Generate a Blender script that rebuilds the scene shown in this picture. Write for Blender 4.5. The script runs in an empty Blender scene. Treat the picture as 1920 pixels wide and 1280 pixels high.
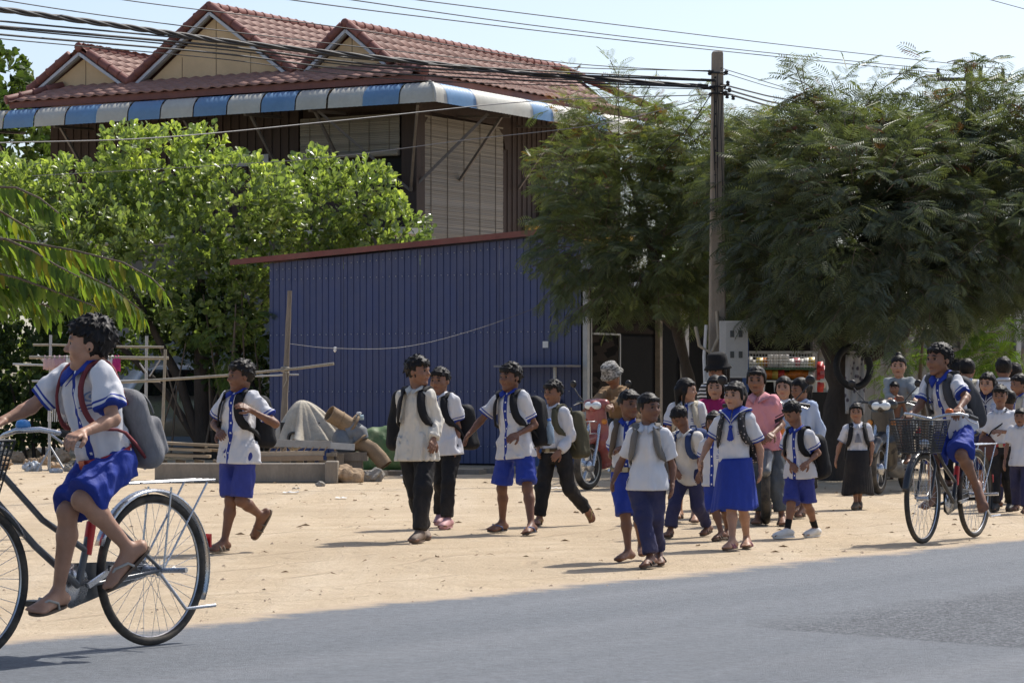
import bpy, bmesh, math, random
import numpy as np
from mathutils import Vector, Matrix
random.seed(7); np.random.seed(7)
SC = bpy.context.scene
COL = SC.collection
R = math.radians
# ------------------------------------------------------------------ camera
CAM_H = 1.115; FPX = 5200.0; HORIZON = 740.0
cam = bpy.data.cameras.new('camera'); camo = bpy.data.objects.new('camera', cam); COL.objects.link(camo)
cam.sensor_width = 36.0; cam.lens = 36.0*FPX/1920.0; cam.shift_y = (HORIZON-640.0)/1920.0
cam.clip_start = 0.5; cam.clip_end = 3000
camo.location = (0, 0, CAM_H); camo.rotation_euler = (R(90), 0, 0)
SC.camera = camo
# ------------------------------------------------------------------ sky and sun
SUN_AZ = R(40); SUN_EL = R(54)          # azimuth clockwise from +Y: the sun stands behind the scene, to the right
w = bpy.data.worlds.new('World'); SC.world = w; w.use_nodes = True
nt = w.node_tree; bg = nt.nodes['Background']
sky = nt.nodes.new('ShaderNodeTexSky'); sky.sky_type = 'NISHITA'; sky.sun_disc = False
sky.sun_elevation = SUN_EL; sky.sun_rotation = SUN_AZ; sky.air_density = 0.8; sky.dust_density = 2.0; sky.ozone_density = 0.5
nt.links.new(sky.outputs[0], bg.inputs[0]); bg.inputs[1].default_value = 0.13
sl = bpy.data.lights.new('sun', 'SUN'); sl.energy = 3.9; sl.angle = R(0.55); sl.color = (1.0, 0.955, 0.88)
so = bpy.data.objects.new('sun', sl); COL.objects.link(so)
sd = Vector((math.sin(SUN_AZ)*math.cos(SUN_EL), math.cos(SUN_AZ)*math.cos(SUN_EL), math.sin(SUN_EL)))
so.rotation_euler = sd.to_track_quat('Z', 'Y').to_euler(); so.location = sd*60
vs = SC.view_settings; vs.view_transform = 'Standard'; vs.look = 'None'; vs.exposure = 0.46; vs.gamma = 1.0; vs.use_curve_mapping = False

# ------------------------------------------------------------------ helpers
def at(px, py, Y):
    "a point seen in the photograph, at its real distance Y (metres)"
    return Vector(((px-960)/FPX*Y, Y, CAM_H+(HORIZON-py)/FPX*Y))
def gnd(px, py):
    Y = FPX*CAM_H/(py-HORIZON); return Vector(((px-960)/FPX*Y, Y, 0))
def tag(o, label=None, cat=None, group=None, kind=None):
    if label: o['label'] = label
    if cat: o['category'] = cat
    if group: o['group'] = group
    if kind: o['kind'] = kind
    return o
def empty(name, loc=(0, 0, 0), rz=0.0):
    o = bpy.data.objects.new(name, None); COL.objects.link(o); o.location = loc; o.rotation_euler = (0, 0, rz); o.empty_display_size = .1
    return o
def thing(name, label, cat, loc=(0, 0, 0), rz=0.0, group=None):
    return tag(empty(name, loc, rz), label, cat, group)
def copy_tree(o, parent=None):
    c = o.copy(); COL.objects.link(c); c.parent = parent
    for ch in o.children: copy_tree(ch, c)
    return c
def link_obj(name, me, mats, parent=None, loc=None):
    o = bpy.data.objects.new(name, me); COL.objects.link(o)
    if mats is not None and len(me.materials) == 0:
        for m in (mats if isinstance(mats, (list, tuple)) else [mats]): me.materials.append(m)
    if parent: o.parent = parent
    if loc is not None: o.location = loc
    return o
def mesh_np(name, V, Q, smooth=True, attrs=None, mi=None):
    "mesh from numpy verts and a list of same-size faces"
    V = np.asarray(V, dtype=np.float32); Q = np.asarray(Q, dtype=np.int32)
    me = bpy.data.meshes.new(name); k = Q.shape[1]
    me.vertices.add(len(V)); me.vertices.foreach_set('co', V.ravel())
    me.loops.add(Q.size); me.loops.foreach_set('vertex_index', Q.ravel())
    me.polygons.add(len(Q)); me.polygons.foreach_set('loop_start', np.arange(0, Q.size, k, dtype=np.int32))
    me.polygons.foreach_set('loop_total', np.full(len(Q), k, dtype=np.int32))
    me.polygons.foreach_set('use_smooth', np.full(len(Q), smooth))
    if mi is not None: me.polygons.foreach_set('material_index', np.asarray(mi, dtype=np.int32))
    for n_, a in (attrs or {}).items():
        at_ = me.attributes.new(n_, 'FLOAT', 'POINT'); at_.data.foreach_set('value', np.asarray(a, dtype=np.float32))
    me.update(calc_edges=True)
    return me

class MB:
    "collects shapes, builds ONE mesh object"
    def __init__(s): s.v = []; s.f = []; s.m = []; s.sm = []
    def add(s, vs_, fs, mi=0, smooth=False):
        b = len(s.v); s.v += [tuple(p) for p in vs_]
        for f in fs: s.f.append(tuple(i+b for i in f)); s.m.append(mi); s.sm.append(smooth)
        return s
    def box(s, c, size, M=None, mi=0):
        hx, hy, hz = size[0]/2, size[1]/2, size[2]/2; c = Vector(c)
        P = [Vector((x, y, z)) for z in (-hz, hz) for y in (-hy, hy) for x in (-hx, hx)]
        if M is not None: P = [M @ p for p in P]
        return s.add([c+p for p in P], [(0, 2, 3, 1), (4, 5, 7, 6), (0, 1, 5, 4), (2, 6, 7, 3), (0, 4, 6, 2), (1, 3, 7, 5)], mi)
    def bar(s, a, b, w, h, up=(0, 0, 1), mi=0):
        a = Vector(a); b = Vector(b); d = b-a; L = d.length; d.normalize(); u = Vector(up)
        if abs(d.dot(u)) > .98: u = Vector((0, 1, 0))
        sdir = d.cross(u).normalized(); u = sdir.cross(d)
        M = Matrix((d, sdir, u)).transposed()
        return s.box((a+b)/2, (L, w, h), M, mi)
    def tube(s, pts, r, seg=8, mi=0, caps=True, smooth=True, flat=1.0):
        pts = [Vector(p) for p in pts]; n = len(pts); rs = r if isinstance(r, (list, tuple)) else [r]*n
        rings = []; prev = None
        for i, p in enumerate(pts):
            d = (pts[min(i+1, n-1)]-pts[max(i-1, 0)]).normalized()
            if prev is None:
                u = Vector((0, 0, 1)) if abs(d.z) < .9 else Vector((0, 1, 0))
            else: u = prev
            sx = d.cross(u)
            if sx.length < 1e-5: sx = d.cross(Vector((1, 0, 0)))
            sx.normalize(); u = sx.cross(d).normalized(); prev = u
            rings.append([p+(sx*math.cos(2*math.pi*k/seg)+u*math.sin(2*math.pi*k/seg)*flat)*rs[i] for k in range(seg)])
        V = [q for ring in rings for q in ring]; Fs = []
        for i in range(n-1):
            for k in range(seg):
                k2 = (k+1) % seg; Fs.append((i*seg+k, i*seg+k2, (i+1)*seg+k2, (i+1)*seg+k))
        s.add(V, Fs, mi, smooth)
        if caps:
            s.add(rings[0], [tuple(range(seg))[::-1]], mi); s.add(rings[-1], [tuple(range(seg))], mi)
        return s
    def ring(s, c, ax, Rr, r, seg=40, sec=8, mi=0):
        "torus"
        c = Vector(c); ax = Vector(ax).normalized(); u = ax.orthogonal().normalized(); v = ax.cross(u)
        V = []; Fs = []
        for i in range(seg):
            a = 2*math.pi*i/seg; d = u*math.cos(a)+v*math.sin(a)
            for k in range(sec):
                b = 2*math.pi*k/sec; V.append(c+d*(Rr+r*math.cos(b))+ax*(r*math.sin(b)))
        for i in range(seg):
            for k in range(sec):
                i2 = (i+1) % seg; k2 = (k+1) % sec; Fs.append((i*sec+k, i2*sec+k, i2*sec+k2, i*sec+k2))
        return s.add(V, Fs, mi, True)
    def lathe(s, c, ax, prof, seg=20, mi=0, smooth=True):
        "prof: list of (radius, height along ax)"
        c = Vector(c); ax = Vector(ax).normalized(); u = ax.orthogonal().normalized(); v = ax.cross(u); V = []; Fs = []
        for (r_, h_) in prof:
            for k in range(seg):
                a = 2*math.pi*k/seg; V.append(c+ax*h_+(u*math.cos(a)+v*math.sin(a))*r_)
        for i in range(len(prof)-1):
            for k in range(seg):
                k2 = (k+1) % seg; Fs.append((i*seg+k, i*seg+k2, (i+1)*seg+k2, (i+1)*seg+k))
        Fs.append(tuple(range(seg))[::-1]); Fs.append(tuple((len(prof)-1)*seg+k for k in range(seg)))
        return s.add(V, Fs, mi, smooth)
    def slab(s, poly, off, mi=0):
        "polygon (3D points) extruded by vector off"
        poly = [Vector(p) for p in poly]; off = Vector(off); n = len(poly)
        V = poly+[p+off for p in poly]
        return s.add(V, [tuple(range(n))[::-1], tuple(range(n, 2*n))]+[(i, (i+1) % n, n+(i+1) % n, n+i) for i in range(n)], mi)
    def mesh(s, name):
        me = bpy.data.meshes.new(name); me.from_pydata(s.v, [], s.f)
        me.polygons.foreach_set('material_index', s.m); me.polygons.foreach_set('use_smooth', s.sm); me.update()
        return me
    def build(s, name, mat, parent=None, loc=None): return link_obj(name, s.mesh(name), mat, parent, loc)

# ------------------------------------------------------------------ materials
_M = {}
class NT:
    def __init__(s, name):
        s.m = bpy.data.materials.new(name); s.m.use_nodes = True; s.t = s.m.node_tree; s.n = s.t.nodes; s.b = s.n['Principled BSDF']; s.out = s.n['Material Output']
    def node(s, t, **kw):
        n = s.n.new('ShaderNode'+t)
        for k, v in kw.items(): setattr(n, k, v)
        return n
    def link(s, a, b): s.t.links.new(a, b)
    def setin(s, n, **kw):
        for k, v in kw.items(): n.inputs[k.replace('_', ' ')].default_value = v
    def val(s, x, sock):
        if isinstance(x, (int, float)): sock.default_value = x
        elif isinstance(x, (tuple, list)): sock.default_value = (*x[:3], 1)
        else: s.link(x, sock)
    def math(s, op, a, b=0.0, c=None, clamp=False):
        n = s.node('Math', operation=op, use_clamp=clamp); s.val(a, n.inputs[0]); s.val(b, n.inputs[1])
        if c is not None: s.val(c, n.inputs[2])
        return n.outputs[0]
    def mix(s, f, a, b, mode='MIX'):
        n = s.node('Mix', data_type='RGBA', blend_type=mode); s.val(f, n.inputs[0]); s.val(a, n.inputs[6]); s.val(b, n.inputs[7]); return n.outputs[2]
    def noise(s, scale, detail=4, rough=.55, vec=None, stretch=None, w=0.0):
        n = s.node('TexNoise'); n.inputs['Scale'].default_value = scale; n.inputs['Detail'].default_value = detail; n.inputs['Roughness'].default_value = rough
        v = vec if vec is not None else s.coord()
        if stretch:
            mp = s.node('Mapping'); mp.inputs['Scale'].default_value = stretch; mp.inputs['Location'].default_value = (w, w*.7, w*.3); s.link(v, mp.inputs[0]); v = mp.outputs[0]
        s.link(v, n.inputs['Vector']); return n.outputs['Fac']
    def coord(s, kind='Object'):
        if not hasattr(s, '_tc'): s._tc = s.node('TexCoord')
        return s._tc.outputs[kind]
    def geo(s):
        n = s.node('NewGeometry'); return n.outputs['Position']
    def attr(s, name):
        n = s.node('Attribute', attribute_name=name); return n.outputs['Fac']
    def ramp(s, f, stops):
        n = s.node('ValToRGB'); e = n.color_ramp.elements
        while len(e) < len(stops): e.new(.5)
        for el, (p, c) in zip(e, stops): el.position = p; el.color = (*c, 1) if len(c) == 3 else c
        s.val(f, n.inputs[0]); return n.outputs[0]
    def between(s, x, a, b, soft=.0015):
        lo = s.math('DIVIDE', s.math('SUBTRACT', x, a), soft, clamp=True); hi = s.math('DIVIDE', s.math('SUBTRACT', b, x), soft, clamp=True)
        return s.math('MULTIPLY', lo, hi)
    def bump(s, h, strength=.3, dist=.02):
        n = s.node('Bump'); n.inputs['Strength'].default_value = strength; n.inputs['Distance'].default_value = dist; s.val(h, n.inputs['Height']); s.link(n.outputs[0], s.b.inputs['Normal']); return n
    def rand(s):
        n = s.node('ObjectInfo'); return n.outputs['Random']
    def rough(s, r): s.val(r, s.b.inputs['Roughness'])
    def color(s, c): s.val(c, s.b.inputs['Base Color'])
def mat(name, col, rough=.75, var=.18, vscale=6.0, bump=0.0, bscale=40.0, bdist=.01, metal=0.0, spec=.4, dust=0.0, objrand=0.0, stretch=None, coat=0.0, trans=0.0):
    "one procedural material: base colour broken up by two noises, optional dust, bump and per-object variation"
    if name in _M: return _M[name]
    t = NT(name); a = t.noise(vscale, 5, .6, stretch=stretch); a2 = t.noise(vscale*7.3, 3, .6, stretch=stretch, w=3.1)
    f = t.math('ADD', t.math('MULTIPLY', a, .65), t.math('MULTIPLY', a2, .35))
    lo = tuple(max(0, c*(1-var)) for c in col); hi = tuple(min(1, c*(1+var)) for c in col)
    c = t.ramp(f, [(.3, lo), (.7, hi)])
    if dust: c = t.mix(t.math('MULTIPLY', t.math('SUBTRACT', t.noise(vscale*.6, 6, .7, w=9.0), .42, clamp=True), dust*3, clamp=True), c, (.42, .33, .22))
    if objrand:
        r_ = t.rand(); c = t.mix(1.0, c, t.ramp(r_, [(0, (1-objrand,)*3), (1, (1+objrand*.6,)*3)]), 'MULTIPLY')
    t.color(c); t.rough(t.math('ADD', rough-.08, t.math('MULTIPLY', a2, .16)))
    t.b.inputs['Metallic'].default_value = metal; t.b.inputs['Specular IOR Level'].default_value = spec
    if coat: t.b.inputs['Coat Weight'].default_value = coat; t.b.inputs['Coat Roughness'].default_value = .15
    if bump: t.bump(t.noise(bscale, 4, .6, stretch=stretch), bump, bdist)
    _M[name] = t.m; return t.m
def glass_mat(name, col=(.5, .6, .6), rough=.05, alpha=.35):
    if name in _M: return _M[name]
    t = NT(name); t.color(col); t.rough(rough); t.b.inputs['Alpha'].default_value = alpha; t.b.inputs['Specular IOR Level'].default_value = .8
    _M[name] = t.m; return t.m
# ================================================================== SETTING: ground, road
ROAD_DIR = Vector((.562, .827, 0)); ROAD_N = Vector((-.827, .562, 0))      # along the road (away, right) and towards the houses
ROAD_O = Vector((-2.31, 12.5, 0))                                          # a point on the far edge of the asphalt
def ground_mat():
    t = NT('sandy_earth'); p = t.geo()
    big = t.noise(.35, 5, .6, p); mid = t.noise(2.2, 6, .65, p); fine = t.noise(26, 5, .7, p); grit = t.noise(150, 3, .7, p)
    c = t.ramp(mid, [(.3, (.49, .38, .255)), (.55, (.57, .455, .315)), (.75, (.63, .52, .375))])
    c = t.mix(t.math('MULTIPLY', t.math('SUBTRACT', big, .45, clamp=True), 3.0, clamp=True), c, (.45, .35, .235))
    c = t.mix(t.math('MULTIPLY', t.math('SUBTRACT', fine, .5, clamp=True), 1.6, clamp=True), c, (.43, .335, .23))
    c = t.mix(t.math('MULTIPLY', t.math('SUBTRACT', grit, .64, clamp=True), 4.0, clamp=True), c, (.20, .15, .11))
    # wheel and foot worn tracks running with the road
    mp = t.node('Mapping'); mp.inputs['Rotation'].default_value = (0, 0, math.atan2(ROAD_DIR.x, ROAD_DIR.y)); mp.inputs['Scale'].default_value = (1.6, .09, 1); t.link(p, mp.inputs[0])
    tr = t.noise(1.0, 5, .6, mp.outputs[0]); c = t.mix(t.math('MULTIPLY', t.math('SUBTRACT', tr, .5, clamp=True), 2.2, clamp=True), c, (.63, .53, .40))
    dt = t.node('VectorMath', operation='DOT_PRODUCT'); sb = t.node('VectorMath', operation='SUBTRACT'); t.link(p, sb.inputs[0]); sb.inputs[1].default_value = ROAD_O; t.link(sb.outputs[0], dt.inputs[0]); dt.inputs[1].default_value = ROAD_N
    u = t.math('ADD', dt.outputs['Value'], t.math('MULTIPLY', t.math('SUBTRACT', t.noise(.22, 3, .5, p), .5), 2.4)); trk = None
    for u0 in (.45, 1.15, 1.9, 2.55, 3.3, 4.5, 5.2):
        q = t.between(u, u0, u0+.09, .03); trk = q if trk is None else t.math('MAXIMUM', trk, q)
    trk = t.math('MULTIPLY', trk, t.math('MULTIPLY', t.math('SUBTRACT', t.noise(1.1, 4, .6, p), .42, clamp=True), 5.0, clamp=True)); c = t.mix(t.math('MULTIPLY', trk, .55), c, (.40, .30, .20))
    pr_ = t.node('TexVoronoi'); pr_.inputs['Scale'].default_value = 3.2; mq = t.node('Mapping'); mq.inputs['Scale'].default_value = (1, .55, 1); t.link(p, mq.inputs[0]); t.link(mq.outputs[0], pr_.inputs['Vector']); ft = t.math('MULTIPLY', t.math('SUBTRACT', .2, pr_.outputs['Distance'], clamp=True), 4.0, clamp=True); c = t.mix(t.math('MULTIPLY', ft, .30), c, (.42, .32, .21))
    t.color(c); t.rough(.92); t.b.inputs['Specular IOR Level'].default_value = .2
    h = t.math('ADD', t.math('MULTIPLY', mid, 1.0), t.math('ADD', t.math('MULTIPLY', fine, .45), t.math('ADD', t.math('MULTIPLY', grit, .14), t.math('MULTIPLY', tr, .6))))
    t.bump(t.math('SUBTRACT', h, t.math('ADD', t.math('MULTIPLY', trk, .5), t.math('MULTIPLY', ft, .5))), 1.0, .06); return t.m
def road_mat():
    t = NT('worn_asphalt'); p = t.geo()
    big = t.noise(.5, 4, .6, p); gr = t.noise(60, 4, .75, p); g2 = t.noise(210, 3, .7, p)
    mp = t.node('Mapping'); mp.inputs['Rotation'].default_value = (0, 0, math.atan2(ROAD_DIR.x, ROAD_DIR.y)); t.link(p, mp.inputs[0])
    mp2 = t.node('Mapping'); mp2.inputs['Scale'].default_value = (1.3, .06, 1); t.link(mp.outputs[0], mp2.inputs[0])
    lane = t.noise(1.0, 5, .55, mp2.outputs[0])
    c = t.ramp(gr, [(.3, (.110, .121, .136)), (.55, (.150, .164, .183)), (.75, (.196, .211, .232))])
    c = t.mix(t.math('MULTIPLY', t.math('SUBTRACT', lane, .44, clamp=True), 2.8, clamp=True), c, (.195, .207, .224))
    c = t.mix(t.math('MULTIPLY', t.math('SUBTRACT', big, .52, clamp=True), 1.2, clamp=True), c, (.15, .155, .165))
    c = t.mix(t.math('MULTIPLY', t.math('SUBTRACT', g2, .6, clamp=True), 3.0, clamp=True), c, (.09, .092, .098))
    gm = t.noise(13, 7, .85, p); c = t.mix(1.0, c, t.ramp(gm, [(.36, (.80, .80, .80)), (.5, (1, 1, 1)), (.64, (1.16, 1.16, 1.16))]), 'MULTIPLY')
    # coarse chip repair: a wedge between two straight joints in the road, ragged where it was rolled out
    tip = gnd(1305, 1170); f1 = gnd(1900, 1084)-tip; f2 = gnd(1900, 1218)-tip; n1 = Vector((f1.y, -f1.x, 0)).normalized(); n2 = Vector((-f2.y, f2.x, 0)).normalized()
    def side(n_):
        v = t.node('VectorMath', operation='DOT_PRODUCT'); sb = t.node('VectorMath', operation='SUBTRACT'); t.link(p, sb.inputs[0]); sb.inputs[1].default_value = tip; t.link(sb.outputs[0], v.inputs[0]); v.inputs[1].default_value = n_; return v.outputs['Value']
    rag = t.math('MULTIPLY', t.math('SUBTRACT', t.noise(2.6, 6, .75, p), .5), 1.0); rag2 = t.math('MULTIPLY', t.math('SUBTRACT', t.noise(5, 5, .7, p), .5), .12)
    m1 = t.math('MULTIPLY', t.math('ADD', t.math('SUBTRACT', side(n1), .15), rag), 2.4, clamp=True); m2 = t.math('MULTIPLY', t.math('ADD', side(n2), rag2), 14.0, clamp=True); msk = t.math('MULTIPLY', m1, m2)
    vo = t.node('TexVoronoi'); vo.inputs['Scale'].default_value = 62; t.link(p, vo.inputs['Vector']); pc = t.ramp(vo.outputs['Color'], [(.15, (.04, .045, .052)), (.5, (.08, .087, .098)), (.85, (.18, .19, .21))])
    c = t.mix(t.math('MULTIPLY', msk, .8), c, pc)
    # blown sand along the edge of the asphalt
    at_ = t.attr('edge'); e = t.math('MULTIPLY', t.math('SUBTRACT', t.math('ADD', at_, t.math('MULTIPLY', t.noise(2.4, 6, .7, p), 1.15)), 1.02), 2.6, clamp=True)
    c = t.mix(t.math('MULTIPLY', e, 1.0, clamp=True), c, (.50, .39, .27))
    t.color(c); t.rough(.8); t.b.inputs['Specular IOR Level'].default_value = .35
    t.bump(t.math('ADD', t.math('ADD', t.math('MULTIPLY', gr, .5), g2), t.math('MULTIPLY', t.math('MULTIPLY', vo.outputs['Distance'], msk), .7)), .8, .012); return t.m
me = mesh_np('ground', [(-400, -60, 0), (400, -60, 0), (400, 1500, 0), (-400, 1500, 0)], [(0, 1, 2, 3)], False)
ground = tag(link_obj('ground', me, ground_mat()), 'sandy earth verge and yard', kind='structure')
# the asphalt: a long strip with a ragged, sand covered edge
N = 1500; V = []; Q = []; E_ = []
rs = np.random.RandomState(3); jit = np.convolve(rs.randn(N+12), np.ones(9)/9, 'same')[:N]*.11+np.convolve(rs.randn(N+80), np.ones(61)/61, 'same')[:N]*.35
for i in range(N):
    s_ = -22+i*.06 if i < N-1 else 400
    if i == 0: s_ = -60
    for (o_, e) in ((0.0+jit[i], 1.0), (-.22+jit[i], .55), (-.6, .12), (-2.0, 0), (-5.8, 0), (-6.6, .2), (-7.0, 1)):
        q = ROAD_O+ROAD_DIR*s_+ROAD_N*o_; V.append((q.x, q.y, .006)); E_.append(e)
for i in range(N-1):
    for k in range(6): Q.append((i*7+k, i*7+k+1, (i+1)*7+k+1, (i+1)*7+k))
road = tag(link_obj('road', mesh_np('road', V, Q, True, {'edge': E_}), road_mat()), 'grey asphalt road with sandy edge', kind='structure')
# loose bits on the earth: pebbles, dry leaves, paper scraps
def scatter_pebbles():
    rs = np.random.RandomState(11); V = []; Fc = []
    base = np.array([(1, 0, 0), (.5, .8, .1), (-.5, .85, 0), (-1, 0, .1), (-.5, -.8, 0), (.5, -.85, .1), (0.1, 0.05, .75)])
    fc = [(0, 1, 6), (1, 2, 6), (2, 3, 6), (3, 4, 6), (4, 5, 6), (5, 0, 6)]
    for i in range(3000):
        Y = 12+ (rs.rand()**.8)*24; px = rs.uniform(-60, 1980); X = (px-960)/FPX*Y
        d = (Vector((X, Y, 0))-ROAD_O).dot(ROAD_N)
        if d < -.35: continue
        if rs.rand() > (.35+.65*math.exp(-max(d, 0)/1.2)): continue
        s_ = .004+.012*rs.rand()**3+(.012 if rs.rand() < .02 else 0); a = rs.rand()*6.28; ca, sa = math.cos(a), math.sin(a)
        P = base*np.array([s_, s_*(.6+.4*rs.rand()), s_*.8])*(1+.25*rs.randn(7, 1)); P = np.c_[P[:, 0]*ca-P[:, 1]*sa, P[:, 0]*sa+P[:, 1]*ca, P[:, 2]]+[X, Y, .004]
        b = len(V); V += list(P); Fc += [tuple(j+b for j in f) for f in fc]
    return link_obj('pebbles', mesh_np('pebbles', V, Fc, False), mat('pebble', (.33, .25, .18), .9, .4, 30))
tag(scatter_pebbles(), 'loose pebbles and grit strewn over the sandy verge', 'pebbles', kind='stuff')
def scatter_leaves():
    rs = np.random.RandomState(5); V = []; Fc = []
    for i in range(330):
        Y = 14+rs.rand()**.7*24; px = rs.uniform(0, 1920); X = (px-960)/FPX*Y
        if (Vector((X, Y, 0))-ROAD_O).dot(ROAD_N) < .15: continue
        L = rs.uniform(.02, .05); a = rs.rand()*6.28; d = np.array([math.cos(a), math.sin(a), 0]); s_ = np.array([-d[1], d[0], 0])*L*rs.uniform(.2, .4); c = np.array([X, Y, .006])
        b = len(V); V += [c-d*L, c+s_+[0, 0, L*.35], c+d*L, c-s_+[0, 0, L*.25]]; Fc.append((b, b+1, b+2, b+3))
    return link_obj('dry_leaves', mesh_np('dry_leaves', V, Fc, False), mat('dry_leaf', (.20, .13, .07), .9, .5, 9))
tag(scatter_leaves(), 'brown dry leaves scattered on the sand', 'dry leaves', kind='stuff')

# ================================================================== HOUSE with tiled roof and striped awning
HR = -R(30.3)
M_tile = mat('clay_tile', (.265, .142, .112), .7, .22, 3.0, objrand=.16, bump=.25, bscale=30, dust=.12)
M_cap = mat('clay_cap', (.19, .075, .06), .65, .22, 4, objrand=.12, bump=.2, bscale=25)
M_yel = mat('yellow_render', (.54, .41, .25), .85, .1, 1.6, dust=.2, bump=.15, bscale=18)
M_yel2 = mat('deep_yellow_render', (.66, .42, .10), .8, .1, 2)
M_wood = mat('dark_wood', (.042, .026, .021), .7, .3, 3, stretch=(6, 6, .5), bump=.3, bscale=20)
M_barge = mat('grey_blue_trim', (.42, .46, .52), .6, .15, 5)
M_steel = mat('painted_steel', (.13, .115, .105), .55, .25, 8, metal=.2)
M_white_aw = mat('awning_white', (.45, .45, .41), .5, .14, 2.2, dust=.25, objrand=.05)
M_blue_aw = mat('awning_blue', (.13, .25, .42), .5, .14, 2.2, dust=.12, objrand=.05)
M_fibre = mat('fibre_cement_sheet', (.19, .175, .165), .9, .3, 4)
house = thing('house', 'two storey house with red tiled triple gable roof and blue and white striped metal awning', 'house', (-1.92, 52.9, 0), HR)
def tile_mesh():
    b = MB(); W = .30; L = .31; n = 6; V = []
    for row in range(2):
        for k in range(n+1):
            x = -W/2+W*k/n; z = .032*(.5+.5*math.cos(2*math.pi*(k/n)-.6))
            V.append((x, -L/2+row*L, z+(.022 if row == 0 else .004)))
    for k in range(n+1):
        x = -W/2+W*k/n; z = .032*(.5+.5*math.cos(2*math.pi*(k/n)-.6)); V.append((x, -L/2, z-.006))
    Fs = [(k, k+1, n+2+k, n+1+k) for k in range(n)]+[(2*n+2+k, 2*n+3+k, k+1, k) for k in range(n)]
    b.add(V, Fs, 0, True); return b.mesh('tile')
TILE = tile_mesh(); TILE.materials.append(M_tile)
TV = np.array([v.co[:] for v in TILE.vertices]); TF = [tuple(p.vertices) for p in TILE.polygons]
n_tile = [0]; restV = []; restF = []
def tile_plane(O, ux, uy, W, L, keep, single):
    "tiles over a roof plane: O lower corner, ux along eave, uy up the slope"
    ux = Vector(ux).normalized(); uy = Vector(uy).normalized(); un = ux.cross(uy); O = Vector(O)
    M = Matrix((ux, uy, un)).transposed(); Mn = np.array(M); cols = int(W/.29+.5); rows = int(L/.265+.5)
    for j in range(rows):
        for i in range(cols):
            x = (i+.5)*.29; y = (j+.5)*.265
            if not keep(x, y): continue
            p = O+ux*x+uy*y
            if single and n_tile[0] < 300:
                n_tile[0] += 1; o = link_obj('roof_tile', TILE, None, house); o.matrix_local = Matrix.Translation(p) @ M.to_4x4() @ Matrix.Rotation(random.uniform(-.012, .012), 4, 'Z')
            else:
                q = (Mn @ TV.T).T+np.array(p); b = len(restV); restV.extend(q.tolist()); restF.extend([tuple(v+b for v in f) for f in TF])
# main roof geometry in house coordinates (x to the right along the gabled front, y back)
GY = -.22                               # gable barge plane
G = [(-7.9, 8.2, 7.42, 1.25), (-4.6, 8.80, 7.42, 1.98), (-1.36, 8.24, 7.46, 1.0)]   # ridge x, ridge z, foot z, half width
BACK = 9.4
ev = 7.10
# right hand slope: steep upper part and flatter skirt (300 single tiles start here)
rx, rz, fz, hw = G[2]
up = Vector((rx-(rx+hw), 0, rz-fz)); Lu = up.length
tile_plane((.95, -1.05, ev-.02), (0, 1, 0), (-.36-.95, 0, fz-ev), BACK+.4, Vector((.36+.95, 0, fz-ev)).length, lambda x, y: x > y*.75 and x < BACK-y*.6, True)
tile_plane((rx+hw, GY, fz), (0, 1, 0), up, 8.9, Lu, lambda x, y: x < 8.7-y*.7, True)
# right slopes of the middle and left gables
for g, single in ((G[1], True), (G[0], False)):
    rx2, rz2, fz2, hw2 = g; u2 = Vector((-hw2, 0, rz2-fz2)); tile_plane((rx2+hw2, GY, fz2), (0, 1, 0), u2, 8.8, u2.length, lambda x, y: True, single)
# left slopes
for g in G:
    rx2, rz2, fz2, hw2 = g; u2 = Vector((hw2, 0, rz2-fz2)); tile_plane((rx2-hw2, 8.5, fz2), (0, -1, 0), u2, 8.7, u2.length, lambda x, y: True, False)
# front skirt roof below the gables
sk = Vector((0, 1.0, fz-ev)); tile_plane((-9.15, -1.05, ev-.02), (1, 0, 0), sk, 10.1, sk.length, lambda x, y: y*.75 < x < 10.1-y*.75, False)
link_obj('roof_tile_field', mesh_np('roof_tile_field', restV, restF, True), M_tile, house)['kind'] = 'stuff'
b = MB()                                 # roof deck just below the tiles
for g in G:
    rx2, rz2, fz2, hw2 = g
    for s_ in (1, -1): b.slab([(rx2, GY+.03, rz2-.03), (rx2+s_*hw2, GY+.03, fz2-.03), (rx2+s_*hw2, 8.6, fz2-.03), (rx2, 8.6, rz2-.03)], (0, 0, -.05))
b.slab([(-9.05, -1.0, ev-.03), (.9, -1.0, ev-.03), (-.36, 0.05, fz-.03), (-8.3, 0.05, fz-.03)], (0, 0, -.05))
b.slab([(.9, -1.0, ev-.03), (.9, 8.8, ev-.03), (-.36, 8.2, fz-.03), (-.36, 0.05, fz-.03)], (0, 0, -.05))
b.slab([(-9.05, -1.0, ev-.032), (-9.05, 8.8, ev-.032), (-8.3, 8.2, fz-.032), (-8.3, 0.05, fz-.032)], (0, 0, -.05))
b.slab([(rx, 8.65, rz), (rx+hw, 8.65, fz), (.9, 9.4, ev), (-8.9, 9.4, ev), (-8.3, 8.65, fz)], (0, -.06, 0))
b.build('roof_deck', M_cap, house)
b = MB()                                 # red fascia under the eave
b.box((-4.08, -.99, ev-.09), (9.98, .04, .13)); b.box((.89, 3.9, ev-.09), (.04, 9.7, .13)); b.build('fascia', M_cap, house)
CAP = MB(); CAP.lathe((0, -.2, 0), (0, 1, 0), [(.085, 0), (.10, .03), (.085, .06), (.08, .36)], 10); CAP = CAP.mesh('ridge_cap'); CAP.materials.append(M_cap)
def caps(a, bb, name='ridge_cap'):
    a = Vector(a); bb = Vector(bb); d = bb-a; n = max(1, int(d.length/.30)); d.normalize(); q = d.to_track_quat('Y', 'Z')
    for i in range(n):
        o = link_obj(name, CAP, None, house); o.location = a+d*(.3*(i+.5)); o.rotation_mode = 'QUATERNION'; o.rotation_quaternion = q
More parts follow.
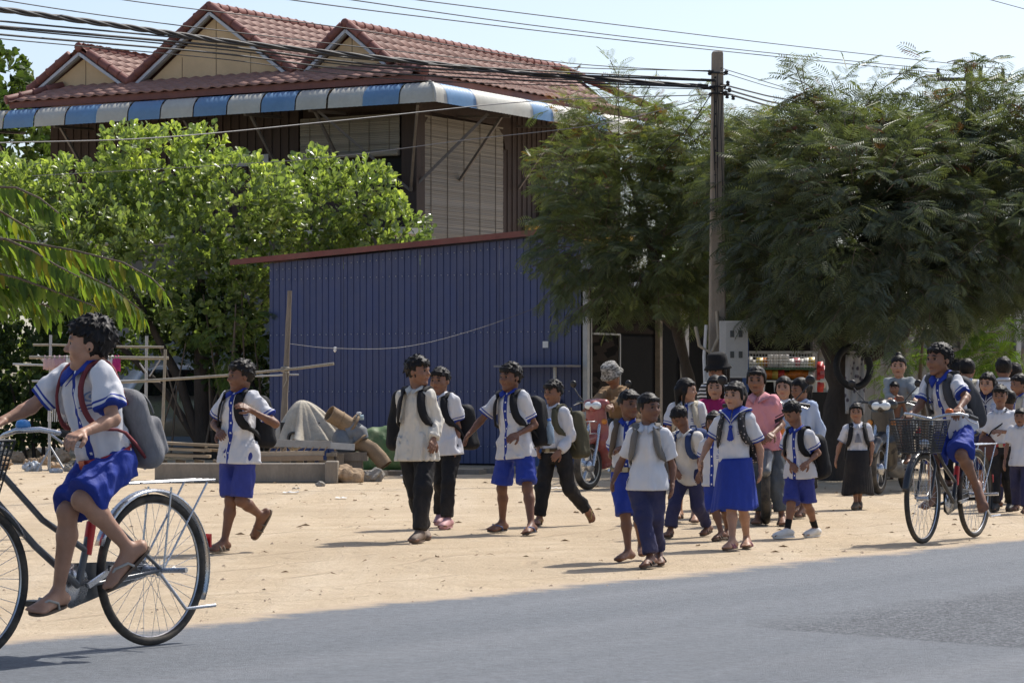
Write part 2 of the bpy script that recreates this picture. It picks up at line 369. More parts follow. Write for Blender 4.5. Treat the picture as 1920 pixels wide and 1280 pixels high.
for g in G:
    rx2, rz2, fz2, hw2 = g
    caps((rx2, GY, rz2+.02), (rx2, 8.6, rz2+.02))
    for s_ in (1, -1): caps((rx2+s_*hw2*1.02, GY, fz2+.02), (rx2+s_*.04, GY, rz2+.02), 'barge_cap')
caps((.93, -1.03, ev+.03), (-.36, 0, fz+.05), 'hip_cap'); caps((-9.1, -1.03, ev+.03), (-8.35, 0, fz+.05), 'hip_cap'); caps((rx, 8.5, rz), (.9, 9.4, ev+.05), 'hip_cap')
o = MB(); o.lathe((.8, -.92, ev+.1), (0, 0, 1), [(.02, -.06), (.11, -.04), (.12, .02), (.07, .09), (.01, .11)], 14); o.build('hip_finial', M_cap, house)
for g in G:                              # gable triangles, trim and panel joints
    rx2, rz2, fz2, hw2 = g; k = .86
    b = MB(); b.slab([(rx2-hw2*k, -.05, fz2-.06), (rx2+hw2*k, -.05, fz2-.06), (rx2, -.05, rz2-.20)], (0, .1, 0)); w_ = b.build('gable_wall', M_yel, house)
    xs = (-.5, 0, .5) if hw2 > 1.5 else (0,)
    for f in xs: b = MB(); b.box((rx2+f*hw2*.85+.04, -.052, (fz2-.06+rz2-.22-abs(f)*(rz2-fz2))/2), (.012, .008, (rz2-.24-fz2)-abs(f)*(rz2-fz2)*.95)); b.build('panel_joint', mat('joint_brown', (.14, .10, .06)), w_)  # dark brown joint strips between the gable panels
    for s_ in (1, -1):
        b = MB(); b.bar((rx2+s_*hw2*.97, GY+.03, fz2-.10), (rx2, GY+.03, rz2-.12), .06, .09, up=(0, 1, 0)); b.build('barge_board', M_barge, house)
        b = MB(); b.slab([(rx2+s_*hw2*.97, GY+.05, fz2-.08), (rx2, GY+.05, rz2-.08), (rx2, 0, rz2-.08), (rx2+s_*hw2*.97, 0, fz2-.08)], (0, 0, -.02)); b.build('soffit', mat('soffit', (.45, .42, .38), .8), house)
# ---- walls of the upper storey: dark ribbed boards, each board a part
ZB, ZT = 4.3, ev-.05
b = MB(); b.box((-4.35, 4.3, (ZB+ZT)/2), (8.6, 8.2, ZT-ZB)); b.build('upper_wall', M_wood, house)
BOARD = MB(); BOARD.box((0, 0, 0), (.19, .03, ZT-ZB)); BOARD.box((.095, -.018, 0), (.035, .03, ZT-ZB-.002)); BOARD = BOARD.mesh('wall_board'); BOARD.materials.append(M_wood)
x = -8.85
while x < -.2:
    if not (-2.6 < x < -.25): o = link_obj('wall_board', BOARD, None, house); o.location = (x, .155, (ZB+ZT)/2)
    x += .2
y = 3.5
while y < 8.4: o = link_obj('wall_board', BOARD, None, house); o.location = (.0, y, (ZB+ZT)/2); o.rotation_euler = (0, 0, R(90)); y += .2
b = MB(); b.box((-.02, .1, (ZB+ZT)/2), (.34, .30, ZT-ZB+.1)); b.build('corner_post', M_wood, house)
b = MB(); b.box((-2.7, .08, (ZB+ZT)/2), (.2, .2, ZT-ZB)); b.build('post', M_wood, house)
b = MB(); b.box((-1.4, .12, 4.72), (2.4, .06, .84)); b.build('balcony_front', M_wood, house)
b = MB(); b.box((-.45, .09, 5.3), (.5, .06, 1.2)); b.build('dark_opening', mat('dark_room', (.008, .008, .009), .9, .1), house)
b = MB(); b.box((-3.85, .11, 5.75), (.9, .04, .22)); b.build('sign_board', mat('pale_sign', (.35, .37, .40), .6), house)
# bracket scallops under the veranda beam
b = MB()
for (x0, x1) in ((-2.55, -.2),):
    b.slab([(x0, .06, 6.75), (x1, .06, 6.75), (x1, .06, 6.45), (x1-.1, .06, 6.42), (x1-.14, .06, 6.52), (x1-.35, .06, 6.58), (x0+.35, .06, 6.58), (x0+.14, .06, 6.45), (x0, .06, 6.2)], (0, .05, 0))
b.build('veranda_beam', M_wood, house)
b = MB(); b.slab([(.07, .25, 6.75), (.07, 3.6, 6.75), (.07, 3.6, 6.05), (.07, 3.42, 6.05), (.07, 3.36, 6.3), (.07, 3.1, 6.5), (.07, .6, 6.56), (.07, .4, 6.35), (.07, .25, 6.3)], (-.06, 0, 0)); b.build('veranda_beam', M_wood, house)
# bamboo blinds, slats of real depth
M_bamboo = mat('bamboo_blind', (.24, .22, .19), .7, .2, 3, objrand=.22, stretch=(.4, .4, 14))
def blind(a, d, W, z0, z1, name):
    "slatted blind from a along unit d, width W"
    holder = empty(name); holder.parent = house; d = Vector(d); nrm = Vector((d.y, -d.x, 0)); a = Vector(a)
    n = int((z1-z0)/.034); SL = MB(); SL.box((0, 0, 0), (W, .012, .030)); SL = SL.mesh('slat'); SL.materials.append(M_bamboo)
    for i in range(n):
        o = link_obj('slat', SL, None, holder); o.location = a+d*(W/2)+nrm*random.uniform(0, .01)+Vector((0, 0, z0+(i+.5)*.034-a.z)); o.rotation_euler = (random.uniform(-.2, .2), random.uniform(-.002, .002), math.atan2(d.y, d.x))
    b = MB()
    for k in range(5):
        q = a+d*(W*(k+.5)/5)+nrm*.02; b.bar((q.x, q.y, z0), (q.x, q.y, z1), .012, .006)
    b.build('cord', mat('blind_cord', (.16, .13, .10)), holder)
    return holder
blind((.06, .28, 4.3), (0, 1, 0), 3.05, 4.1, 6.5, 'bamboo_blind')
hb = blind((-2.55, -.02, 5.8), (1, 0, 0), 2.3, 5.78, 6.5, 'bamboo_blind')
b = MB(); b.tube([(-2.55, -.05, 5.74), (-.25, -.05, 5.74)], .06, 10); b.build('blind_roll', M_bamboo, hb)
# window on the road side with iron bars, sill and yellow ground floor
wdw = empty('window'); wdw.parent = house
b = MB(); b.box((.05, 5.5, 5.32), (.03, 1.2, 1.15)); b.build('pane', mat('dim_glass', (.05, .075, .075), .12, .2, 3, spec=.8), wdw)
b = MB()
for yy in (4.88, 6.12): b.box((.08, yy, 5.32), (.06, .06, 1.2))
for zz in (4.73, 5.92): b.box((.08, 5.5, zz), (.06, 1.2, .06))
b.build('frame', M_wood, wdw)
for k in range(5): b = MB(); b.tube([(.13, 4.95+k*.09, 4.76), (.13, 4.95+k*.09, 5.9)], .012, 6); b.build('grille_bar', M_steel, wdw)
b = MB(); b.box((.1, 5.6, 4.62), (.34, 2.6, .1)); b.build('sill', mat('pale_concrete', (.52, .52, .47), .85), house)
b = MB(); b.box((-4.35, 4.35, 2.13), (8.62, 8.25, 4.26)); b.build('lower_wall', mat('grey_blue_render', (.13, .155, .19), .85, .2, 1.2, dust=.2), house)
b = MB(); b.box((.06, 6.6, 4.42), (.12, 4.6, .3)); b.build('wall_band', M_yel2, house)
# ---- awning: sheet panels with rolled front edge, ribs along the slope
AX, AYF = 1.4, -1.4; AZ0, AZ1 = 6.42, 6.93
def awn_profile():
    "(distance out from the wall line, z): slope then rolled edge"
    pr = [(-.15, 7.01), (.5, 6.95), (1.12, 6.885)]
    for k in range(1, 8):
        a = R(90*k/7); pr.append((1.12+.28*math.sin(a), 6.61+.275*math.cos(a)))
    pr.append((1.41, 6.50)); return pr
PR = awn_profile()
def awn_panel(i0, i1, side, blue, parent, mitre0=False, mitre1=False):
    "ribbed panel from i0 to i1 along the eave"
    n = max(2, int(round((i1-i0)/.055))); V = []; Fs = []
    for k in range(n+1):
        s_ = i0+(i1-i0)*k/n; rib = .016*(1 if k % 2 else -1)
        for (o, z) in PR:
            oo = o+rib*(.5 if z > 6.88 else 1); ss = s_
            if mitre1 and s_ > 0: ss = min(s_, oo) if side == 'front' else s_
            if side == 'front': V.append((min(s_, oo) if s_ > 0 else s_, -oo, z+(rib if z > 6.8 else 0)))
            else: V.append((oo, max(s_, -oo) if s_ < 0 else s_, z+(rib if z > 6.8 else 0)))
    m = len(PR)
    for k in range(n):
        for j in range(m-1):
            q = (k*m+j, k*m+j+1, (k+1)*m+j+1, (k+1)*m+j); Fs.append(q if side == 'front' else q[::-1])
    b = MB(); b.add(V, Fs, 0, True); o = b.build('awning_sheet', M_blue_aw if blue else M_white_aw, parent); return o
# band edges along the front measured in the photograph: white near the corner, one wide white pair, then alternating
edges = [1.4, .62, -.2, -1.72, -2.52, -3.32, -4.12, -4.92, -5.72, -6.52, -7.3, -8.1, -8.9, -9.7, -10.5]
cols = [0, 1, 0, 1, 0, 1, 0, 1, 0, 1, 0, 1, 0, 1]
for k, c in enumerate(cols):
    if k == 2: awn_panel(-.98, edges[2], 'front', 0, house); awn_panel(edges[3], -1.0, 'front', 0, house)
    else: awn_panel(edges[k+1], edges[k], 'front', c, house, mitre1=(k == 0))
ed2 = [-1.4, -1.0, .05, 2.2, 3.0, 4.4, 5.3, 6.6, 7.6, 8.4]; c2 = [0, 1, 0, 1, 0, 1, 0, 1, 0]
for k, c in enumerate(c2): awn_panel(ed2[k], ed2[k+1], 'side', c, house)
b = MB(); b.tube([(1.43, -1.43, 6.5), (1.43, -1.43, 6.63), (1.38, -1.38, 6.76), (1.27, -1.27, 6.86), (1.12, -1.12, 6.91), (0, 0, 7.01)], .03, 8); b.build('awning_corner_trim', M_white_aw, house)
b = MB()                                # black ridged edge of fibre sheet above
for k in range(98): b.tube([(-8.9+k*.1, -.98, 6.87), (-9.6+k*.1, -.4, 6.93)], .04, 6, caps=True)
b.build('corrugated_flashing', M_fibre, house)['kind'] = 'stuff'
# steel frame below
for yy in (-1.2, -.6): b = MB(); b.bar((-10.4, yy, 6.65 if yy < -1 else 6.84), (1.2 if yy < -1 else .6, yy, 6.65 if yy < -1 else 6.84), .05, .05); b.build('purlin', M_steel, house)
for xx in (1.2, .6): b = MB(); b.bar((xx, -1.2 if xx > 1 else -.6, 6.64 if xx > 1 else 6.84), (xx, 8.2, 6.64 if xx > 1 else 6.84), .05, .05); b.build('purlin', M_steel, house)
for xx in (-9.5, -7.7, -6.2, -4.6, -3.0, -1.5):
    b = MB(); b.bar((xx, -.02, 6.55), (xx, -1.25, 6.5), .05, .05); b.build('rafter', M_steel, house)
    b = MB(); b.bar((xx, -.02, 5.4), (xx, -1.05, 6.5), .05, .05); b.build('strut', M_steel, house)
for yy in (1.6, 3.9, 6.2):
    b = MB(); b.bar((.05, yy, 6.55), (1.25, yy, 6.5), .05, .05); b.build('rafter', M_steel, house)
    b = MB(); b.bar((.1, yy, 5.3), (1.05, yy, 6.5), .05, .05); b.build('strut', M_steel, house)
for q in ((-1.4, -1.1, 6.5), (.9, -1.2, 6.5), (1.1, 1.0, 6.5)): b = MB(); b.bar((.02, -.06, 5.0), q, .05, .05); b.build('strut', M_steel, house)
b = MB(); b.box((-4.4, -.4, 4.2), (9.6, .9, .12)); b.build('floor_slab', mat('pale_concrete', (.52, .52, .47), .85), house)

# ================================================================== BLUE SHED
M_bluesheet = mat('blue_sheet', (.029, .049, .150), .42, .22, 1.1, metal=.0, dust=.10, objrand=.10, stretch=(1, 1, .25), spec=.5)
M_redflash = mat('red_flashing', (.155, .042, .036), .5, .25, 3, dust=.15)
SHX, SHY = 1.075, 43.0
shed = thing('shed', 'low shed of ribbed dark blue metal sheets with red roof edge', 'shed', (SHX, SHY, 0), HR)
def rib_sheet(W, zl, zr, nr):
    "trapezoid ribbed sheet, front at y=0"
    V = []; Fs = []; p = W/nr; xs = []
    for k in range(nr):
        for (f, d) in ((0, 0), (.30, 0), (.37, -.013), (.60, -.013), (.67, 0)): xs.append((k*p+f*p, d))
    xs.append((W, 0))
    for (x, d) in xs:
        zt = zl+(zr-zl)*x/W; V += [(x, d, .03), (x, d, zt)]
    for i in range(len(xs)-1): Fs.append((2*i, 2*i+2, 2*i+3, 2*i+1))
    b = MB(); b.add(V, Fs); return b
def topz(x): return 3.62+.056*x          # roof line height over local x
x = -5.9; SW = 5.9/8
for k in range(8):
    x0 = -5.9+k*SW; o = rib_sheet(SW-.004, topz(x0), topz(x0+SW), 6).build('wall_sheet', M_bluesheet, shed); o.location = (x0, -.004*(k % 2), 0)
for k in range(6):                       # end walls
    o = rib_sheet(.45, topz(-5.9), topz(-5.9), 4).build('wall_sheet', M_bluesheet, shed); o.rotation_euler = (0, 0, R(-90)); o.location = (-5.9, 2.7-k*.45, 0)
b = MB(); b.box((-2.95, 1.4, 1.55), (5.84, 2.6, 3.05)); b.build('core', mat('dark_room', (.008, .008, .009)), shed)
b = MB()
for (z, dz) in ((3.02, -.005), (2.1, -.012), (1.17, -.018), (.3, 0)):
    for k in range(48): b.lathe((-5.85+k*.1229, -.034, z+.003*math.sin(k)), (0, -1, 0), [(.009, 0), (.009, .006), (.002, .009)], 6)
for k in range(48): xx = -5.85+k*.1229; b.lathe((xx, -.034, topz(xx)-.12), (0, -1, 0), [(.009, 0), (.009, .006), (.002, .009)], 6)
b.build('screws', mat('zinc_screw', (.5, .52, .55), .4, metal=.6), shed)['kind'] = 'stuff'
b = MB(); b.slab([(-6.55, -.22, topz(-6.55)+.015), (.1, -.22, topz(.1)+.015), (.1, -.22, topz(.1)+.105), (-6.55, -.22, topz(-6.55)+.105)], (0, .05, 0)); b.build('roof_flashing', M_redflash, shed)
b = MB(); b.slab([(-6.55, -.2, topz(-6.55)+.065), (.1, -.2, topz(.1)+.065), (.1, 2.8, topz(.1)+.16), (-6.55, 2.8, topz(-6.55)+.16)], (0, 0, .035)); b.build('roof_sheet', M_redflash, shed)
b = MB(); b.box((-.84, -.06, .52), (1.0, .06, 1.04)); b.build('lower_panel', mat('pale_blue_panel', (.055, .10, .24), .6, .2, 2, dust=.25), shed)
b = MB(); b.box((-.62, -.3, 1.56), (1.3, .45, .03)); b.build('shelf', mat('grey_shelf', (.2, .2, .22), .6), shed)
for xx in (-1.1, -.3): b = MB(); b.bar((xx, -.3, 1.0), (xx, -.3, 1.55), .04, .04); b.build('shelf_post', mat('galvanised', (.38, .39, .40), .5, .2, 6, metal=.3), shed)
nb = MB(); nb.box((-.62, -.034, 1.90), (.10, .004, .10)); nb.build('paper_notice', mat('paper_white', (.7, .7, .7), .8), shed)

# ================================================================== SHOP FRONT under the tree, facing the road
M_galv = mat('galvanised', (.38, .39, .40), .5, .2, 6, metal=.3)
M_dark = mat('dark_room', (.008, .008, .009))
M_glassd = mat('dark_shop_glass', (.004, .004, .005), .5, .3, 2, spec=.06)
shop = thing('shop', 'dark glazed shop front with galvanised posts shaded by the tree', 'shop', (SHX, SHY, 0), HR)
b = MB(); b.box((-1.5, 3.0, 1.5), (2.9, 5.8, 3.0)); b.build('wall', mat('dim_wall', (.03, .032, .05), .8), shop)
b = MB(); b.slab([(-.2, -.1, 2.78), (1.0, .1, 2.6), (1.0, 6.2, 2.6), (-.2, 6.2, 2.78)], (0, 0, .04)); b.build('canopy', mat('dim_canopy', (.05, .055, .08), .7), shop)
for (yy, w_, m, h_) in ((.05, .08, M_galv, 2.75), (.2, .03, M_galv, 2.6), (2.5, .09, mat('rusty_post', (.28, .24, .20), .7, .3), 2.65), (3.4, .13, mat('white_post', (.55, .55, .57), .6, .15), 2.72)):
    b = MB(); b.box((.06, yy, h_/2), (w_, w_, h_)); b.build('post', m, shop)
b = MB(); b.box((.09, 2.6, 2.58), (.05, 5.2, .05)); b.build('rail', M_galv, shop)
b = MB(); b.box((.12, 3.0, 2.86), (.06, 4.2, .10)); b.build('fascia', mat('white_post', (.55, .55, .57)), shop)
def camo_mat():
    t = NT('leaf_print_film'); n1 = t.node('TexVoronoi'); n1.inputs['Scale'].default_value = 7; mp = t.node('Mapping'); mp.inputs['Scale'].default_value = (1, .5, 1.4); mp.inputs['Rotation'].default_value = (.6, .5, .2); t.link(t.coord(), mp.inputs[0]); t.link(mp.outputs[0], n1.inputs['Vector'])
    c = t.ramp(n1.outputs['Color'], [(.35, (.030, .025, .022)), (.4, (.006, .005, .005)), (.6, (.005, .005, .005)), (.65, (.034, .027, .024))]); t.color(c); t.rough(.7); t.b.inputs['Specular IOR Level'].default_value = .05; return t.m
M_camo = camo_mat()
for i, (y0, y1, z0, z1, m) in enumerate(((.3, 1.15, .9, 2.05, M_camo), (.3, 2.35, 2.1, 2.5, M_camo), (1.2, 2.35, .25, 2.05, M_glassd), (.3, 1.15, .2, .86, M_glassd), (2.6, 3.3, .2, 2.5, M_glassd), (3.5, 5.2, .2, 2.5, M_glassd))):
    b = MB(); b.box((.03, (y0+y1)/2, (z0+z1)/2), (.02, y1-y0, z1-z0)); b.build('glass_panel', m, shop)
for (y0, y1, z0, z1) in ((.28, 1.17, .88, 2.07),):
    for q in (((.05, y1, z0), (.05, y1, z1)), ((.05, y0, z0), (.05, y1, z0)), ((.05, y0, z1), (.05, y1, z1))): b = MB(); b.bar(*q, .03, .03); b.build('glazing_bar', M_galv, shop)
for k in range(9): b = MB(); b.tube([(.08, .35+k*.1, 0.05), (.08, .35+k*.1, .85)], .008, 6); b.build('grille_bar', M_steel, shop)
# ================================================================== VEGETATION
def leaf_mat(name, stops, trans=.35, rough=.5, spec=.35, gain=1.0):
    "leaf colour from the per-leaf attribute 'rnd' (0 old, dark .. 1 young, yellow green); light passes through the blade"
    t = NT(name); stops = [(a, tuple(min(.6, x*gain) for x in c_)) for a, c_ in stops]; c = t.ramp(t.attr('rnd'), stops); n = t.noise(5, 3, .6); c = t.mix(.22, c, t.mix(1.0, c, t.ramp(n, [(.3, (.6, .6, .6)), (.7, (1.35, 1.35, 1.2))]), 'MULTIPLY'))
    t.color(c); t.rough(rough); t.b.inputs['Specular IOR Level'].default_value = spec
    tr = t.node('BsdfTranslucent'); t.link(t.mix(1.0, c, (1.3, 1.45, .55), 'MULTIPLY'), tr.inputs['Color'])
    mx = t.node('MixShader'); mx.inputs[0].default_value = trans; t.link(t.b.outputs[0], mx.inputs[1]); t.link(tr.outputs[0], mx.inputs[2]); t.link(mx.outputs[0], t.out.inputs['Surface']); return t.m
def frames(D, Nn):
    "orthonormal frames: column x along D, z near Nn"
    D = D/np.linalg.norm(D, axis=1, keepdims=True); Y = np.cross(Nn, D); Y /= np.linalg.norm(Y, axis=1, keepdims=True)+1e-9; Z = np.cross(D, Y)
    return np.stack([D, Y, Z], axis=2)
def place(base, faces, Pos, Fr, S):
    "copies of base verts (n,3) at Pos with frames Fr and scales S -> verts, faces"
    n = len(Pos); V = np.einsum('nij,vj->nvi', Fr, base)*S[:, None, None]+Pos[:, None, :]
    Fc = np.array(faces)[None]+(np.arange(n)*len(base))[:, None, None]
    return V.reshape(-1, 3), Fc.reshape(-1, len(faces[0]))
OBOV = np.array([(0, 0, 0), (.35, .17, .05), (.35, 0, 0), (.35, -.17, .05), (.75, .30, .10), (.75, 0, .03), (.75, -.30, .10), (1.0, .10, .02), (1.0, -.10, .02)])
OBOVF = [(0, 2, 1, 1), (0, 3, 2, 2), (1, 2, 5, 4), (2, 3, 6, 5), (4, 5, 7, 7), (5, 8, 7, 7), (5, 6, 8, 8)]
OBOVT = [(0, 2, 1), (0, 3, 2), (1, 2, 5), (1, 5, 4), (2, 3, 6), (2, 6, 5), (4, 5, 7), (5, 8, 7), (5, 6, 8)]
def unit(n, rs):
    v = rs.randn(n, 3); return v/np.linalg.norm(v, axis=1, keepdims=True)
def trunk_mesh(pts, rad, seg=9, rough=.12, rs=None):
    b = MB(); pts = [Vector(p) for p in pts]; P = []; Rr = []
    for i in range(len(pts)-1):
        for k in range(5): f = k/5; P.append(pts[i].lerp(pts[i+1], f)); Rr.append((rad[i]+(rad[i+1]-rad[i])*f)*(1+random.uniform(-rough, rough)))
    P.append(pts[-1]); Rr.append(rad[-1]); b.tube(P, Rr, seg); return b
M_bark = mat('bark', (.13, .10, .075), .9, .4, 5, bump=.8, bscale=18, bdist=.03, stretch=(1, 1, .3))
M_barkd = mat('dark_bark', (.06, .048, .040), .9, .4, 5, bump=.8, bscale=18, bdist=.03, stretch=(1, 1, .3))
# ---- broad leaved bush tree left of the shed (round glossy leaves in rosettes)
def rosette_crown(name, blobs, per_m2, leaf, parent, material, seed, inner=.25, up=.45):
    rs = np.random.RandomState(seed); P = []; D = []; T = []
    for (c, r_) in blobs:
        c = np.array(c); r_ = np.array(r_); area = 4*math.pi*(((r_[0]*r_[1])**1.6+(r_[0]*r_[2])**1.6+(r_[1]*r_[2])**1.6)/3)**(1/1.6)
        n = int(area*per_m2); u = unit(n, rs); rad = np.where(rs.rand(n) < inner, rs.uniform(.55, .9, n), rs.uniform(.9, 1.06, n)+.05*np.sin(u[:, 0]*7+c[0])*np.cos(u[:, 2]*6))
        p = c+u*r_*rad[:, None]; ok = p[:, 2] > .25
        for (c2, r2) in blobs:                     # drop tips deep inside other blobs
            if np.allclose(c2, c): continue
            q = (p-np.array(c2))/np.array(r2); ok &= (np.linalg.norm(q, axis=1) > .72)
        P.append(p[ok]); D.append((u/r_)[ok]); T.append(rad[ok])
    P = np.concatenate(P); D = np.concatenate(D); D /= np.linalg.norm(D, axis=1, keepdims=True); D[:, 2] += up; D /= np.linalg.norm(D, axis=1, keepdims=True)
    n = len(P); k = 6; PP = np.repeat(P, k, 0); DD = np.repeat(D, k, 0)
    side = unit(n*k, rs); side -= (side*DD).sum(1, keepdims=True)*DD; side /= np.linalg.norm(side, axis=1, keepdims=True)+1e-9
    tilt = rs.uniform(.25, 1.2, (n*k, 1)); L = DD*np.cos(tilt)+side*np.sin(tilt)
    S = leaf*rs.uniform(.65, 1.2, n*k); PP = PP+L*.02+DD*rs.uniform(-.10, .06, (n*k, 1))
    V, Fc = place(OBOV, OBOVT, PP, frames(L, DD+.3*unit(n*k, rs)), S)
    young = np.clip((P[:, 2]-3.2)/3.0, 0, 1)*.35+rs.rand(n)*.65
    rnd = np.repeat(np.clip(np.repeat(young, k)+rs.uniform(-.15, .15, n*k), 0, 1), len(OBOV))
    return link_obj(name, mesh_np(name, V, Fc, False, {'rnd': rnd}), material, parent)
M_leafA = leaf_mat('round_leaf', [(0, (.078, .108, .052)), (.4, (.145, .182, .078)), (.75, (.245, .285, .105)), (1, (.38, .40, .12))], .52, .28, .6, 1.35)
def blob(px, py, Y, rx, rz, ry): p = at(px, py, Y); s_ = Y/FPX; return ((p.x, p.y, p.z), (rx*s_, ry, rz*s_))
bush = thing('bush_tree', 'broad bush tree with round bright green leaves beside the blue shed', 'tree', gnd(380, 861))
bl = [blob(300, 335, 48.6, 100, 95, 1.0), blob(385, 300, 48.8, 38, 62, .5), blob(240, 290, 48.9, 50, 52, .6), blob(150, 400, 49.3, 140, 100, 1.2), blob(430, 400, 48, 130, 105, 1.1), blob(590, 385, 49.4, 110, 92, .9), blob(690, 400, 49.8, 60, 95, .7),
      blob(720, 450, 49.6, 88, 70, .8), blob(560, 470, 49.2, 120, 90, .8), blob(250, 480, 47.8, 200, 120, 1.3), blob(40, 450, 49, 120, 140, 1.2), blob(400, 560, 47.4, 95, 85, .9), blob(60, 600, 49.5, 150, 120, 1.0), blob(-60, 400, 50, 130, 120, 1.2), blob(200, 620, 50.0, 120, 70, .8), blob(30, 730, 50, 110, 100, .8)]
bp = bush.location
bl2 = [((c[0]-bp.x, c[1]-bp.y, c[2]-bp.z), r_) for c, r_ in bl]
rosette_crown('crown', bl2, 36, .14, bush, M_leafA, 21)
for k, (tgt, r0) in enumerate(((( -.1, .3, 4.2), .15), ((-1.6, .2, 3.4), .10), ((1.6, .6, 3.6), .09), ((-2.6, .6, 2.9), .08), ((.6, -.2, 3.2), .07))):
    trunk_mesh([(0.05*k, 0, -.05), (tgt[0]*.25, tgt[1]*.2, tgt[2]*.4), (tgt[0]*.7, tgt[1]*.7, tgt[2]*.8), tgt], [r0, r0*.8, r0*.5, r0*.2]).build('trunk' if k == 0 else 'limb', M_barkd, bush)
rs_ = np.random.RandomState(4)
for k in range(9):                       # bare twigs that hang below the crown
    x0 = rs_.uniform(-.6, 1.0); z0 = rs_.uniform(1.3, 2.9); y0 = -1.2+rs_.uniform(0, .5); d = rs_.uniform(-.7, .7)
    b = MB(); b.tube([(x0, y0, z0), (x0+d*.35, y0-.05, z0*.6), (x0+d*.6, y0, .1 if k < 3 else z0*.35)], [.012, .016, .02], 6); b.build('twig', M_bark, bush)
# ---- near branch with drooping two-ranked leaves, from a tree that stands outside to the left
M_leafB = leaf_mat('lance_leaf', [(0, (.06, .10, .022)), (.5, (.11, .17, .035)), (.9, (.18, .23, .045)), (1, (.30, .22, .03))], .5, .45, .3)
LANCE = np.array([(0, 0, 0), (.25, .13, .03), (.25, 0, 0), (.25, -.13, .03), (.6, .12, 0), (.6, 0, -.04), (.6, -.12, 0), (1, 0, -.10)])
LANCET = [(0, 2, 1), (0, 3, 2), (1, 2, 5), (1, 5, 4), (2, 3, 6), (2, 6, 5), (4, 5, 7), (5, 6, 7)]
droop = thing('drooping_tree', 'tree reaching in with long drooping sprays of pointed leaves', 'tree', (-5.9, 22.5, 0))
trunk_mesh([(0, 0, -.05), (.1, 0, 1.2), (.5, -.1, 2.2), (.8, -.2, 3.2), (.9, 0, 4.2)], [.14, .12, .10, .07, .03]).build('trunk', M_bark, droop)
LM = mesh_np('leaf', LANCE*.15, LANCET, True, {'rnd': np.full(8, .4)}); 
leafmeshes = []
for v in (.2, .45, .7, .95): leafmeshes.append(mesh_np('leaf', LANCE*.18*np.array([1, random.uniform(.85, 1.15), random.uniform(.5, 2.2)]), LANCET, True, {'rnd': np.full(8, v)})); leafmeshes[-1].materials.append(M_leafB)
branches = [[(-40, 350), (30, 352), (75, 372), (110, 400)], [(-60, 380), (0, 396), (40, 420), (62, 432)], [(-60, 440), (40, 452), (140, 470), (230, 492), (285, 522), (308, 545)], [(-60, 470), (60, 490), (150, 510), (210, 540), (262, 580), (272, 600)],
            [(-60, 500), (30, 520), (100, 545), (140, 560), (180, 575)], [(-60, 540), (20, 550), (80, 570), (115, 585)], [(-60, 455), (10, 448), (60, 470), (110, 500), (150, 520)], [(-50, 410), (20, 430), (70, 452)], [(-60, 520), (20, 540), (60, 556)]]
rs_ = np.random.RandomState(12); rest = []; nl = 0
for bi, br in enumerate(branches):
    Yb = 21.6+rs_.uniform(-.5, .6); pts = [at(x, y, Yb+.12*i*(1 if bi % 2 else -1))-droop.location for i, (x, y) in enumerate(br)]
    b = MB(); b.tube([Vector((.7, -.2, 2.6+.1*bi-.3))]+pts, [.03]+[.012-.009*i/len(pts) for i in range(len(pts))], 6); b.build('branch', M_bark, droop)
    tot = sum((pts[i+1]-pts[i]).length for i in range(len(pts)-1)); n = int(tot/.021)
    for k in range(n):
        s_ = tot*(k+.5)/n; i = 0
        while i < len(pts)-2 and s_ > (pts[i+1]-pts[i]).length: s_ -= (pts[i+1]-pts[i]).length; i += 1
        d = (pts[i+1]-pts[i]).normalized(); p = pts[i]+d*min(s_, (pts[i+1]-pts[i]).length)
        side = d.cross(Vector((0, 0, 1))).normalized()*(1 if k % 2 else -1)
        L = (d*.5+side*rs_.uniform(.2, .7)+Vector((0, 0, -rs_.uniform(.7, 1.3)))).normalized()
        z = (Vector((0, 0, 1))*.6+side*.5+d*.2).normalized(); y_ = z.cross(L).normalized(); z = L.cross(y_); M = Matrix((L, y_, z)).transposed().to_4x4(); sc = rs_.uniform(.75, 1.15)*(1 if k < n*.85 else .75)
        if nl < 300 and (k % 2 == 0 or bi in (2, 3)):
            o = link_obj('leaf', leafmeshes[min(3, int(rs_.rand()**1.5*4))], None, droop); o.matrix_local = Matrix.Translation(p) @ M @ Matrix.Scale(sc, 4); nl += 1
        else: rest.append((p, M, sc))
        if k % 2 == 0: rest.append((p+Vector((rs_.uniform(-.05, .05), rs_.uniform(-.15, .15), rs_.uniform(-.12, .0))), M, sc*.95))
A = np.array([np.array(M.to_3x3()) for p, M, sc in rest]); Pp = np.array([p[:] for p, M, sc in rest]); Ss = np.array([.18*sc for p, M, sc in rest])
V, Fc = place(LANCE, LANCET, Pp, A, Ss); o = link_obj('leaf_mass', mesh_np('leaf_mass', V, Fc, True, {'rnd': np.repeat(rs_.rand(len(rest))**1.3, 8)}), M_leafB, droop); o['kind'] = 'stuff'
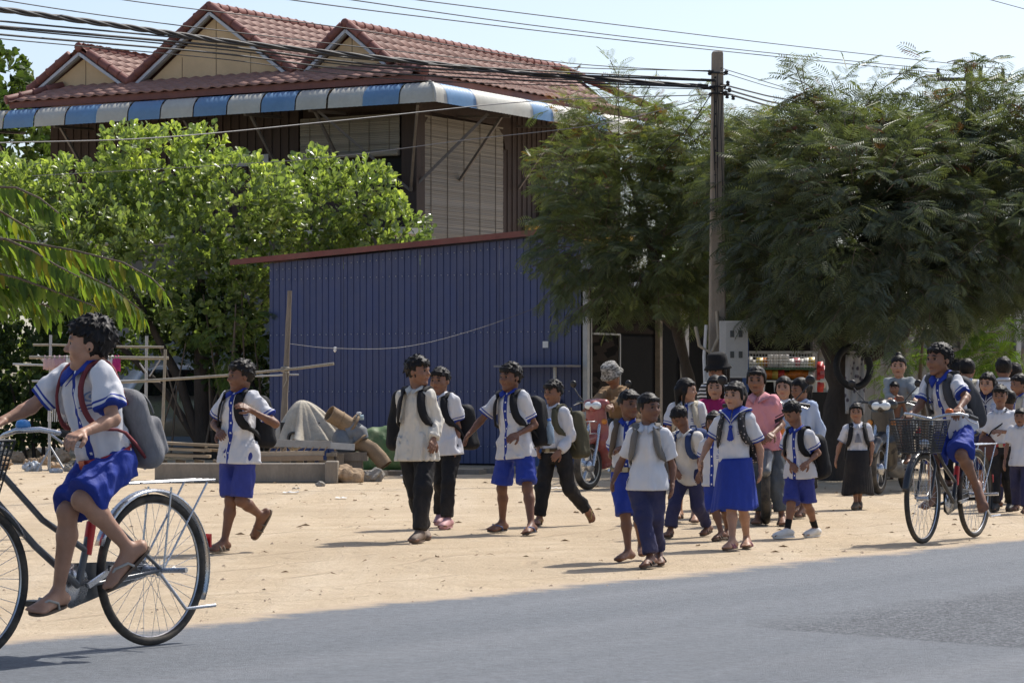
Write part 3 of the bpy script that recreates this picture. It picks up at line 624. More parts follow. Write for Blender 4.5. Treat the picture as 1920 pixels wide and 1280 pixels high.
# ---- feathery compound leaved trees (right)
def feather_base(np_=7):
    V = []; Fs = []
    for k in range(np_):
        x = .14+.86*k/np_; l = .40*math.sin(math.pi*(.20+.74*k/np_))**.8
        for s_ in (1, -1):
            b = len(V); dx = .17; V += [(x, 0, 0), (x+dx*.5-.028, s_*l*.55, .012-.03*x), (x+dx, s_*l, -.08*x-.03), (x+dx*.5+.032, s_*l*.5, -.03*x-.01)]; Fs.append((b, b+1, b+2, b+3) if s_ < 0 else (b, b+3, b+2, b+1))
    b = len(V); V += [(0, .008, 0), (0, -.008, 0), (1, -.004, -.06), (1, .004, -.06)]; Fs.append((b, b+1, b+2, b+3)); return np.array(V), Fs
FEA, FEAF = feather_base()
def feather_crown(name, blobs, per_m2, leaf, parent, material, seed, shoots=(), inner=.3, keepfn=None, mind=.7):
    rs = np.random.RandomState(seed); P = []; L = []; N_ = []; TW = []
    def spray(p, d, ln, nl, droop_):
        d = d/np.linalg.norm(d); q = p.copy(); st = ln/nl; pts = [q.copy()]
        for i in range(nl):
            d = d+np.array([0, 0, -droop_])*(1./nl)*(.4+i/nl); d /= np.linalg.norm(d); q = q+d*st; pts.append(q.copy())
            sdv = np.cross(d, [0, 0, 1]); sdv /= np.linalg.norm(sdv)+1e-9; sgn = 1 if i % 2 else -1
            for s_ in ((sgn,) if i < nl-2 else (1, -1)):
                ld = d*rs.uniform(.4, .8)+sdv*s_*rs.uniform(.4, .8)+np.array([0, 0, rs.uniform(-.45, .10)]); P.append(q.copy()); L.append(ld); N_.append(np.array([0, 0, 1])+.45*rs.randn(3))
        TW.append(pts)
    for (c, r_) in blobs:
        c = np.array(c); r_ = np.array(r_); area = 4*math.pi*(((r_[0]*r_[1])**1.6+(r_[0]*r_[2])**1.6+(r_[1]*r_[2])**1.6)/3)**(1/1.6)
        n = int(area*per_m2); u = unit(n, rs); rad = np.where(rs.rand(n) < inner, rs.uniform(.5, .85, n), rs.uniform(.82, 1.0, n)+.10*np.sin(u[:, 0]*6+c[0]*3)*np.cos(u[:, 2]*5+c[1]))
        p = c+u*r_*rad[:, None]
        for i in range(n):
            skip = False
            for (c2, r2) in blobs:
                if c2 is not None and not np.allclose(c2, c) and np.linalg.norm((p[i]-np.array(c2))/np.array(r2)) < mind: skip = True; break
            if skip or (keepfn and not keepfn(p[i])): continue
            d = u[i]/r_; d /= np.linalg.norm(d); d = d+np.array([0, 0, .25])+.3*rs.randn(3); spray(p[i], d, rs.uniform(.3, .55), rs.randint(4, 7), .9)
    for (a, b_) in shoots:
        a = np.array(a); b_ = np.array(b_); spray(a, b_-a, np.linalg.norm(b_-a)*1.02, int(np.linalg.norm(b_-a)/.075), .5)
        for f in (.35, .5, .65, .8):
            q = a+(b_-a)*f; spray(q, (b_-a)/np.linalg.norm(b_-a)+rs.randn(3)*.6, rs.uniform(.25, .6), 5, .8)
    P = np.array(P); L = np.array(L); N_ = np.array(N_); n = len(P); S = leaf*rs.uniform(.7, 1.2, n)
    V, Fc = place(FEA, FEAF, P, frames(L, N_), S); rnd = np.repeat(np.clip(rs.beta(1.4, 3.0, n)+np.clip((P[:, 2]-3.2)/4, 0, .3), 0, 1), len(FEA))
    o = link_obj(name, mesh_np(name, V, Fc, False, {'rnd': rnd}), material, parent)
    b = MB()
    for pts in TW[::2]: b.tube(pts[::2] if len(pts) > 3 else pts, .006, 4, caps=False)
    tw = b.build('twigs', M_bark, parent); tw['kind'] = 'stuff'
    return o, n
M_leafC = leaf_mat('feather_leaf', [(0, (.058, .073, .056)), (.4, (.092, .110, .076)), (.75, (.138, .155, .085)), (.97, (.21, .22, .085)), (1, (.17, .07, .04))], .36, .45, .4, 1.08)
def rel(bs, o): return [((c[0]-o[0], c[1]-o[1], c[2]-o[2]), r_) for c, r_ in bs]
def relp(ps, o): return [tuple((a-Vector(o))[:] for a in q) for q in ps]
tloc = gnd(1568, 900)
big = thing('spreading_tree', 'large spreading tree with feathery dark foliage and a hanging tyre', 'tree', tloc)
bl = [blob(1480, 400, 36.6, 105, 115, 1.0), blob(1620, 400, 34.8, 150, 160, 1.5), blob(1800, 385, 35.4, 140, 125, 1.3), blob(1950, 380, 36, 130, 140, 1.4), blob(1510, 510, 36.0, 100, 90, 1.0), blob(1680, 520, 34.6, 120, 75, 1.1), blob(1840, 450, 34.8, 100, 80, 1.0), blob(1560, 300, 36, 120, 70, 1.0), blob(1700, 290, 36.2, 110, 60, 1.0), blob(1860, 270, 36.4, 100, 70, 1.0), blob(1455, 320, 37.6, 70, 65, .7), blob(1480, 570, 37.0, 80, 45, .7), blob(1395, 340, 39.0, 60, 100, .7), blob(1660, 425, 37.5, 320, 140, 1.2), blob(1560, 600, 36.2, 60, 30, .4)]
sh = [(at(1540, 290, 35.6), at(1500, 120, 35.2)), (at(1545, 270, 35.6), at(1580, 130, 35.4)), (at(1570, 260, 35.6), at(1690, 110, 35.4)), (at(1640, 200, 35.5), at(1850, 72, 35.0)), (at(1680, 270, 35.6), at(1840, 120, 35.4)), (at(1780, 240, 35.6), at(1930, 110, 35.4)), (at(1800, 260, 35.6), at(1890, 180, 35.2)), (at(1480, 300, 37.4), at(1450, 210, 37)), (at(1420, 300, 38), at(1425, 220, 37.6)), (at(1620, 260, 36), at(1640, 170, 35.6)), (at(1450, 260, 36), at(1500, 190, 35.6)), (at(1870, 230, 35.6), at(1960, 160, 35.4)), (at(1560, 180, 35.4), at(1510, 170, 35.2)), (at(1700, 560, 33.6), at(1660, 640, 33.3))]
o, nC = feather_crown('crown', rel(bl, tloc), 27, .25, big, M_leafC, 31, relp(sh, tloc), keepfn=lambda p: p[2] > 2.2)
trunk_mesh([(0, 0, -.1), (-.02, 0, .6), (.06, 0, 1.2), (.02, 0, 1.6), (-.15, .1, 2.2), (-.2, .2, 3.2)], [.26, .19, .17, .19, .15, .06], 12).build('trunk', M_barkd, big)
for q in ([(.0, 0, 1.5), (.5, -.2, 1.65), (.85, -.3, 1.9), (1.0, -.3, 2.6), (1.3, -.2, 3.4)], [(0, 0, 1.7), (-.5, 0, 2.3), (-.9, .1, 3.2)], [(0, 0, 1.9), (.4, .3, 2.8), (.8, .4, 3.8), (1.6, .3, 4.2)], [(.5, -.2, 1.66), (.62, -.22, 1.84), (.7, -.2, 1.9)]):
    q = [Vector(p) for p in q]; trunk_mesh(q, [.10, .085, .075, .05, .03][:len(q)], 9).build('limb', M_barkd, big)
t2 = gnd(1290, 880)
feath = thing('feathery_tree', 'feathery light topped tree leaning over the shed corner behind the concrete pole', 'tree', t2)
bl = [blob(1180, 370, 40.9, 115, 120, 1.1), blob(1270, 420, 40.9, 105, 115, 1.0), blob(1130, 470, 40.4, 80, 80, .8), blob(1200, 480, 40.4, 100, 62, .9), blob(1320, 340, 40.8, 80, 90, .9), blob(1110, 330, 41, 60, 60, .7), blob(1350, 470, 41.6, 100, 95, .9), blob(1170, 260, 41, 70, 50, .7), blob(1400, 430, 41.5, 90, 160, 1.0), blob(1270, 290, 41, 70, 40, .7), blob(1345, 410, 42.6, 85, 110, .8)]
sh = [(at(1130, 300, 40.4), at(1080, 120, 40.0)), (at(1160, 260, 40.6), at(1160, 125, 40.4)), (at(1200, 260, 40.4), at(1200, 170, 40.2)), (at(1100, 380, 40), at(1010, 330, 39.6)), (at(1090, 430, 40), at(1000, 395, 39.6)), (at(1120, 340, 40), at(1040, 270, 39.7)), (at(1100, 500, 39.8), at(1040, 550, 39.5)), (at(1150, 540, 39.6), at(1080, 580, 39.3)), (at(1240, 250, 40.6), at(1290, 185, 40.4)), (at(1110, 250, 40.6), at(1050, 180, 40.4)), (at(1230, 520, 39.9), at(1240, 580, 39.7)), (at(1290, 250, 41), at(1320, 200, 41)), (at(1090, 470, 39.9), at(1000, 460, 39.6)), (at(1310, 540, 40.4), at(1310, 610, 40.3))]
M_leafD = leaf_mat('feather_leaf_light', [(0, (.066, .085, .054)), (.4, (.108, .130, .070)), (.75, (.17, .19, .080)), (.97, (.25, .25, .09)), (1, (.17, .07, .03))], .40, .45, .4, 1.12)
o, nD = feather_crown('crown', rel(bl, t2), 30, .21, feath, M_leafD, 33, relp(sh, t2), keepfn=lambda p: p[2] > 2.5)
trunk_mesh([(0, 0, -.1), (.05, 0, 1.2), (-.2, -.2, 2.2), (-.6, -.3, 3.4), (-.9, -.2, 4.4)], [.11, .09, .08, .06, .03]).build('trunk', M_barkd, feath)
for q in ([(-.1, -.1, 2.0), (-.8, -.5, 2.6), (-1.4, -.7, 3.0)], [(-.3, -.2, 2.6), (.3, 0, 3.4), (.5, 0, 4.2)]): trunk_mesh(q, [.05, .035, .015]).build('limb', M_barkd, feath)
# ---- small light green sapling clumps on the right and left
def sapling(label, px, py, Y, bls, seed, leaf, m, d=9, cat='tree', name='sapling'):
    p0 = gnd(px, HORIZON+FPX*CAM_H/Y); t_ = thing(name, label, cat, p0)
    feather_crown('crown', rel([blob(*b_) for b_ in bls], p0), d, leaf, t_, m, seed); zt = max(c[2]+r_[2]*.5 for c, r_ in [blob(*b_) for b_ in bls])
    trunk_mesh([(0, 0, -.05), (.04, 0, zt*.3), (-.03, .05, zt*.65), (.02, 0, zt)], [.05, .04, .03, .012]).build('trunk', M_bark, t_); return t_
M_leafE = leaf_mat('pale_feather_leaf', [(0, (.06, .10, .025)), (.5, (.11, .17, .035)), (1, (.2, .25, .05))], .42, .5, .3)
sapling('slender pale green tree standing past the grey gate', 1935, 0, 42, [(1930, 560, 42, 60, 120, .7), (1900, 660, 41.8, 40, 70, .5), (1960, 420, 42, 60, 120, .7), (1890, 590, 41.8, 30, 60, .4)], 41, .30, M_leafE)
sapling('low bright shrub hanging behind the big tree trunk', 1730, 0, 40, [(1735, 650, 40, 60, 38, .5), (1690, 690, 40, 40, 40, .4), (1760, 620, 40, 40, 25, .4)], 43, .22, M_leafE, name='shrub')
sapling('thin feathery sapling growing in front of the bush tree', 440, 0, 46.2, [(450, 640, 46.2, 45, 55, .4), (425, 590, 46.2, 30, 40, .3), (470, 590, 46.4, 25, 30, .3)], 45, .2, M_leafE, 7)
# ---- background trees
def far_tree(label, px, Y, bls, seed, m=None, leaf=.3, name='background_tree'):
    p0 = Vector(((px-960)/FPX*Y, Y, 0)); t_ = thing(name, label, 'tree', p0)
    rosette_crown('crown', rel([blob(*b_) for b_ in bls], p0), 9, leaf, t_, m or M_leafF, seed, .3, .2); trunk_mesh([(0, 0, -.05), (.1, 0, 2), (0, 0, 5.0)], [.25, .2, .1]).build('trunk', M_barkd, t_)
M_leafF = leaf_mat('far_leaf', [(0, (.035, .06, .022)), (.5, (.06, .10, .03)), (1, (.12, .16, .045))], .3, .6, .2)
far_tree('dark green round tree rising behind the left end of the house', -30, 85, [(0, 150, 85, 45, 60, 2), (20, 200, 85, 45, 50, 2), (-60, 180, 85, 70, 90, 2), (10, 260, 84, 90, 60, 2), (40, 290, 84, 80, 40, 1.5)], 51)
far_tree('hazy green tree far behind the grey gate', 1760, 75, [(1700, 560, 75, 120, 120, 2), (1850, 560, 75, 120, 130, 2), (1600, 600, 75, 120, 100, 2), (1980, 600, 75, 120, 160, 2)], 53)
far_tree('leafy tree filling the gap behind the feathery tree', 1400, 70, [(1350, 520, 70, 120, 130, 2), (1480, 560, 70, 120, 110, 2)], 55)
# palm fronds just behind the concrete pole
pl = thing('palm_tree', 'small palm with spiky fronds behind the concrete pole', 'palm', (at(1385, 300, 52).x, 52, 0))
trunk_mesh([(0, 0, -.05), (.05, 0, 2.5), (0, 0, 5.0)], [.16, .13, .11]).build('trunk', M_bark, pl)
M_palm = leaf_mat('palm_leaf', [(0, (.05, .075, .035)), (1, (.09, .12, .05))], .25, .5)
for k in range(14):
    a = 2.399*k; el = R(20+ (k*37) % 60); V = []; Fs = []
    dh = Vector((math.cos(a), math.sin(a), 0)); c0 = Vector((0, 0, 5.0))
    for i in range(12):
        f = (i+1)/12; p = c0+dh*(1.3*f*math.cos(el))+Vector((0, 0, 1.3*f*math.sin(el)-.5*f*f)); sdv = dh.cross(Vector((0, 0, 1)))
        for s_ in (1, -1):
            b_ = len(V); tip = p+sdv*s_*.42*(1-.5*f)+dh*.25+Vector((0, 0, -.1)); V += [p, p+dh*.05, tip]; Fs.append((b_, b_+1, b_+2))
    link_obj('frond', mesh_np('frond', [v[:] for v in V], Fs, False, {'rnd': np.full(len(V), random.random())}), M_palm, pl)

# dark hedge mass under and left of the bush tree
def hedge(label, px, Y, bls, seed, d=40, leaf=.13):
    p0 = Vector(((px-960)/FPX*Y, Y, 0)); t_ = thing('shrub', label, 'shrub', p0); rosette_crown('foliage', rel([blob(*b_) for b_ in bls], p0), d, leaf, t_, M_leafG, seed, .35, .1)
    for k in range(4): trunk_mesh([(.15*k-.2, 0, -.05), (.2*k-.3, .1, .6), (.35*k-.5, .1, 1.4)], [.04, .03, .015]).build('stem', M_barkd, t_)
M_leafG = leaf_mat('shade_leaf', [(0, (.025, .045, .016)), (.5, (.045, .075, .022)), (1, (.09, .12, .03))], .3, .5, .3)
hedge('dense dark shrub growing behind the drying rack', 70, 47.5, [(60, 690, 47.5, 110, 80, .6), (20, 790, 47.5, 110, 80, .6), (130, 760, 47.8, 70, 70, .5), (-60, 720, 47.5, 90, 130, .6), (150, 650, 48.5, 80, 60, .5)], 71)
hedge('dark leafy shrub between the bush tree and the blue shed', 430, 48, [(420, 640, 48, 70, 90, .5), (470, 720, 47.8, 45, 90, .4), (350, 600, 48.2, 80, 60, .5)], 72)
# ================================================================== PEOPLE: bodies and clothes are grown as smooth distance fields, then meshed
def U(v): v = np.asarray(v, float); return v/(np.linalg.norm(v)+1e-12)
class Field:
    def __init__(s, lo, hi, h):
        s.lo = np.asarray(lo, float); s.h = h; s.n = np.ceil((np.asarray(hi, float)-s.lo)/h).astype(int)+1
        s.ax = [(s.lo[i]+np.arange(s.n[i])*h) for i in range(3)]; s.D = np.full(s.n, 1.0, np.float32)
    def sub(s, lo, hi):
        a = np.clip(np.floor((np.asarray(lo)-s.lo)/s.h).astype(int), 0, s.n); b = np.clip(np.ceil((np.asarray(hi)-s.lo)/s.h).astype(int)+1, 0, s.n)
        return tuple(slice(a[i], b[i]) for i in range(3))
    def grid(s, sl): return s.ax[0][sl[0]][:, None, None], s.ax[1][sl[1]][None, :, None], s.ax[2][sl[2]][None, None, :]
    def comb(s, sl, d, k, mode='u'):
        c = s.D[sl]
        if c.size == 0: return
        if mode == 'u':
            h = np.clip(.5+.5*(c-d)/k, 0, 1) if k > 0 else (c > d).astype(float); s.D[sl] = c*(1-h)+d*h-(k*h*(1-h) if k > 0 else 0)
        elif mode == 's':
            h = np.clip(.5-.5*(c+d)/k, 0, 1); s.D[sl] = c*(1-h)-d*h+k*h*(1-h)
        elif mode == 'i': s.D[sl] = np.maximum(c, d)
    def cone(s, a, b, ra, rb, k=.015, flat=None, mode='u', cut0=False, cut1=False, wr=None):
        "tapered capsule; flat=(dir, factor) squashes it along dir; cut0/cut1 give flat ends"
        a = np.asarray(a, float); b = np.asarray(b, float); m = max(ra, rb)*1.4+k+3*s.h
        sl = s.sub(np.minimum(a, b)-m, np.maximum(a, b)+m); X, Y, Z = s.grid(sl); d = b-a; L2 = d@d+1e-9
        px, py, pz = X-a[0], Y-a[1], Z-a[2]; t = (px*d[0]+py*d[1]+pz*d[2])/L2; tc = np.clip(t, 0, 1)
        qx, qy, qz = px-tc*d[0], py-tc*d[1], pz-tc*d[2]
        q2 = qx*qx+qy*qy+qz*qz
        if flat is not None:
            f = U(flat[0]); w = qx*f[0]+qy*f[1]+qz*f[2]; q2 = q2+w*w*(1/flat[1]**2-1)
        dd = np.sqrt(q2)-(ra+(rb-ra)*tc)
        if flat is not None: dd = dd*min(1, flat[1]*1.2)
        L = math.sqrt(L2)
        if wr is not None: dd = dd+wr(X, Y, Z)
        if cut0: dd = np.maximum(dd, -t*L)
        if cut1: dd = np.maximum(dd, (t-1)*L)
        s.comb(sl, dd, k, mode)
    def ell(s, c, r, A=np.eye(3), k=.015, mode='u'):
        "ellipsoid, A rows = axes"
        c = np.asarray(c, float); r = np.asarray(r, float); m = r.max()+k+3*s.h; sl = s.sub(c-m, c+m); X, Y, Z = s.grid(sl); px, py, pz = X-c[0], Y-c[1], Z-c[2]
        q = [(px*A[i][0]+py*A[i][1]+pz*A[i][2])/r[i] for i in range(3)]; q1 = np.sqrt(q[0]**2+q[1]**2+q[2]**2)
        g = np.sqrt((q[0]/r[0])**2+(q[1]/r[1])**2+(q[2]/r[2])**2)+1e-6
        s.comb(sl, q1*(q1-1)/g, k, mode)
    def loft(s, A0, A1, lat0, lat1, fw, T, W, Dp, k=.02, p=2.3, wr=None, ctr=None):
        "body trunk: superelliptic sections along A0->A1, lateral axis lat0..lat1, front axis fw"
        A0 = np.asarray(A0, float); A1 = np.asarray(A1, float); d = A1-A0; L = np.linalg.norm(d); d = d/L; m = max(W)*1.15+.05
        e0 = A0+d*(T[0]*L); e1 = A0+d*(T[-1]*L); sl = s.sub(np.minimum(e0, e1)-m, np.maximum(e0, e1)+m); X, Y, Z = s.grid(sl); px, py, pz = X-A0[0], Y-A0[1], Z-A0[2]
        t = (px*d[0]+py*d[1]+pz*d[2])/L; f = np.clip(t, 0, 1)
        lat = [lat0[i]+(lat1[i]-lat0[i])*f for i in range(3)]; u = px*lat[0]+py*lat[1]+pz*lat[2]
        fw = U(fw-d*(fw@d)); v = px*fw[0]+py*fw[1]+pz*fw[2]
        if ctr is not None: v = v-np.interp(t, T, ctr)
        w = np.interp(t, T, W); dp = np.interp(t, T, Dp); q = (np.abs(u/w)**p+np.abs(v/dp)**p)**(1/p); dd = (q-1)*np.minimum(w, dp)
        if wr is not None: dd = dd+wr(X, Y, Z)
        dd = np.maximum(dd, np.maximum((T[0]-t)*L, (t-T[-1])*L))
        s.comb(sl, dd, k)
    def plane(s, n, c, soft=0):
        "keep the side with n.x < c"
        sl = (slice(None),)*3; X, Y, Z = s.grid(sl); s.comb(sl, X*n[0]+Y*n[1]+Z*n[2]-c, 0, 'i')
    def mesh(s):
        "naive surface nets"
        D = s.D; I = D < 0; n = D.shape
        c8 = [I[i:n[0]-1+i, j:n[1]-1+j, k:n[2]-1+k] for i in (0, 1) for j in (0, 1) for k in (0, 1)]
        tot = sum(c.astype(np.int8) for c in c8); act = (tot > 0) & (tot < 8); idx = np.argwhere(act)
        if len(idx) == 0: return np.zeros((0, 3)), np.zeros((0, 4), int)
        num = np.full(act.shape, -1, np.int32); num[act] = np.arange(len(idx))
        vals = {}
        for o in [(i, j, k) for i in (0, 1) for j in (0, 1) for k in (0, 1)]: vals[o] = D[idx[:, 0]+o[0], idx[:, 1]+o[1], idx[:, 2]+o[2]]
        acc = np.zeros((len(idx), 3)); cnt = np.zeros(len(idx))
        for a in range(3):
            for o in vals:
                if o[a]: continue
                o2 = list(o); o2[a] = 1; o2 = tuple(o2); v0, v1 = vals[o], vals[o2]; x = (v0 < 0) != (v1 < 0)
                t = np.where(x, v0/(v0-v1+1e-12*(v0 == v1)), 0); pt = np.array(o, float)[None].repeat(len(idx), 0); pt[:, a] = t
                acc += pt*x[:, None]; cnt += x
        V = (idx+acc/cnt[:, None])*s.h+s.lo; Q = []
        for a in range(3):
            b, c = (a+1) % 3, (a+2) % 3; sl0 = [slice(None)]*3; sl1 = [slice(None)]*3; sl0[a] = slice(0, n[a]-1); sl1[a] = slice(1, n[a])
            e = I[tuple(sl0)] != I[tuple(sl1)]; ii = np.argwhere(e); ok = (ii[:, b] > 0) & (ii[:, c] > 0) & (ii[:, b] < n[b]-1) & (ii[:, c] < n[c]-1); ii = ii[ok]
            if len(ii) == 0: continue
            def nb(db, dc):
                j = ii.copy(); j[:, b] -= db; j[:, c] -= dc; return num[j[:, 0], j[:, 1], j[:, 2]]
            q = np.stack([nb(1, 1), nb(0, 1), nb(0, 0), nb(1, 0)], 1); flip = I[ii[:, 0], ii[:, 1], ii[:, 2]]; q[~flip] = q[~flip][:, ::-1]; Q.append(q)
        return V, np.concatenate(Q)
def wrinkle(rs, amp, lam=.10, n=6, zs=.55):
    K = rs.randn(n, 3)*(2*math.pi/lam)*.55; K[:, 2] *= zs; ph = rs.rand(n)*6.28
    def f(X, Y, Z):
        v = 0
        for i in range(n): v = v+np.sin(K[i, 0]*X+K[i, 1]*Y+K[i, 2]*Z+ph[i]+1.3*np.sin(.6*(K[i, 1]*X-K[i, 0]*Y+K[i, 2]*Z)))
        return amp/n*v*1.6-amp*.35
    return f
# ---- materials
def skin_mat(name, col):
    if name in _M: return _M[name]
    t = NT(name); a = t.noise(14, 4, .6); c = t.mix(t.attr('lip'), t.ramp(a, [(.3, tuple(x*.86 for x in col)), (.7, tuple(min(1, x*1.12) for x in col))]), (col[0]*.85, col[1]*.45, col[2]*.45))
    c = t.mix(t.attr('dark'), c, (.012, .009, .008)); c = t.mix(t.attr('white'), c, (.62, .58, .55)); t.color(c)
    t.rough(.52); t.b.inputs['Specular IOR Level'].default_value = .35; t.b.inputs['Subsurface Weight'].default_value = .08; t.b.inputs['Subsurface Radius'].default_value = (.01, .004, .002); t.bump(t.noise(90, 3, .6), .08, .004)
    _M[name] = t.m; return t.m
SKINS = [skin_mat('skin_tan', (.30, .155, .095)), skin_mat('skin_brown', (.22, .108, .066)), skin_mat('skin_deep', (.165, .078, .048)), skin_mat('skin_light', (.37, .205, .135))]
def hair_mat():
    t = NT('black_hair'); a = t.noise(60, 3, .6, stretch=(1, 1, .25)); t.color(t.ramp(a, [(.35, (.004, .0035, .0035)), (.7, (.014, .011, .010))])); t.rough(.55); t.b.inputs['Specular IOR Level'].default_value = .22; t.bump(a, .5, .006); return t.m
M_hair = hair_mat()
def cloth(name, col, rough=.85, var=.10, vscale=3.5, bump=.5, bscale=12, dust=0.0, **k): return mat(name, col, rough, var, vscale, bump, bscale, .025, spec=.2, dust=dust, stretch=(1, 1, .4), **k)
def shirt_mat(name, base, trim, placket=True, stripes=2, pocket=True, badge=None, dust=.0):
    "school shirt: trim drawn from the cut of the garment (sx, sz: place on the front in metres; st: distance from the sleeve hem)"
    if name in _M: return _M[name]
    t = NT(name); n1 = t.noise(4, 5, .6); c = t.ramp(n1, [(.3, tuple(x*.90 for x in base)), (.7, base)])
    if dust: c = t.mix(t.math('MULTIPLY', t.math('SUBTRACT', t.noise(7, 5, .7, w=4.0), .45, clamp=True), dust*2, clamp=True), c, (.42, .36, .28))
    sx = t.attr('sx'); sz = t.attr('sz'); fr = t.attr('front'); st = t.attr('st'); ns = t.math('GREATER_THAN', st, .9)
    fr = t.math('GREATER_THAN', fr, .3); fr = t.math('MULTIPLY', fr, ns)
    if stripes:
        m = t.between(st, -.02, .014)
        if stripes > 1: m = t.math('MAXIMUM', m, t.between(st, .024, .034))
        c = t.mix(m, c, trim)
    if placket:
        m = t.math('MULTIPLY', t.between(sx, -.016, .016), fr); c = t.mix(m, c, trim)
        bt = t.math('PINGPONG', t.math('ADD', sz, 10.0), .035); m = t.math('MULTIPLY', t.math('MULTIPLY', t.math('LESS_THAN', bt, .006), t.between(sx, -.006, .006)), fr); c = t.mix(m, c, (.7, .7, .7))
    else:
        m = t.math('MULTIPLY', t.between(sx, .016, .018), fr); c = t.mix(t.math('MULTIPLY', m, .5), c, tuple(x*.5 for x in base))
    if pocket:
        for (z0, z1) in ((.122, .130), (.137, .145)): c = t.mix(t.math('MULTIPLY', t.math('MULTIPLY', t.between(sz, -z1, -z0), t.between(sx, .038, .105)), fr), c, trim)
    if badge:
        dx = t.math('SUBTRACT', sx, .072); dz = t.math('ADD', sz, .092); r_ = t.math('SQRT', t.math('ADD', t.math('MULTIPLY', dx, dx), t.math('MULTIPLY', dz, dz)))
        c = t.mix(t.math('MULTIPLY', t.math('LESS_THAN', r_, .024), fr), c, badge); c = t.mix(t.math('MULTIPLY', t.math('LESS_THAN', r_, .018), fr), c, tuple(x*.8 for x in base)); c = t.mix(t.math('MULTIPLY', t.between(r_, .006, .012), fr), c, badge)
    t.color(c); t.rough(.85); t.b.inputs['Specular IOR Level'].default_value = .2
    t.b.inputs['Subsurface Weight'].default_value = .0
    t.bump(t.math('ADD', t.noise(11, 2, .5, stretch=(1, 1, .45)), t.math('MULTIPLY', t.noise(150, 2, .5), .05)), .45, .03)
    _M[name] = t.m; return t.m
ROYAL = (.022, .045, .26); NAVY = (.018, .022, .07)
WHITE = (.60, .60, .625); CREAM = (.59, .56, .50)
M_sh_uni = shirt_mat('uniform_shirt', WHITE, ROYAL, True, 2, True, (.16, .24, .42))
M_sh_red = shirt_mat('uniform_shirt_red_badge', WHITE, (.03, .055, .25), True, 2, True, (.50, .10, .05))
M_sh_plain = shirt_mat('plain_shirt', WHITE, WHITE, False, 0, False)
M_sh_cream = shirt_mat('cream_shirt', CREAM, CREAM, False, 0, False)
M_sh_dirty = shirt_mat('soiled_shirt', (.56, .54, .51), NAVY, False, 0, False, dust=.6)
M_sh_sailor = shirt_mat('sailor_shirt', WHITE, ROYAL, False, 2, True, (.16, .24, .42))
M_sh_girl = shirt_mat('girl_shirt', WHITE, (.20, .24, .36), False, 1, False)
M_sh_pink = shirt_mat('pink_polo', (.62, .27, .30), (.03, .02, .03), False, 2, False)
M_sh_blue = shirt_mat('light_blue_shirt', (.42, .50, .66), (.42, .50, .66), False, 0, False)
M_sh_brown = cloth('brown_shirt', (.26, .165, .09)); M_sh_grey = cloth('grey_shirt', (.26, .28, .29))
M_wcol = cloth('white_collar', (.62, .62, .65)); M_pinkc = cloth('pink_collar', (.60, .28, .30)); M_royal = cloth('royal_cloth', (.022, .044, .27), .7, .2, 5); M_royal2 = cloth('royal_faded_cloth', (.042, .054, .235), .8, .2, 5)
M_black = cloth('black_cloth', (.016, .016, .018), .8, .25, 4, dust=.08); M_navy = cloth('navy_cloth', (.032, .034, .085), .85, .22, 4, dust=.10)
M_grey = cloth('grey_denim', (.085, .095, .105), .85, .25, 5); M_skirtk = cloth('black_skirt', (.022, .022, .024), .85, .2, 4, dust=.10)
M_rubber = mat('rubber_sole', (.05, .045, .04), .8, .3, 9); M_brownsole = mat('brown_sandal', (.10, .07, .05), .75, .3, 9); M_tansole = mat('tan_sandal', (.19, .15, .11), .8, .2, 9); M_pinkclog = mat('pink_clog', (.46, .24, .24), .6, .15, 7); M_whiteshoe = mat('white_sneaker', (.66, .65, .62), .6, .08, 7); M_bluestrap = mat('blue_sandal', (.08, .11, .22), .7, .2, 9)
M_pack_k = cloth('black_pack', (.014, .014, .016), .75, .3, 5); M_pack_o = cloth('olive_pack', (.075, .07, .045), .8, .25, 5); M_pack_g = cloth('grey_pack', (.14, .13, .12), .8, .15, 5); M_pack_n = cloth('navy_pack', (.03, .05, .13), .8, .2, 5); M_pack_c = cloth('cream_pack', (.42, .38, .30), .8, .2, 12); M_pack_gb = cloth('charcoal_pack', (.06, .06, .065), .8, .2, 5)
def print_mat():
    t = NT('black_floral_pack'); v = t.node('TexVoronoi'); v.inputs['Scale'].default_value = 38; t.link(t.coord(), v.inputs['Vector']); t.color(t.ramp(v.outputs['Distance'], [(.18, (.45, .38, .36)), (.26, (.015, .014, .016))])); t.rough(.8); return t.m
M_pack_f = print_mat()

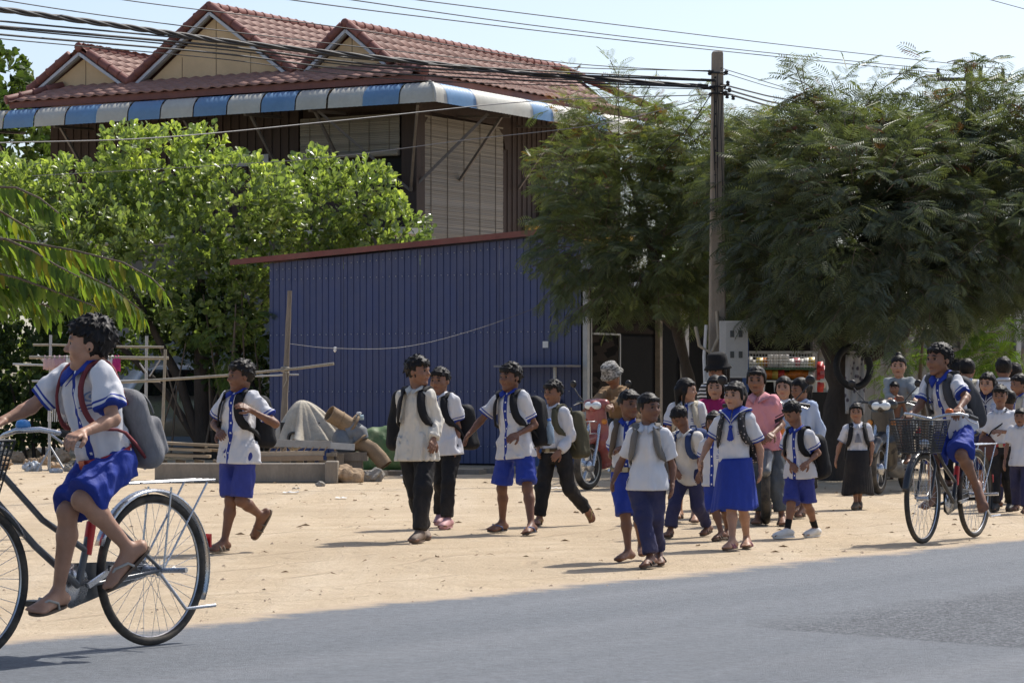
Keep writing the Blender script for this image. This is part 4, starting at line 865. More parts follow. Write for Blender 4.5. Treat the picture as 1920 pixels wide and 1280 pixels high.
class Person:
    """joints: metres in the person's own frame (x right, y away from the camera, z up), origin on the ground below the body.
    keys: hc head centre, nk neck base, sL sR eL eR wL wR hL hR kL kR aL aR tL tR (h hip, k knee, a ankle, t toe tip)"""
    def __init__(s, name, label, loc, J, face, H, seed=0, skin=0, group=None, detail=1.0, headh=None, body=None):
        s.J = {k: np.array(v, float) for k, v in J.items()}; J = s.J; J['sL'] = J['nk']+(J['sL']-J['nk'])*.84; J['sR'] = J['nk']+(J['sR']-J['nk'])*.84; s.H = H; s.k = H/1.38; s.rs = np.random.RandomState(seed); s.det = detail
        s.root = thing(name, label, 'person', loc, 0, group); s.loc = Vector(loc); s.skin = SKINS[skin]
        s.pel = (J['hL']+J['hR'])/2; s.up = U(J['nk']-s.pel); s.latS = U(J['sL']-J['sR']); s.latH = U(J['hL']-J['hR'])
        s.fw = U(np.cross(s.latS, s.up)*1.0); s.fwH = U(np.cross(s.latH, s.up))
        # with left = +lat and up, forward = lat x up must point out of the chest
        s.hh = headh or .150*H+.004
        f = U(face); s.hf = f; up = np.array([0, 0, 1.0]); 
        s.hl = U(np.cross(up, f)); s.hu = np.cross(f, s.hl)
        s.Lt = np.linalg.norm(J['nk']-s.pel); s.sw = max(.105*H*.98, .0); s.bodyscale = body or 1.0
    def hp(s, l, f, u): return s.J['hc']+(s.hl*l+s.hf*f+s.hu*u)*s.hh
    # -------------------------------------------------------------- body
    def body(s, bare_feet=True, extra=None):
        J, k, H = s.J, s.k*s.bodyscale, s.H; parts = []
        allp = np.array(list(J.values())); lo = allp.min(0)-.17; hi = allp.max(0)+.17; lo[2] = min(lo[2], -.02); h = .0135/s.det*max(1, 1)
        F = Field(lo, hi, h)
        T = [-.12, 0, .22, .5, .8, .93, 1.0]; W = np.array([.076, .088, .084, .100, .114, .082, .05])*k; Dp = np.array([.058, .068, .064, .074, .074, .053, .04])*k
        F.loft(s.pel, J['nk'], s.latH, s.latS, s.fw, T, W, Dp, .02)
        for S_ in 'LR':
            F.cone(J['nk']-s.up*.02*k, J['s'+S_], .040*k, .036*k, .03); F.cone(J['s'+S_], J['e'+S_], .036*k, .0275*k, .02); F.ell(J['e'+S_], np.array([.029, .029, .029])*k, np.eye(3), .012)
            m = J['e'+S_]+(J['w'+S_]-J['e'+S_])*.3; F.cone(J['e'+S_], m, .027*k, .0285*k, .015); F.cone(m, J['w'+S_], .0285*k, .018*k, .012)
            F.cone(J['h'+S_], J['k'+S_], .056*k, .040*k, .02); c = J['k'+S_]+(J['a'+S_]-J['k'+S_])*.3-0*s.fw; bk = -.010*k*s.fwH
            F.ell(J['k'+S_]+s.fwH*.008*k, np.array([.040, .040, .044])*k, np.eye(3), .015); F.cone(J['k'+S_], c+bk, .037*k, .043*k, .02); F.cone(c+bk, J['a'+S_], .042*k, .024*k, .02)
            s.foot(F, S_, k)
        F.cone(J['nk']-s.up*.03, s.hp(0, -.1, -.28), .040*k, .040*k, .02)
        s.ground = 0
        V, Q = F.mesh(); parts.append((V, Q, None))
        # head, finer
        parts.append(s.head()); parts += s.eyes()
        for S_ in 'LR': parts.append((*s.hand(S_), None))
        s.join('body', parts, s.skin)
    def foot(s, F, S_, k):
        J = s.J; a, t = J['a'+S_], J['t'+S_]; d = U(t-a); 
        shin = U(J['a'+S_]-J['k'+S_]); n_ = U(shin-d*(shin@d)); side = np.cross(d, n_)
        d2 = U(t-(a+n_*.045*k)); heel = a+n_*.030*k-d2*.028*k; ball = t-d2*.055*k
        F.cone(a, heel, .026*k, .030*k, .02); F.cone(heel, ball+n_*0, .030*k, .036*k, .025, flat=(n_, .62)); F.cone(a+d*.02*k, ball-n_*.004*k, .026*k, .026*k, .02)
        for i in range(5): o = (i-2)*.0155*k; F.cone(ball+side*o, t+side*o*1.05-d2*(abs(i-1.4)*.007*k), .0125*k, .0095*k, .006)
        s.feet = getattr(s, 'feet', {}); s.feet[S_] = (heel, t, d2, n_, side, k)
    def head(s):
        hh = s.hh; A = np.array([s.hl, s.hf, s.hu]); c = s.J['hc']; h = .0062/min(s.det, 1.35) if s.det >= .8 else .010
        lo = np.minimum(c, s.J['nk'])-.17; hi = np.maximum(c, s.J['nk'])+.17; F = Field(lo, hi, h); P = s.hp
        E = lambda p, r, k=.012, m='u': F.ell(P(*p), np.array(r)*hh, A, k, m)
        E((0, -.04, .12), (.345, .42, .375)); E((0, .11, -.12), (.295, .26, .345), .03)
        for g in (1, -1):
            F.cone(P(g*.23, .0, -.22), P(g*.06, .25, -.42), .095*hh, .075*hh, .02); E((g*.17, .235, -.13), (.135, .12, .13), .02)
            E((g*.36, -.03, -.04), (.035, .075, .115), .006); E((g*.145, .40, .015), (.085, .075, .05), .012, 's')
        E((0, .26, -.43), (.09, .08, .075), .02)
        F.cone(P(-.17, .315, .085), P(.17, .315, .085), .055*hh, .055*hh, .015)
        F.cone(P(0, .36, .03), P(0, .445, -.115), .030*hh, .052*hh, .010); E((.05, .40, -.135), (.038, .04, .032), .008); E((-.05, .40, -.135), (.038, .04, .032), .008)
        F.cone(P(-.085, .335, -.245), P(.085, .335, -.245), .034*hh, .034*hh, .006); F.cone(P(-.07, .325, -.30), P(.07, .325, -.30), .036*hh, .036*hh, .006)
        k = s.k*s.bodyscale; F.cone(P(0, -.1, -.25), s.J['nk'], .235*hh, .042*k, .02); F.cone(s.J['nk'], s.J['nk']-s.up*.03, .042*k, .05*k, .02)
        V, Q = F.mesh(); q = (V-c)@A.T/hh
        lip = np.clip(1.3-np.abs((q[:, 2]+.272)/.055), 0, 1)*np.clip(1.25-np.abs(q[:, 0]/.115), 0, 1)*(q[:, 1] > .3)
        mouth = np.clip(1.2-np.abs((q[:, 2]+.272)/.010), 0, 1)*(np.abs(q[:, 0]) < .09)*(q[:, 1] > .28)
        brow = np.clip(1.4-np.abs((q[:, 2]-.125+.25*np.maximum(np.abs(q[:, 0])-.13, 0))/.032), 0, 1)*np.clip((.25-np.abs(q[:, 0]))*14, 0, 1)*np.clip((np.abs(q[:, 0])-.05)*20, 0, 1)*(q[:, 1] > .15)
        lash = np.clip(1.3-np.abs((q[:, 2]-.045)/.020), 0, 1)*np.clip((.225-np.abs(q[:, 0]))*20, 0, 1)*np.clip((np.abs(q[:, 0])-.07)*20, 0, 1)*(q[:, 1] > .15)
        return V, Q, {'lip': np.clip(lip, 0, 1)*.8, 'dark': np.clip(brow*1.1+lash*1.2+mouth*1.0, 0, 1)}
    def eyes(s):
        out = []; hh = s.hh
        for g in (1, -1):
            V = []; Q = []; n, m = 10, 8; c = s.hp(g*.145, .285, .012); r = .085*hh
            for i in range(m+1):
                for j in range(n):
                    a = math.pi*i/m; b = 2*math.pi*j/n; V.append(c+r*(s.hf*math.cos(a)+math.sin(a)*(s.hl*math.cos(b)+s.hu*math.sin(b)*.60)))
            for i in range(m):
                for j in range(n): Q.append((i*n+j, i*n+(j+1) % n, (i+1)*n+(j+1) % n, (i+1)*n+j))
            V = np.array(V); f = (V-c)@s.hf/r; out.append((V, np.array(Q), {'dark': (f > .62).astype(float), 'white': (f <= .62).astype(float)}))
        return out
    def hand(s, S_):
        J = s.J; k = s.k*s.bodyscale; w = J['w'+S_]; fd = U(w-J['e'+S_]); spec = getattr(s, 'hands', {}).get(S_, {}); d = U(spec.get('dir', fd)); curl = spec.get('curl', .45)
        pn = np.asarray(spec.get('palm', s.pel-w), float); pn = U(pn-d*(pn@d)); sd_ = np.cross(d, pn)*(1 if S_ == 'L' else -1)   # palm faces pn; sd_ points to the thumb side
        c = w+d*.06*k; F = Field(c-.135*k, c+.135*k, .0048*max(1, .85/s.det)); sd = -sd_
        F.cone(w-fd*.03*k, w+d*.012*k, .0205*k, .019*k, .01)
        for i in range(4):
            o = (i-1.5)*.0165*k; b0 = w+d*.01*k+sd*o*.6; b1 = w+d*(.060-.003*abs(i-1))*k+sd*o; F.cone(b0, b1, .0125*k, .0105*k, .008)
            L = (.058, .065, .060, .047)[i]*k; q = b1; dd = d
            for j, f in enumerate((.45, .32, .23)):
                an = curl*(.55+.35*j); dd = U(dd*math.cos(an)+pn*math.sin(an)); q2 = q+dd*L*f; F.cone(q, q2, (.0086-.0008*j)*k, (.0080-.0009*j)*k, .003); q = q2
        q = w+d*.018*k-sd*.024*k; dd = U(d*.75-sd*.75+pn*.35)
        for j, f in enumerate((.030, .024, .018)):
            q2 = q+dd*f*k; F.cone(q, q2, (.0115-.0012*j)*k, (.0105-.0014*j)*k, .004); q = q2; dd = U(dd+sd*.25*curl*2+pn*.25*curl+d*.25)
        return F.mesh()
    def join(s, name, parts, m):
        Vs, Qs, n = [], [], 0; keys = ('lip', 'dark', 'white'); at_ = {k: [] for k in keys}
        for V, Q, a in parts:
            Vs.append(V); Qs.append(Q+n); n += len(V)
            for k in keys: at_[k].append((a or {}).get(k, np.zeros(len(V))))
        return link_obj(name, mesh_np(name, np.concatenate(Vs), np.concatenate(Qs), True, {k: np.concatenate(v) for k, v in at_.items()}), m, s.root)
    # -------------------------------------------------------------- hair
    def hair(s, style='short', n=70, ln=.16, fringe=.25, m=None, messy=.5):
        hh = s.hh; A = np.array([s.hl, s.hf, s.hu]); c = s.J['hc']; h = (.0052 if s.det > 1.2 else .0068) if s.det >= .8 else .011; n = int(n*1.9); F = Field(c-hh*1.0, c+hh*.85, h) if style == 'short' else Field(c-np.array([hh*1.2, hh*1.2, hh*2.6]), c+hh*.95, h); P = s.hp; rs = s.rs
        F.ell(P(0, -.06, .14), np.array([.392, .458, .440])*hh, A, 0)
        sl = (slice(None),)*3; X, Y, Z = F.grid(sl); q = [((X-c[0])*A[i][0]+(Y-c[1])*A[i][1]+(Z-c[2])*A[i][2])/hh for i in range(3)]
        front = (.235-.06*np.abs(q[0])/.3+.03*np.sin(q[0]*31+s.H*50)+.025*np.sin(q[0]*57))-q[2]+0*q[1]                 # keep above the hairline
        backm = np.maximum(q[1]+.03, -.36-q[2]); burn = np.maximum(q[1]-.10, .0-q[2])
        F.comb(sl, np.minimum(np.minimum(front, backm), burn)*hh, 0, 'i')
        crown = np.array([0, -.22, .46])
        for i in range(n):
            u = U(rs.randn(3)+np.array([0, -.1, .75])); p = np.array([0, -.06, .14])+u*np.array([.368, .43, .412])
            if p[2] < (.30-.1*abs(p[0])/.3) and p[1] > .05: continue
            d = U(p-crown)+u*messy*(.25+.5*rs.rand())+.25*rs.randn(3)+np.array([0, 0, -.15]); d = U(d); l = ln*rs.uniform(.6, 1.25); F.cone(P(*p), P(*(p+d*l)), .045*hh, .006*hh, .006)
        for i in range(int(13*fringe/.25) if fringe else 0):
            x = -.27+.54*(i+.5)/int(13*fringe/.25); p = np.array([x, .34-.6*x*x, .34-.25*x*x]); F.cone(P(*p), P(x*1.08+rs.uniform(-.06, .06), .400-.9*x*x, .32-fringe*.8*rs.uniform(.5, 1.15)), .05*hh, .008*hh, .008)
        if style in ('bob', 'long', 'pony'):
            for g in (1, -1):
                F.cone(P(g*.30, .10, .25), P(g*.37, .06, -.12), .075*hh, .055*hh, .015)
                if style != 'pony': F.cone(P(g*.36, -.02, -.05), P(g*.36, -.06, -.60 if style == 'bob' else -.75), .085*hh, .05*hh, .02)
            if style != 'pony':
                for x in (-.25, -.1, .08, .24): F.cone(P(x, -.38, .0), P(x*1.1, -.34, -.62 if style == 'bob' else -1.15), .14*hh, .06*hh, .03)
            else:
                F.cone(P(0, -.42, .12), P(.03, -.56, .02), .11*hh, .12*hh, .02); F.cone(P(.03, -.56, .02), P(.05, -.52, -.7), .13*hh, .03*hh, .03)
        if style == 'bun': F.ell(P(0, -.12, .60), np.array([.16, .16, .13])*hh, A, .02)
        V, Q = F.mesh(); return link_obj('hair', mesh_np('hair', V, Q, True), m or M_hair, s.root)
    # -------------------------------------------------------------- clothes
    def shirt(s, m, sleeve='short', tucked=False, loose=.94, name='shirt', hem=None):
        J, k = s.J, s.k*s.bodyscale; rs = s.rs; wr0 = wrinkle(rs, .016*k, .085, zs=.30); wr1 = wrinkle(rs, .007*k, .045, zs=.6); wr = lambda X, Y, Z: wr0(X, Y, Z)+wr1(X, Y, Z); h = .0115/s.det; allp = np.array([J[x] for x in ('nk', 'sL', 'sR', 'eL', 'eR', 'hL', 'hR', 'wL', 'wR')]); F = Field(allp.min(0)-.2, allp.max(0)+.15, h)
        b = hem if hem is not None else (.06 if tucked else -.13)
        T = [b, .12, .35, .62, .82, .95, 1.02]; W = np.array([.172 if not tucked else .118, .148 if not tucked else .120, .118, .122, .122, .090, .055])*k*loose; Dp = np.array([.142 if not tucked else .098, .122 if not tucked else .10, .098, .100, .095, .068, .048])*k*loose
        F.loft(s.pel, J['nk'], s.latH, s.latS, s.fw, T, W, Dp, .02, wr=wr)
        ends = {}
        for S_ in 'LR':
            F.cone(J['nk']-s.up*.028*k, J['s'+S_], .048*k, .046*k, .035)
            sh, el, wrst = J['s'+S_], J['e'+S_], J['w'+S_]
            if sleeve == 'short': e = sh+(el-sh)*.74; F.cone(sh, e, .046*k, .051*k, .03, cut1=True, wr=wr); ends[S_] = (e, U(el-sh))
            elif sleeve == 'long': F.cone(sh, el, .048*k, .041*k, .025, wr=wr); e = el+(wrst-el)*.94; F.cone(el, e, .041*k, .033*k, .02, cut1=True, wr=wr); ends[S_] = (e, U(wrst-el))
        V, Q = F.mesh(); d = V-J['nk']; sx = d@s.latS; sz = d@s.up; fr = d@s.fw+.02; fr = (V-(s.pel+np.outer((V-s.pel)@s.up, s.up)))@s.fw/(.07*k); st = np.full(len(V), 1.0)
        for S_ in ends:
            e, dr = ends[S_]; sg = 1 if S_ == 'L' else -1; dist = -((V-e)@dr); rad = np.linalg.norm((V-e)+np.outer(dist, dr), axis=1); on = (dist < .2) & (rad < .085*k) & (dist > -.03); st = np.where(on, dist, st)
        o = link_obj(name, mesh_np(name, V, Q, True, {'sx': sx, 'sz': sz, 'front': fr, 'st': st}), m, s.root); s.shirt_front = .1*k*loose; return o
    def collar(s, m, big=False):
        k = s.k*s.bodyscale; J = s.J; V = []; n = 28; r0 = .046*k; b = MB()
        for i in range(n+1):
            a = math.pi*(-.93+1.86*i/n); lat = math.sin(a); bk = math.cos(a); e = max(0, abs(a)/math.pi-.6)/.33        # a=0 at the back
            top = J['nk']+s.latS*(r0*1.06*lat)-s.fw*(r0*1.05*bk)+s.up*(.046-.034*e)*k
            ro = r0*(1.85+(.50*e if not big else .8)); drop = (.004+.048*e*e)*k+(.02*k if big else 0)
            bot = J['nk']+s.latS*(ro*lat*(1-.25*e))-s.fw*(ro*bk*.95)+s.up*(.024*k-drop)+s.fw*(.022*k*e)
            off = U(s.latS*lat-s.fw*bk+s.up*.8)*.004; V += [top+off, bot+off, bot-off*.3, top-off*.3]
        Fs = []
        for i in range(n):
            for j in range(4): j2 = (j+1) % 4; Fs.append((i*4+j, (i+1)*4+j, (i+1)*4+j2, i*4+j2))
        Fs += [(3, 2, 1, 0), (n*4, n*4+1, n*4+2, n*4+3)]; b.add(V, Fs, 0, True); return b.build('collar', m, s.root)
    def sailor_collar(s, m, m2, tie=True):
        "wide flat sailor collar hugging the shoulders, white edge line, V front and tie"
        k = s.k*s.bodyscale; J = s.J; n = 36
        def strip(f0, f1, lift, mm, nm):
            b = MB(); V = []
            for i in range(n+1):
                a = math.pi*(-.97+1.94*i/n); lat = math.sin(a); bk = math.cos(a); e = max(0, abs(a)/math.pi-.5)/.47; pts = []
                for f in (f0, (f0+f1)/2, f1):
                    wd = .048*k+(.098*k)*f*(1-.80*e*f); dz = .022*k-.012*k*f*abs(lat)-(.115*k)*f*e*e*1.0-(.09*k*f if bk > .6 else 0)*max(0, (bk-.6)/.4)
                    p = J['nk']+s.latS*(wd*lat)-s.fw*((.055*k+.055*k*f)*bk if bk > 0 else (.060*k+.058*k*f)*bk)+s.up*(.030*k*(1-f)*(1-e)+dz+lift); pts.append(p)
                V += [pts[0]+s.up*.003, pts[1]+s.up*.006+s.fw*.003, pts[2]+s.up*.004+s.fw*(.004 if bk < 0 else -.004)]
            Fs = []
            for i in range(n):
                for j in range(2): Fs.append((i*3+j, i*3+j+1, (i+1)*3+j+1, (i+1)*3+j))
            b.add(V, Fs, 0, True); o = b.build(nm, mm, s.root); md = o.modifiers.new('thick', 'SOLIDIFY'); md.thickness = .005; return o
        c = strip(0, 1, .006*k, m, 'collar'); strip(.82, .90, .014*k, m2, 'collar_stripe')
        if tie:
            b = MB(); q = J['nk']+s.fw*.122*k-s.up*.105*k; b.lathe(q, s.fw, [(.012*k, -.012), (.018*k, 0), (.012*k, .012)], 10)
            for sgn in (.35, -.15):
                tip = q-s.up*.10*k+s.latS*.03*k*sgn+s.fw*.012*k; side = s.latS; b.slab([q+side*.008, q-side*.008, tip-side*.022*k, tip-s.up*.014*k, tip+side*.022*k], s.fw*.006)
            b.build('tie', m, s.root)
    def legs(s, m, frac=(.9, .9), kind='shorts', name=None, flare=1.0, waist=.14):
        J, k = s.J, s.k*s.bodyscale; wr0 = wrinkle(s.rs, .013*k, .11, zs=.35); wr1 = wrinkle(s.rs, .006*k, .06, zs=.9); wr = lambda X, Y, Z: wr0(X, Y, Z)+wr1(X, Y, Z); h = .0115/s.det; ps = np.array([J[x] for x in ('hL', 'hR', 'kL', 'kR', 'aL', 'aR')]); F = Field(ps.min(0)-.16, np.maximum(ps.max(0), s.pel+.2)+.16, h)
        F.loft(s.pel, J['nk'], s.latH, s.latS, s.fw, [-.16, 0, waist*.6, waist+.05], np.array([.105, .116, .106, .096])*k, np.array([.088, .096, .086, .078])*k, .02, wr=wr)
        for S_, f in zip('LR', frac):
            hp_, kn, an = J['h'+S_], J['k'+S_], J['a'+S_]
            if kind == 'shorts':
                e = hp_+(kn-hp_)*f; F.cone(hp_-(kn-hp_)*.02, e, .060*k, .073*k*flare, .03, cut1=True, wr=wr)
                if f > 1: pass
            else:
                F.cone(hp_, kn, .074*k, .060*k*flare, .03, wr=wr); e = kn+(an-kn)*f; F.cone(kn, e, .056*k*flare, .047*k*flare, .02, cut1=True, wr=wr)
        V, Q = F.mesh(); return link_obj(name or kind, mesh_np(name or kind, V, Q, True), m, s.root)
    def belt(s, m, t0=.12, wide=.03, buckle=None):
        k = s.k*s.bodyscale; b = MB(); n = 32; V = []; c = s.pel+s.up*t0*s.Lt
        for i in range(n):
            a = 2*math.pi*i/n; d = s.latH*math.cos(a)*.126*k+s.fw*math.sin(a)*.106*k; o = U(d)
            for (z, e) in ((0, 0), (0, .006), (wide, .006), (wide, 0)): V.append(c+d+o*e+s.up*(z-wide/2))
        b.add(V, [(i*4+j, ((i+1) % n)*4+j, ((i+1) % n)*4+(j+1) % 4, i*4+(j+1) % 4) for i in range(n) for j in range(4)], 0, True); o = b.build('belt', m, s.root)
        q = c+s.fw*.116*k; M = Matrix((s.latH, s.fw, s.up)).transposed(); bb = MB(); bb.box(q, (.045*k, .012, wide*1.1), M); bb.build('buckle', buckle or mat('buckle_metal', (.35, .30, .2), .35, metal=.7), o); return o
    def skirt(s, m, length, r1, pleats=18, t0=.16, depth=.05, ell=.92, sway=(0, 0), name='skirt', z_hem=None):
        k = s.k*s.bodyscale; top = s.pel+s.up*t0*s.Lt; n = 144; rows = 14; V = []; rs = s.rs; ph = rs.rand()*6
        for j in range(rows+1):
            f = j/rows; r_ = .134*k+(r1-.134*k)*(f**.85); c = top+np.array([sway[0]*f, sway[1]*f, -length*f])
            for i in range(n):
                a = 2*math.pi*i/n; pl = depth*f*(.15+.85*f)*(abs(((a*pleats/(2*math.pi)) % 1)-.5)*2-.5)*.6+.035*f*math.sin(3*a+ph)+.02*f*math.sin(5*a+2*ph); rr = r_*(1+pl*1.6)
                z = .012*math.sin(3*a+ph)*f; V.append(c+s.latH*rr*math.cos(a)+U(s.fwH*[1, 1, 0])*rr*ell*math.sin(a)+np.array([0, 0, z]))
        Fs = [(j*n+i, j*n+(i+1) % n, (j+1)*n+(i+1) % n, (j+1)*n+i) for j in range(rows) for i in range(n)]; b = MB(); b.add(V, Fs, 0, True); o = b.build(name, m, s.root); md = o.modifiers.new('thick', 'SOLIDIFY'); md.thickness = .004; return o
    def sandals(s, m, strap, kind='flip'):
        for S_ in 'LR':
            heel, t, d, n_, side, k = s.feet[S_]; b = MB(); L = np.linalg.norm(t-heel)+.038*k; c0 = heel-d*.028*k+n_*.024*k; prof = []; N = 24
            for i in range(N):
                a = 2*math.pi*i/N; x = .5-.5*math.cos(a); w_ = (.031+.012*x)*k*math.sqrt(max(0, 1-(2*x-1)**4))*(1 if a < math.pi else -1); prof.append(c0+d*(L*x)+side*w_)
            b.slab(prof, n_*.012); o = b.build('sandal', m, s.root)
            b = MB(); f = heel+(t-heel)*.62; f2 = heel+(t-heel)*.40
            for q, wd in (((f, 1.0), (f2, .85)) if kind == 'slide' else ((f2, 1.0),)) if kind != 'flip' else ():
                pts = [q+side*(.041*k*math.cos(a))*wd-n_*(.034*k*math.sin(a)-.02*k) for a in np.linspace(-.1, math.pi+.1, 10)]; b.tube(pts, .016*k, 6, flat=.35)
            if kind == 'flip':
                toe = heel+(t-heel)*.78-n_*.012*k
                for g in (1, -1): b.tube([toe, heel+(t-heel)*.6+side*g*.022*k-n_*.030*k, heel+(t-heel)*.38+side*g*.036*k-n_*.008*k, heel+(t-heel)*.36+side*g*.037*k+n_*.02*k], .006*k, 6)
            b.build('strap', strap, o)
    def shoes(s, m, sock=None, high=.0):
        for S_ in 'LR':
            heel, t, d, n_, side, k = s.feet[S_]; a = s.J['a'+S_]; F = Field(np.minimum(heel, t)-.13, np.maximum(np.maximum(heel, t), a)+.13, .0075)
            F.cone(heel-d*.002, t-d*.038*k, .036*k, .037*k, .02, flat=(n_, .75)); F.cone(a+n_*.004, heel, .034*k, .035*k, .02); F.cone(a+n_*.012+d*.02*k, t-d*.07*k, .036*k, .036*k, .02); c = float(np.dot(n_, heel+n_*.03*k)); F.plane(n_, c)
            V, Q = F.mesh(); o = link_obj('shoe', mesh_np('shoe', V, Q, True), m, s.root)
            b = MB(); N = 24; L = np.linalg.norm(t-heel)+.034*k; c0 = heel-d*.036*k+n_*.026*k; prof = []
            for i in range(N):
                an = 2*math.pi*i/N; x = .5-.5*math.cos(an); w_ = (.031+.010*x)*k*math.sqrt(max(0, 1-(2*x-1)**4))*(1 if an < math.pi else -1); prof.append(c0+d*(L*x)+side*w_)
            b.slab(prof, n_*.016); b.build('sole', m if m is not M_pinkclog else m, o)
            if sock is not None:
                sh = U(s.J['k'+S_]-a); b = MB(); b.tube([a-sh*.01, a+sh*.03, a+sh*.085], [.031*k, .032*k, .035*k], 12); b.build('sock', sock, s.root)
    # -------------------------------------------------------------- things they carry
    def backpack(s, label, m, w=.27, h=.38, d=.14, drop=.0, lateral=0.0, strap=None, group=None, straps='LR', sw=.062, back=0.0, bottle=False):
        "a rucksack (a thing of its own) on the back, straps over the shoulders"
        k = s.k*s.bodyscale; J = s.J; root = thing('backpack', label, 'backpack', s.loc, 0, group); c = J['nk']-s.up*(.19*k+drop)-s.fw*(.115*k+d*.5+back)+s.latS*lateral
        F = Field(c-.36, c+.36, .012/s.det); A = np.array([s.latS, s.fw, s.up])
        sl = (slice(None),)*3; X, Y, Z = F.grid(sl); q = [(X-c[0])*A[i][0]+(Y-c[1])*A[i][1]+(Z-c[2])*A[i][2] for i in range(3)]; wr = wrinkle(s.rs, .012, .16)
        def rb(q0, q1, q2, sz, r): return np.sqrt(np.maximum(np.abs(q0)-sz[0]+r, 0)**2+np.maximum(np.abs(q1)-sz[1]+r, 0)**2+np.maximum(np.abs(q2)-sz[2]+r, 0)**2)-r
        tp = 1-.18*np.clip(q[2]/(h*.5), -1, 1); D = rb(q[0]/tp, q[1]/tp, q[2], (w/2, d/2, h/2), .055)+wr(X, Y, Z); F.comb(sl, D, 0)
        D2 = rb(q[0], q[1]+d*.5, q[2]+h*.17, (w*.38, .045, h*.26), .03); F.comb(sl, D2, .012)
        V, Q = F.mesh(); link_obj('bag', mesh_np('bag', V, Q, True), m, root)
        zp = MB(); zp.tube([c+s.latS*(w*.36*math.cos(a))-s.fw*(d*.52)+s.up*(h*.12+h*.28*math.sin(a)) for a in np.linspace(0, math.pi, 12)], .006, 5); zp.build('zip', mat('zip_grey', (.10, .10, .10), .5), root)
        hd = MB(); hd.tube([c+s.up*h*.49+s.latS*x_+s.fw*(d*.3)+s.up*z_ for x_, z_ in ((-.03, 0), (-.022, .03), (.022, .03), (.03, 0))], .007, 6); hd.build('handle', strap or m, root)
        fz = .105*k+.008
        for S_ in straps:
            g = 1 if S_ == 'L' else -1; sh = J['nk']+s.latS*g*.080*k
            P = [c+s.up*h*.36+s.latS*g*.06*k+s.fw*d*.45, sh-s.fw*.085*k-s.up*.010*k, sh-s.fw*.035*k+s.up*.036*k, sh+s.fw*.03*k+s.up*.034*k, sh+s.fw*.080*k-s.up*.012*k, sh+s.fw*(fz-.002)-s.up*.07*k+s.latS*g*.008, sh+s.fw*fz-s.up*.145*k+s.latS*g*.018*k, sh+s.fw*(fz*.86)-s.up*.205*k+s.latS*g*.036*k, sh+s.fw*.045*k-s.up*.245*k+s.latS*g*.062*k, sh-s.fw*.03*k-s.up*.265*k+s.latS*g*.060*k, c-s.up*h*.36+s.latS*g*.10*k+s.fw*d*.4]
            P = [np.asarray(p) for p in P]; PP = []
            for i in range(len(P)-1):
                for f in (0, .5): PP.append(P[i]*(1-f)+P[i+1]*f)
            PP.append(P[-1]); PP = [PP[0]]+[(PP[i-1]+2*PP[i]+PP[i+1])/4 for i in range(1, len(PP)-1)]+[PP[-1]]; b = MB(); V = []
            for i, p in enumerate(PP):
                t_ = U(PP[min(i+1, len(PP)-1)]-PP[max(i-1, 0)]); axis = U(p-(s.pel+s.up*((p-s.pel)@s.up))); wd = U(np.cross(t_, axis)); nn = U(np.cross(wd, t_)); hw = sw*k/2 if i < 2*8 else sw*k*.25; th = .006
                if i in range(3, 8): wd = s.latS if wd@s.latS > 0 else -s.latS; nn = U(np.cross(wd, t_)); nn = nn if nn@(s.up) > -.3 else -nn
                V += [p+wd*hw+nn*th, p-wd*hw+nn*th, p-wd*hw-nn*th, p+wd*hw-nn*th]
            Fs = [(i*4+j, i*4+(j+1) % 4, (i+1)*4+(j+1) % 4, (i+1)*4+j) for i in range(len(PP)-1) for j in range(4)]; b.add(V, Fs, 0, True); b.build('strap', strap or m, root)
        if bottle:
            q = c+s.latS*bottle*(w*.5+.03)-s.up*h*.2; b = MB(); b.lathe(q-s.up*.10, s.up, [(.028, 0), (.032, .01), (.032, .13), (.014, .165), (.014, .185)], 14); bt = tag(b.build('water_bottle', glass_mat('bottle_plastic', (.35, .5, .65), .1, .45)), 'clear plastic water bottle in the side pocket of a black backpack', 'bottle'); bt.location = s.loc
            b = MB(); b.lathe(q+s.up*.085, s.up, [(.016, 0), (.016, .02)], 12); b.build('cap', mat('bottle_cap', (.05, .15, .5), .4), bt)
        return root
POSE = {}   # joints measured from the photograph, in metres in each person's own frame
POSE['walker'] = ((-1.934, 19.596), 1.365, dict(nk=(0.012, 0.000, 1.116), hc=(0.016, 0.000, 1.246), sL=(0.124, -0.088, 1.083), sR=(-0.093, 0.088, 1.077), hL=(0.066, -0.051, 0.687), hR=(-0.067, 0.051, 0.685), eL=(0.275, -0.148, 0.911), wL=(0.108, -0.248, 1.009), eR=(-0.184, 0.138, 0.905), wR=(-0.129, -0.057, 0.855), kL=(0.027, -0.071, 0.370), aL=(0.149, 0.109, 0.257), tL=(0.081, 0.165, 0.090), kR=(-0.052, -0.009, 0.372), aR=(-0.098, -0.009, 0.079), tR=(-0.187, -0.168, 0.032)))
POSE['long_sleeve'] = ((-0.719, 21.109), 1.398, dict(nk=(-0.003, 0.000, 1.141), hc=(0.005, 0.000, 1.292), sL=(0.098, -0.052, 1.097), sR=(-0.115, 0.052, 1.097), hL=(0.064, -0.030, 0.685), hR=(-0.064, 0.030, 0.684), eL=(0.146, 0.008, 0.922), wL=(0.127, -0.141, 0.777), eR=(-0.104, 0.112, 0.918), wR=(-0.003, -0.018, 0.849), kL=(0.049, -0.170, 0.395), aL=(0.024, -0.230, 0.081), tL=(-0.031, -0.408, 0.032), kR=(-0.012, 0.050, 0.374), aR=(0.035, 0.270, 0.083), tR=(0.068, 0.090, 0.024)))
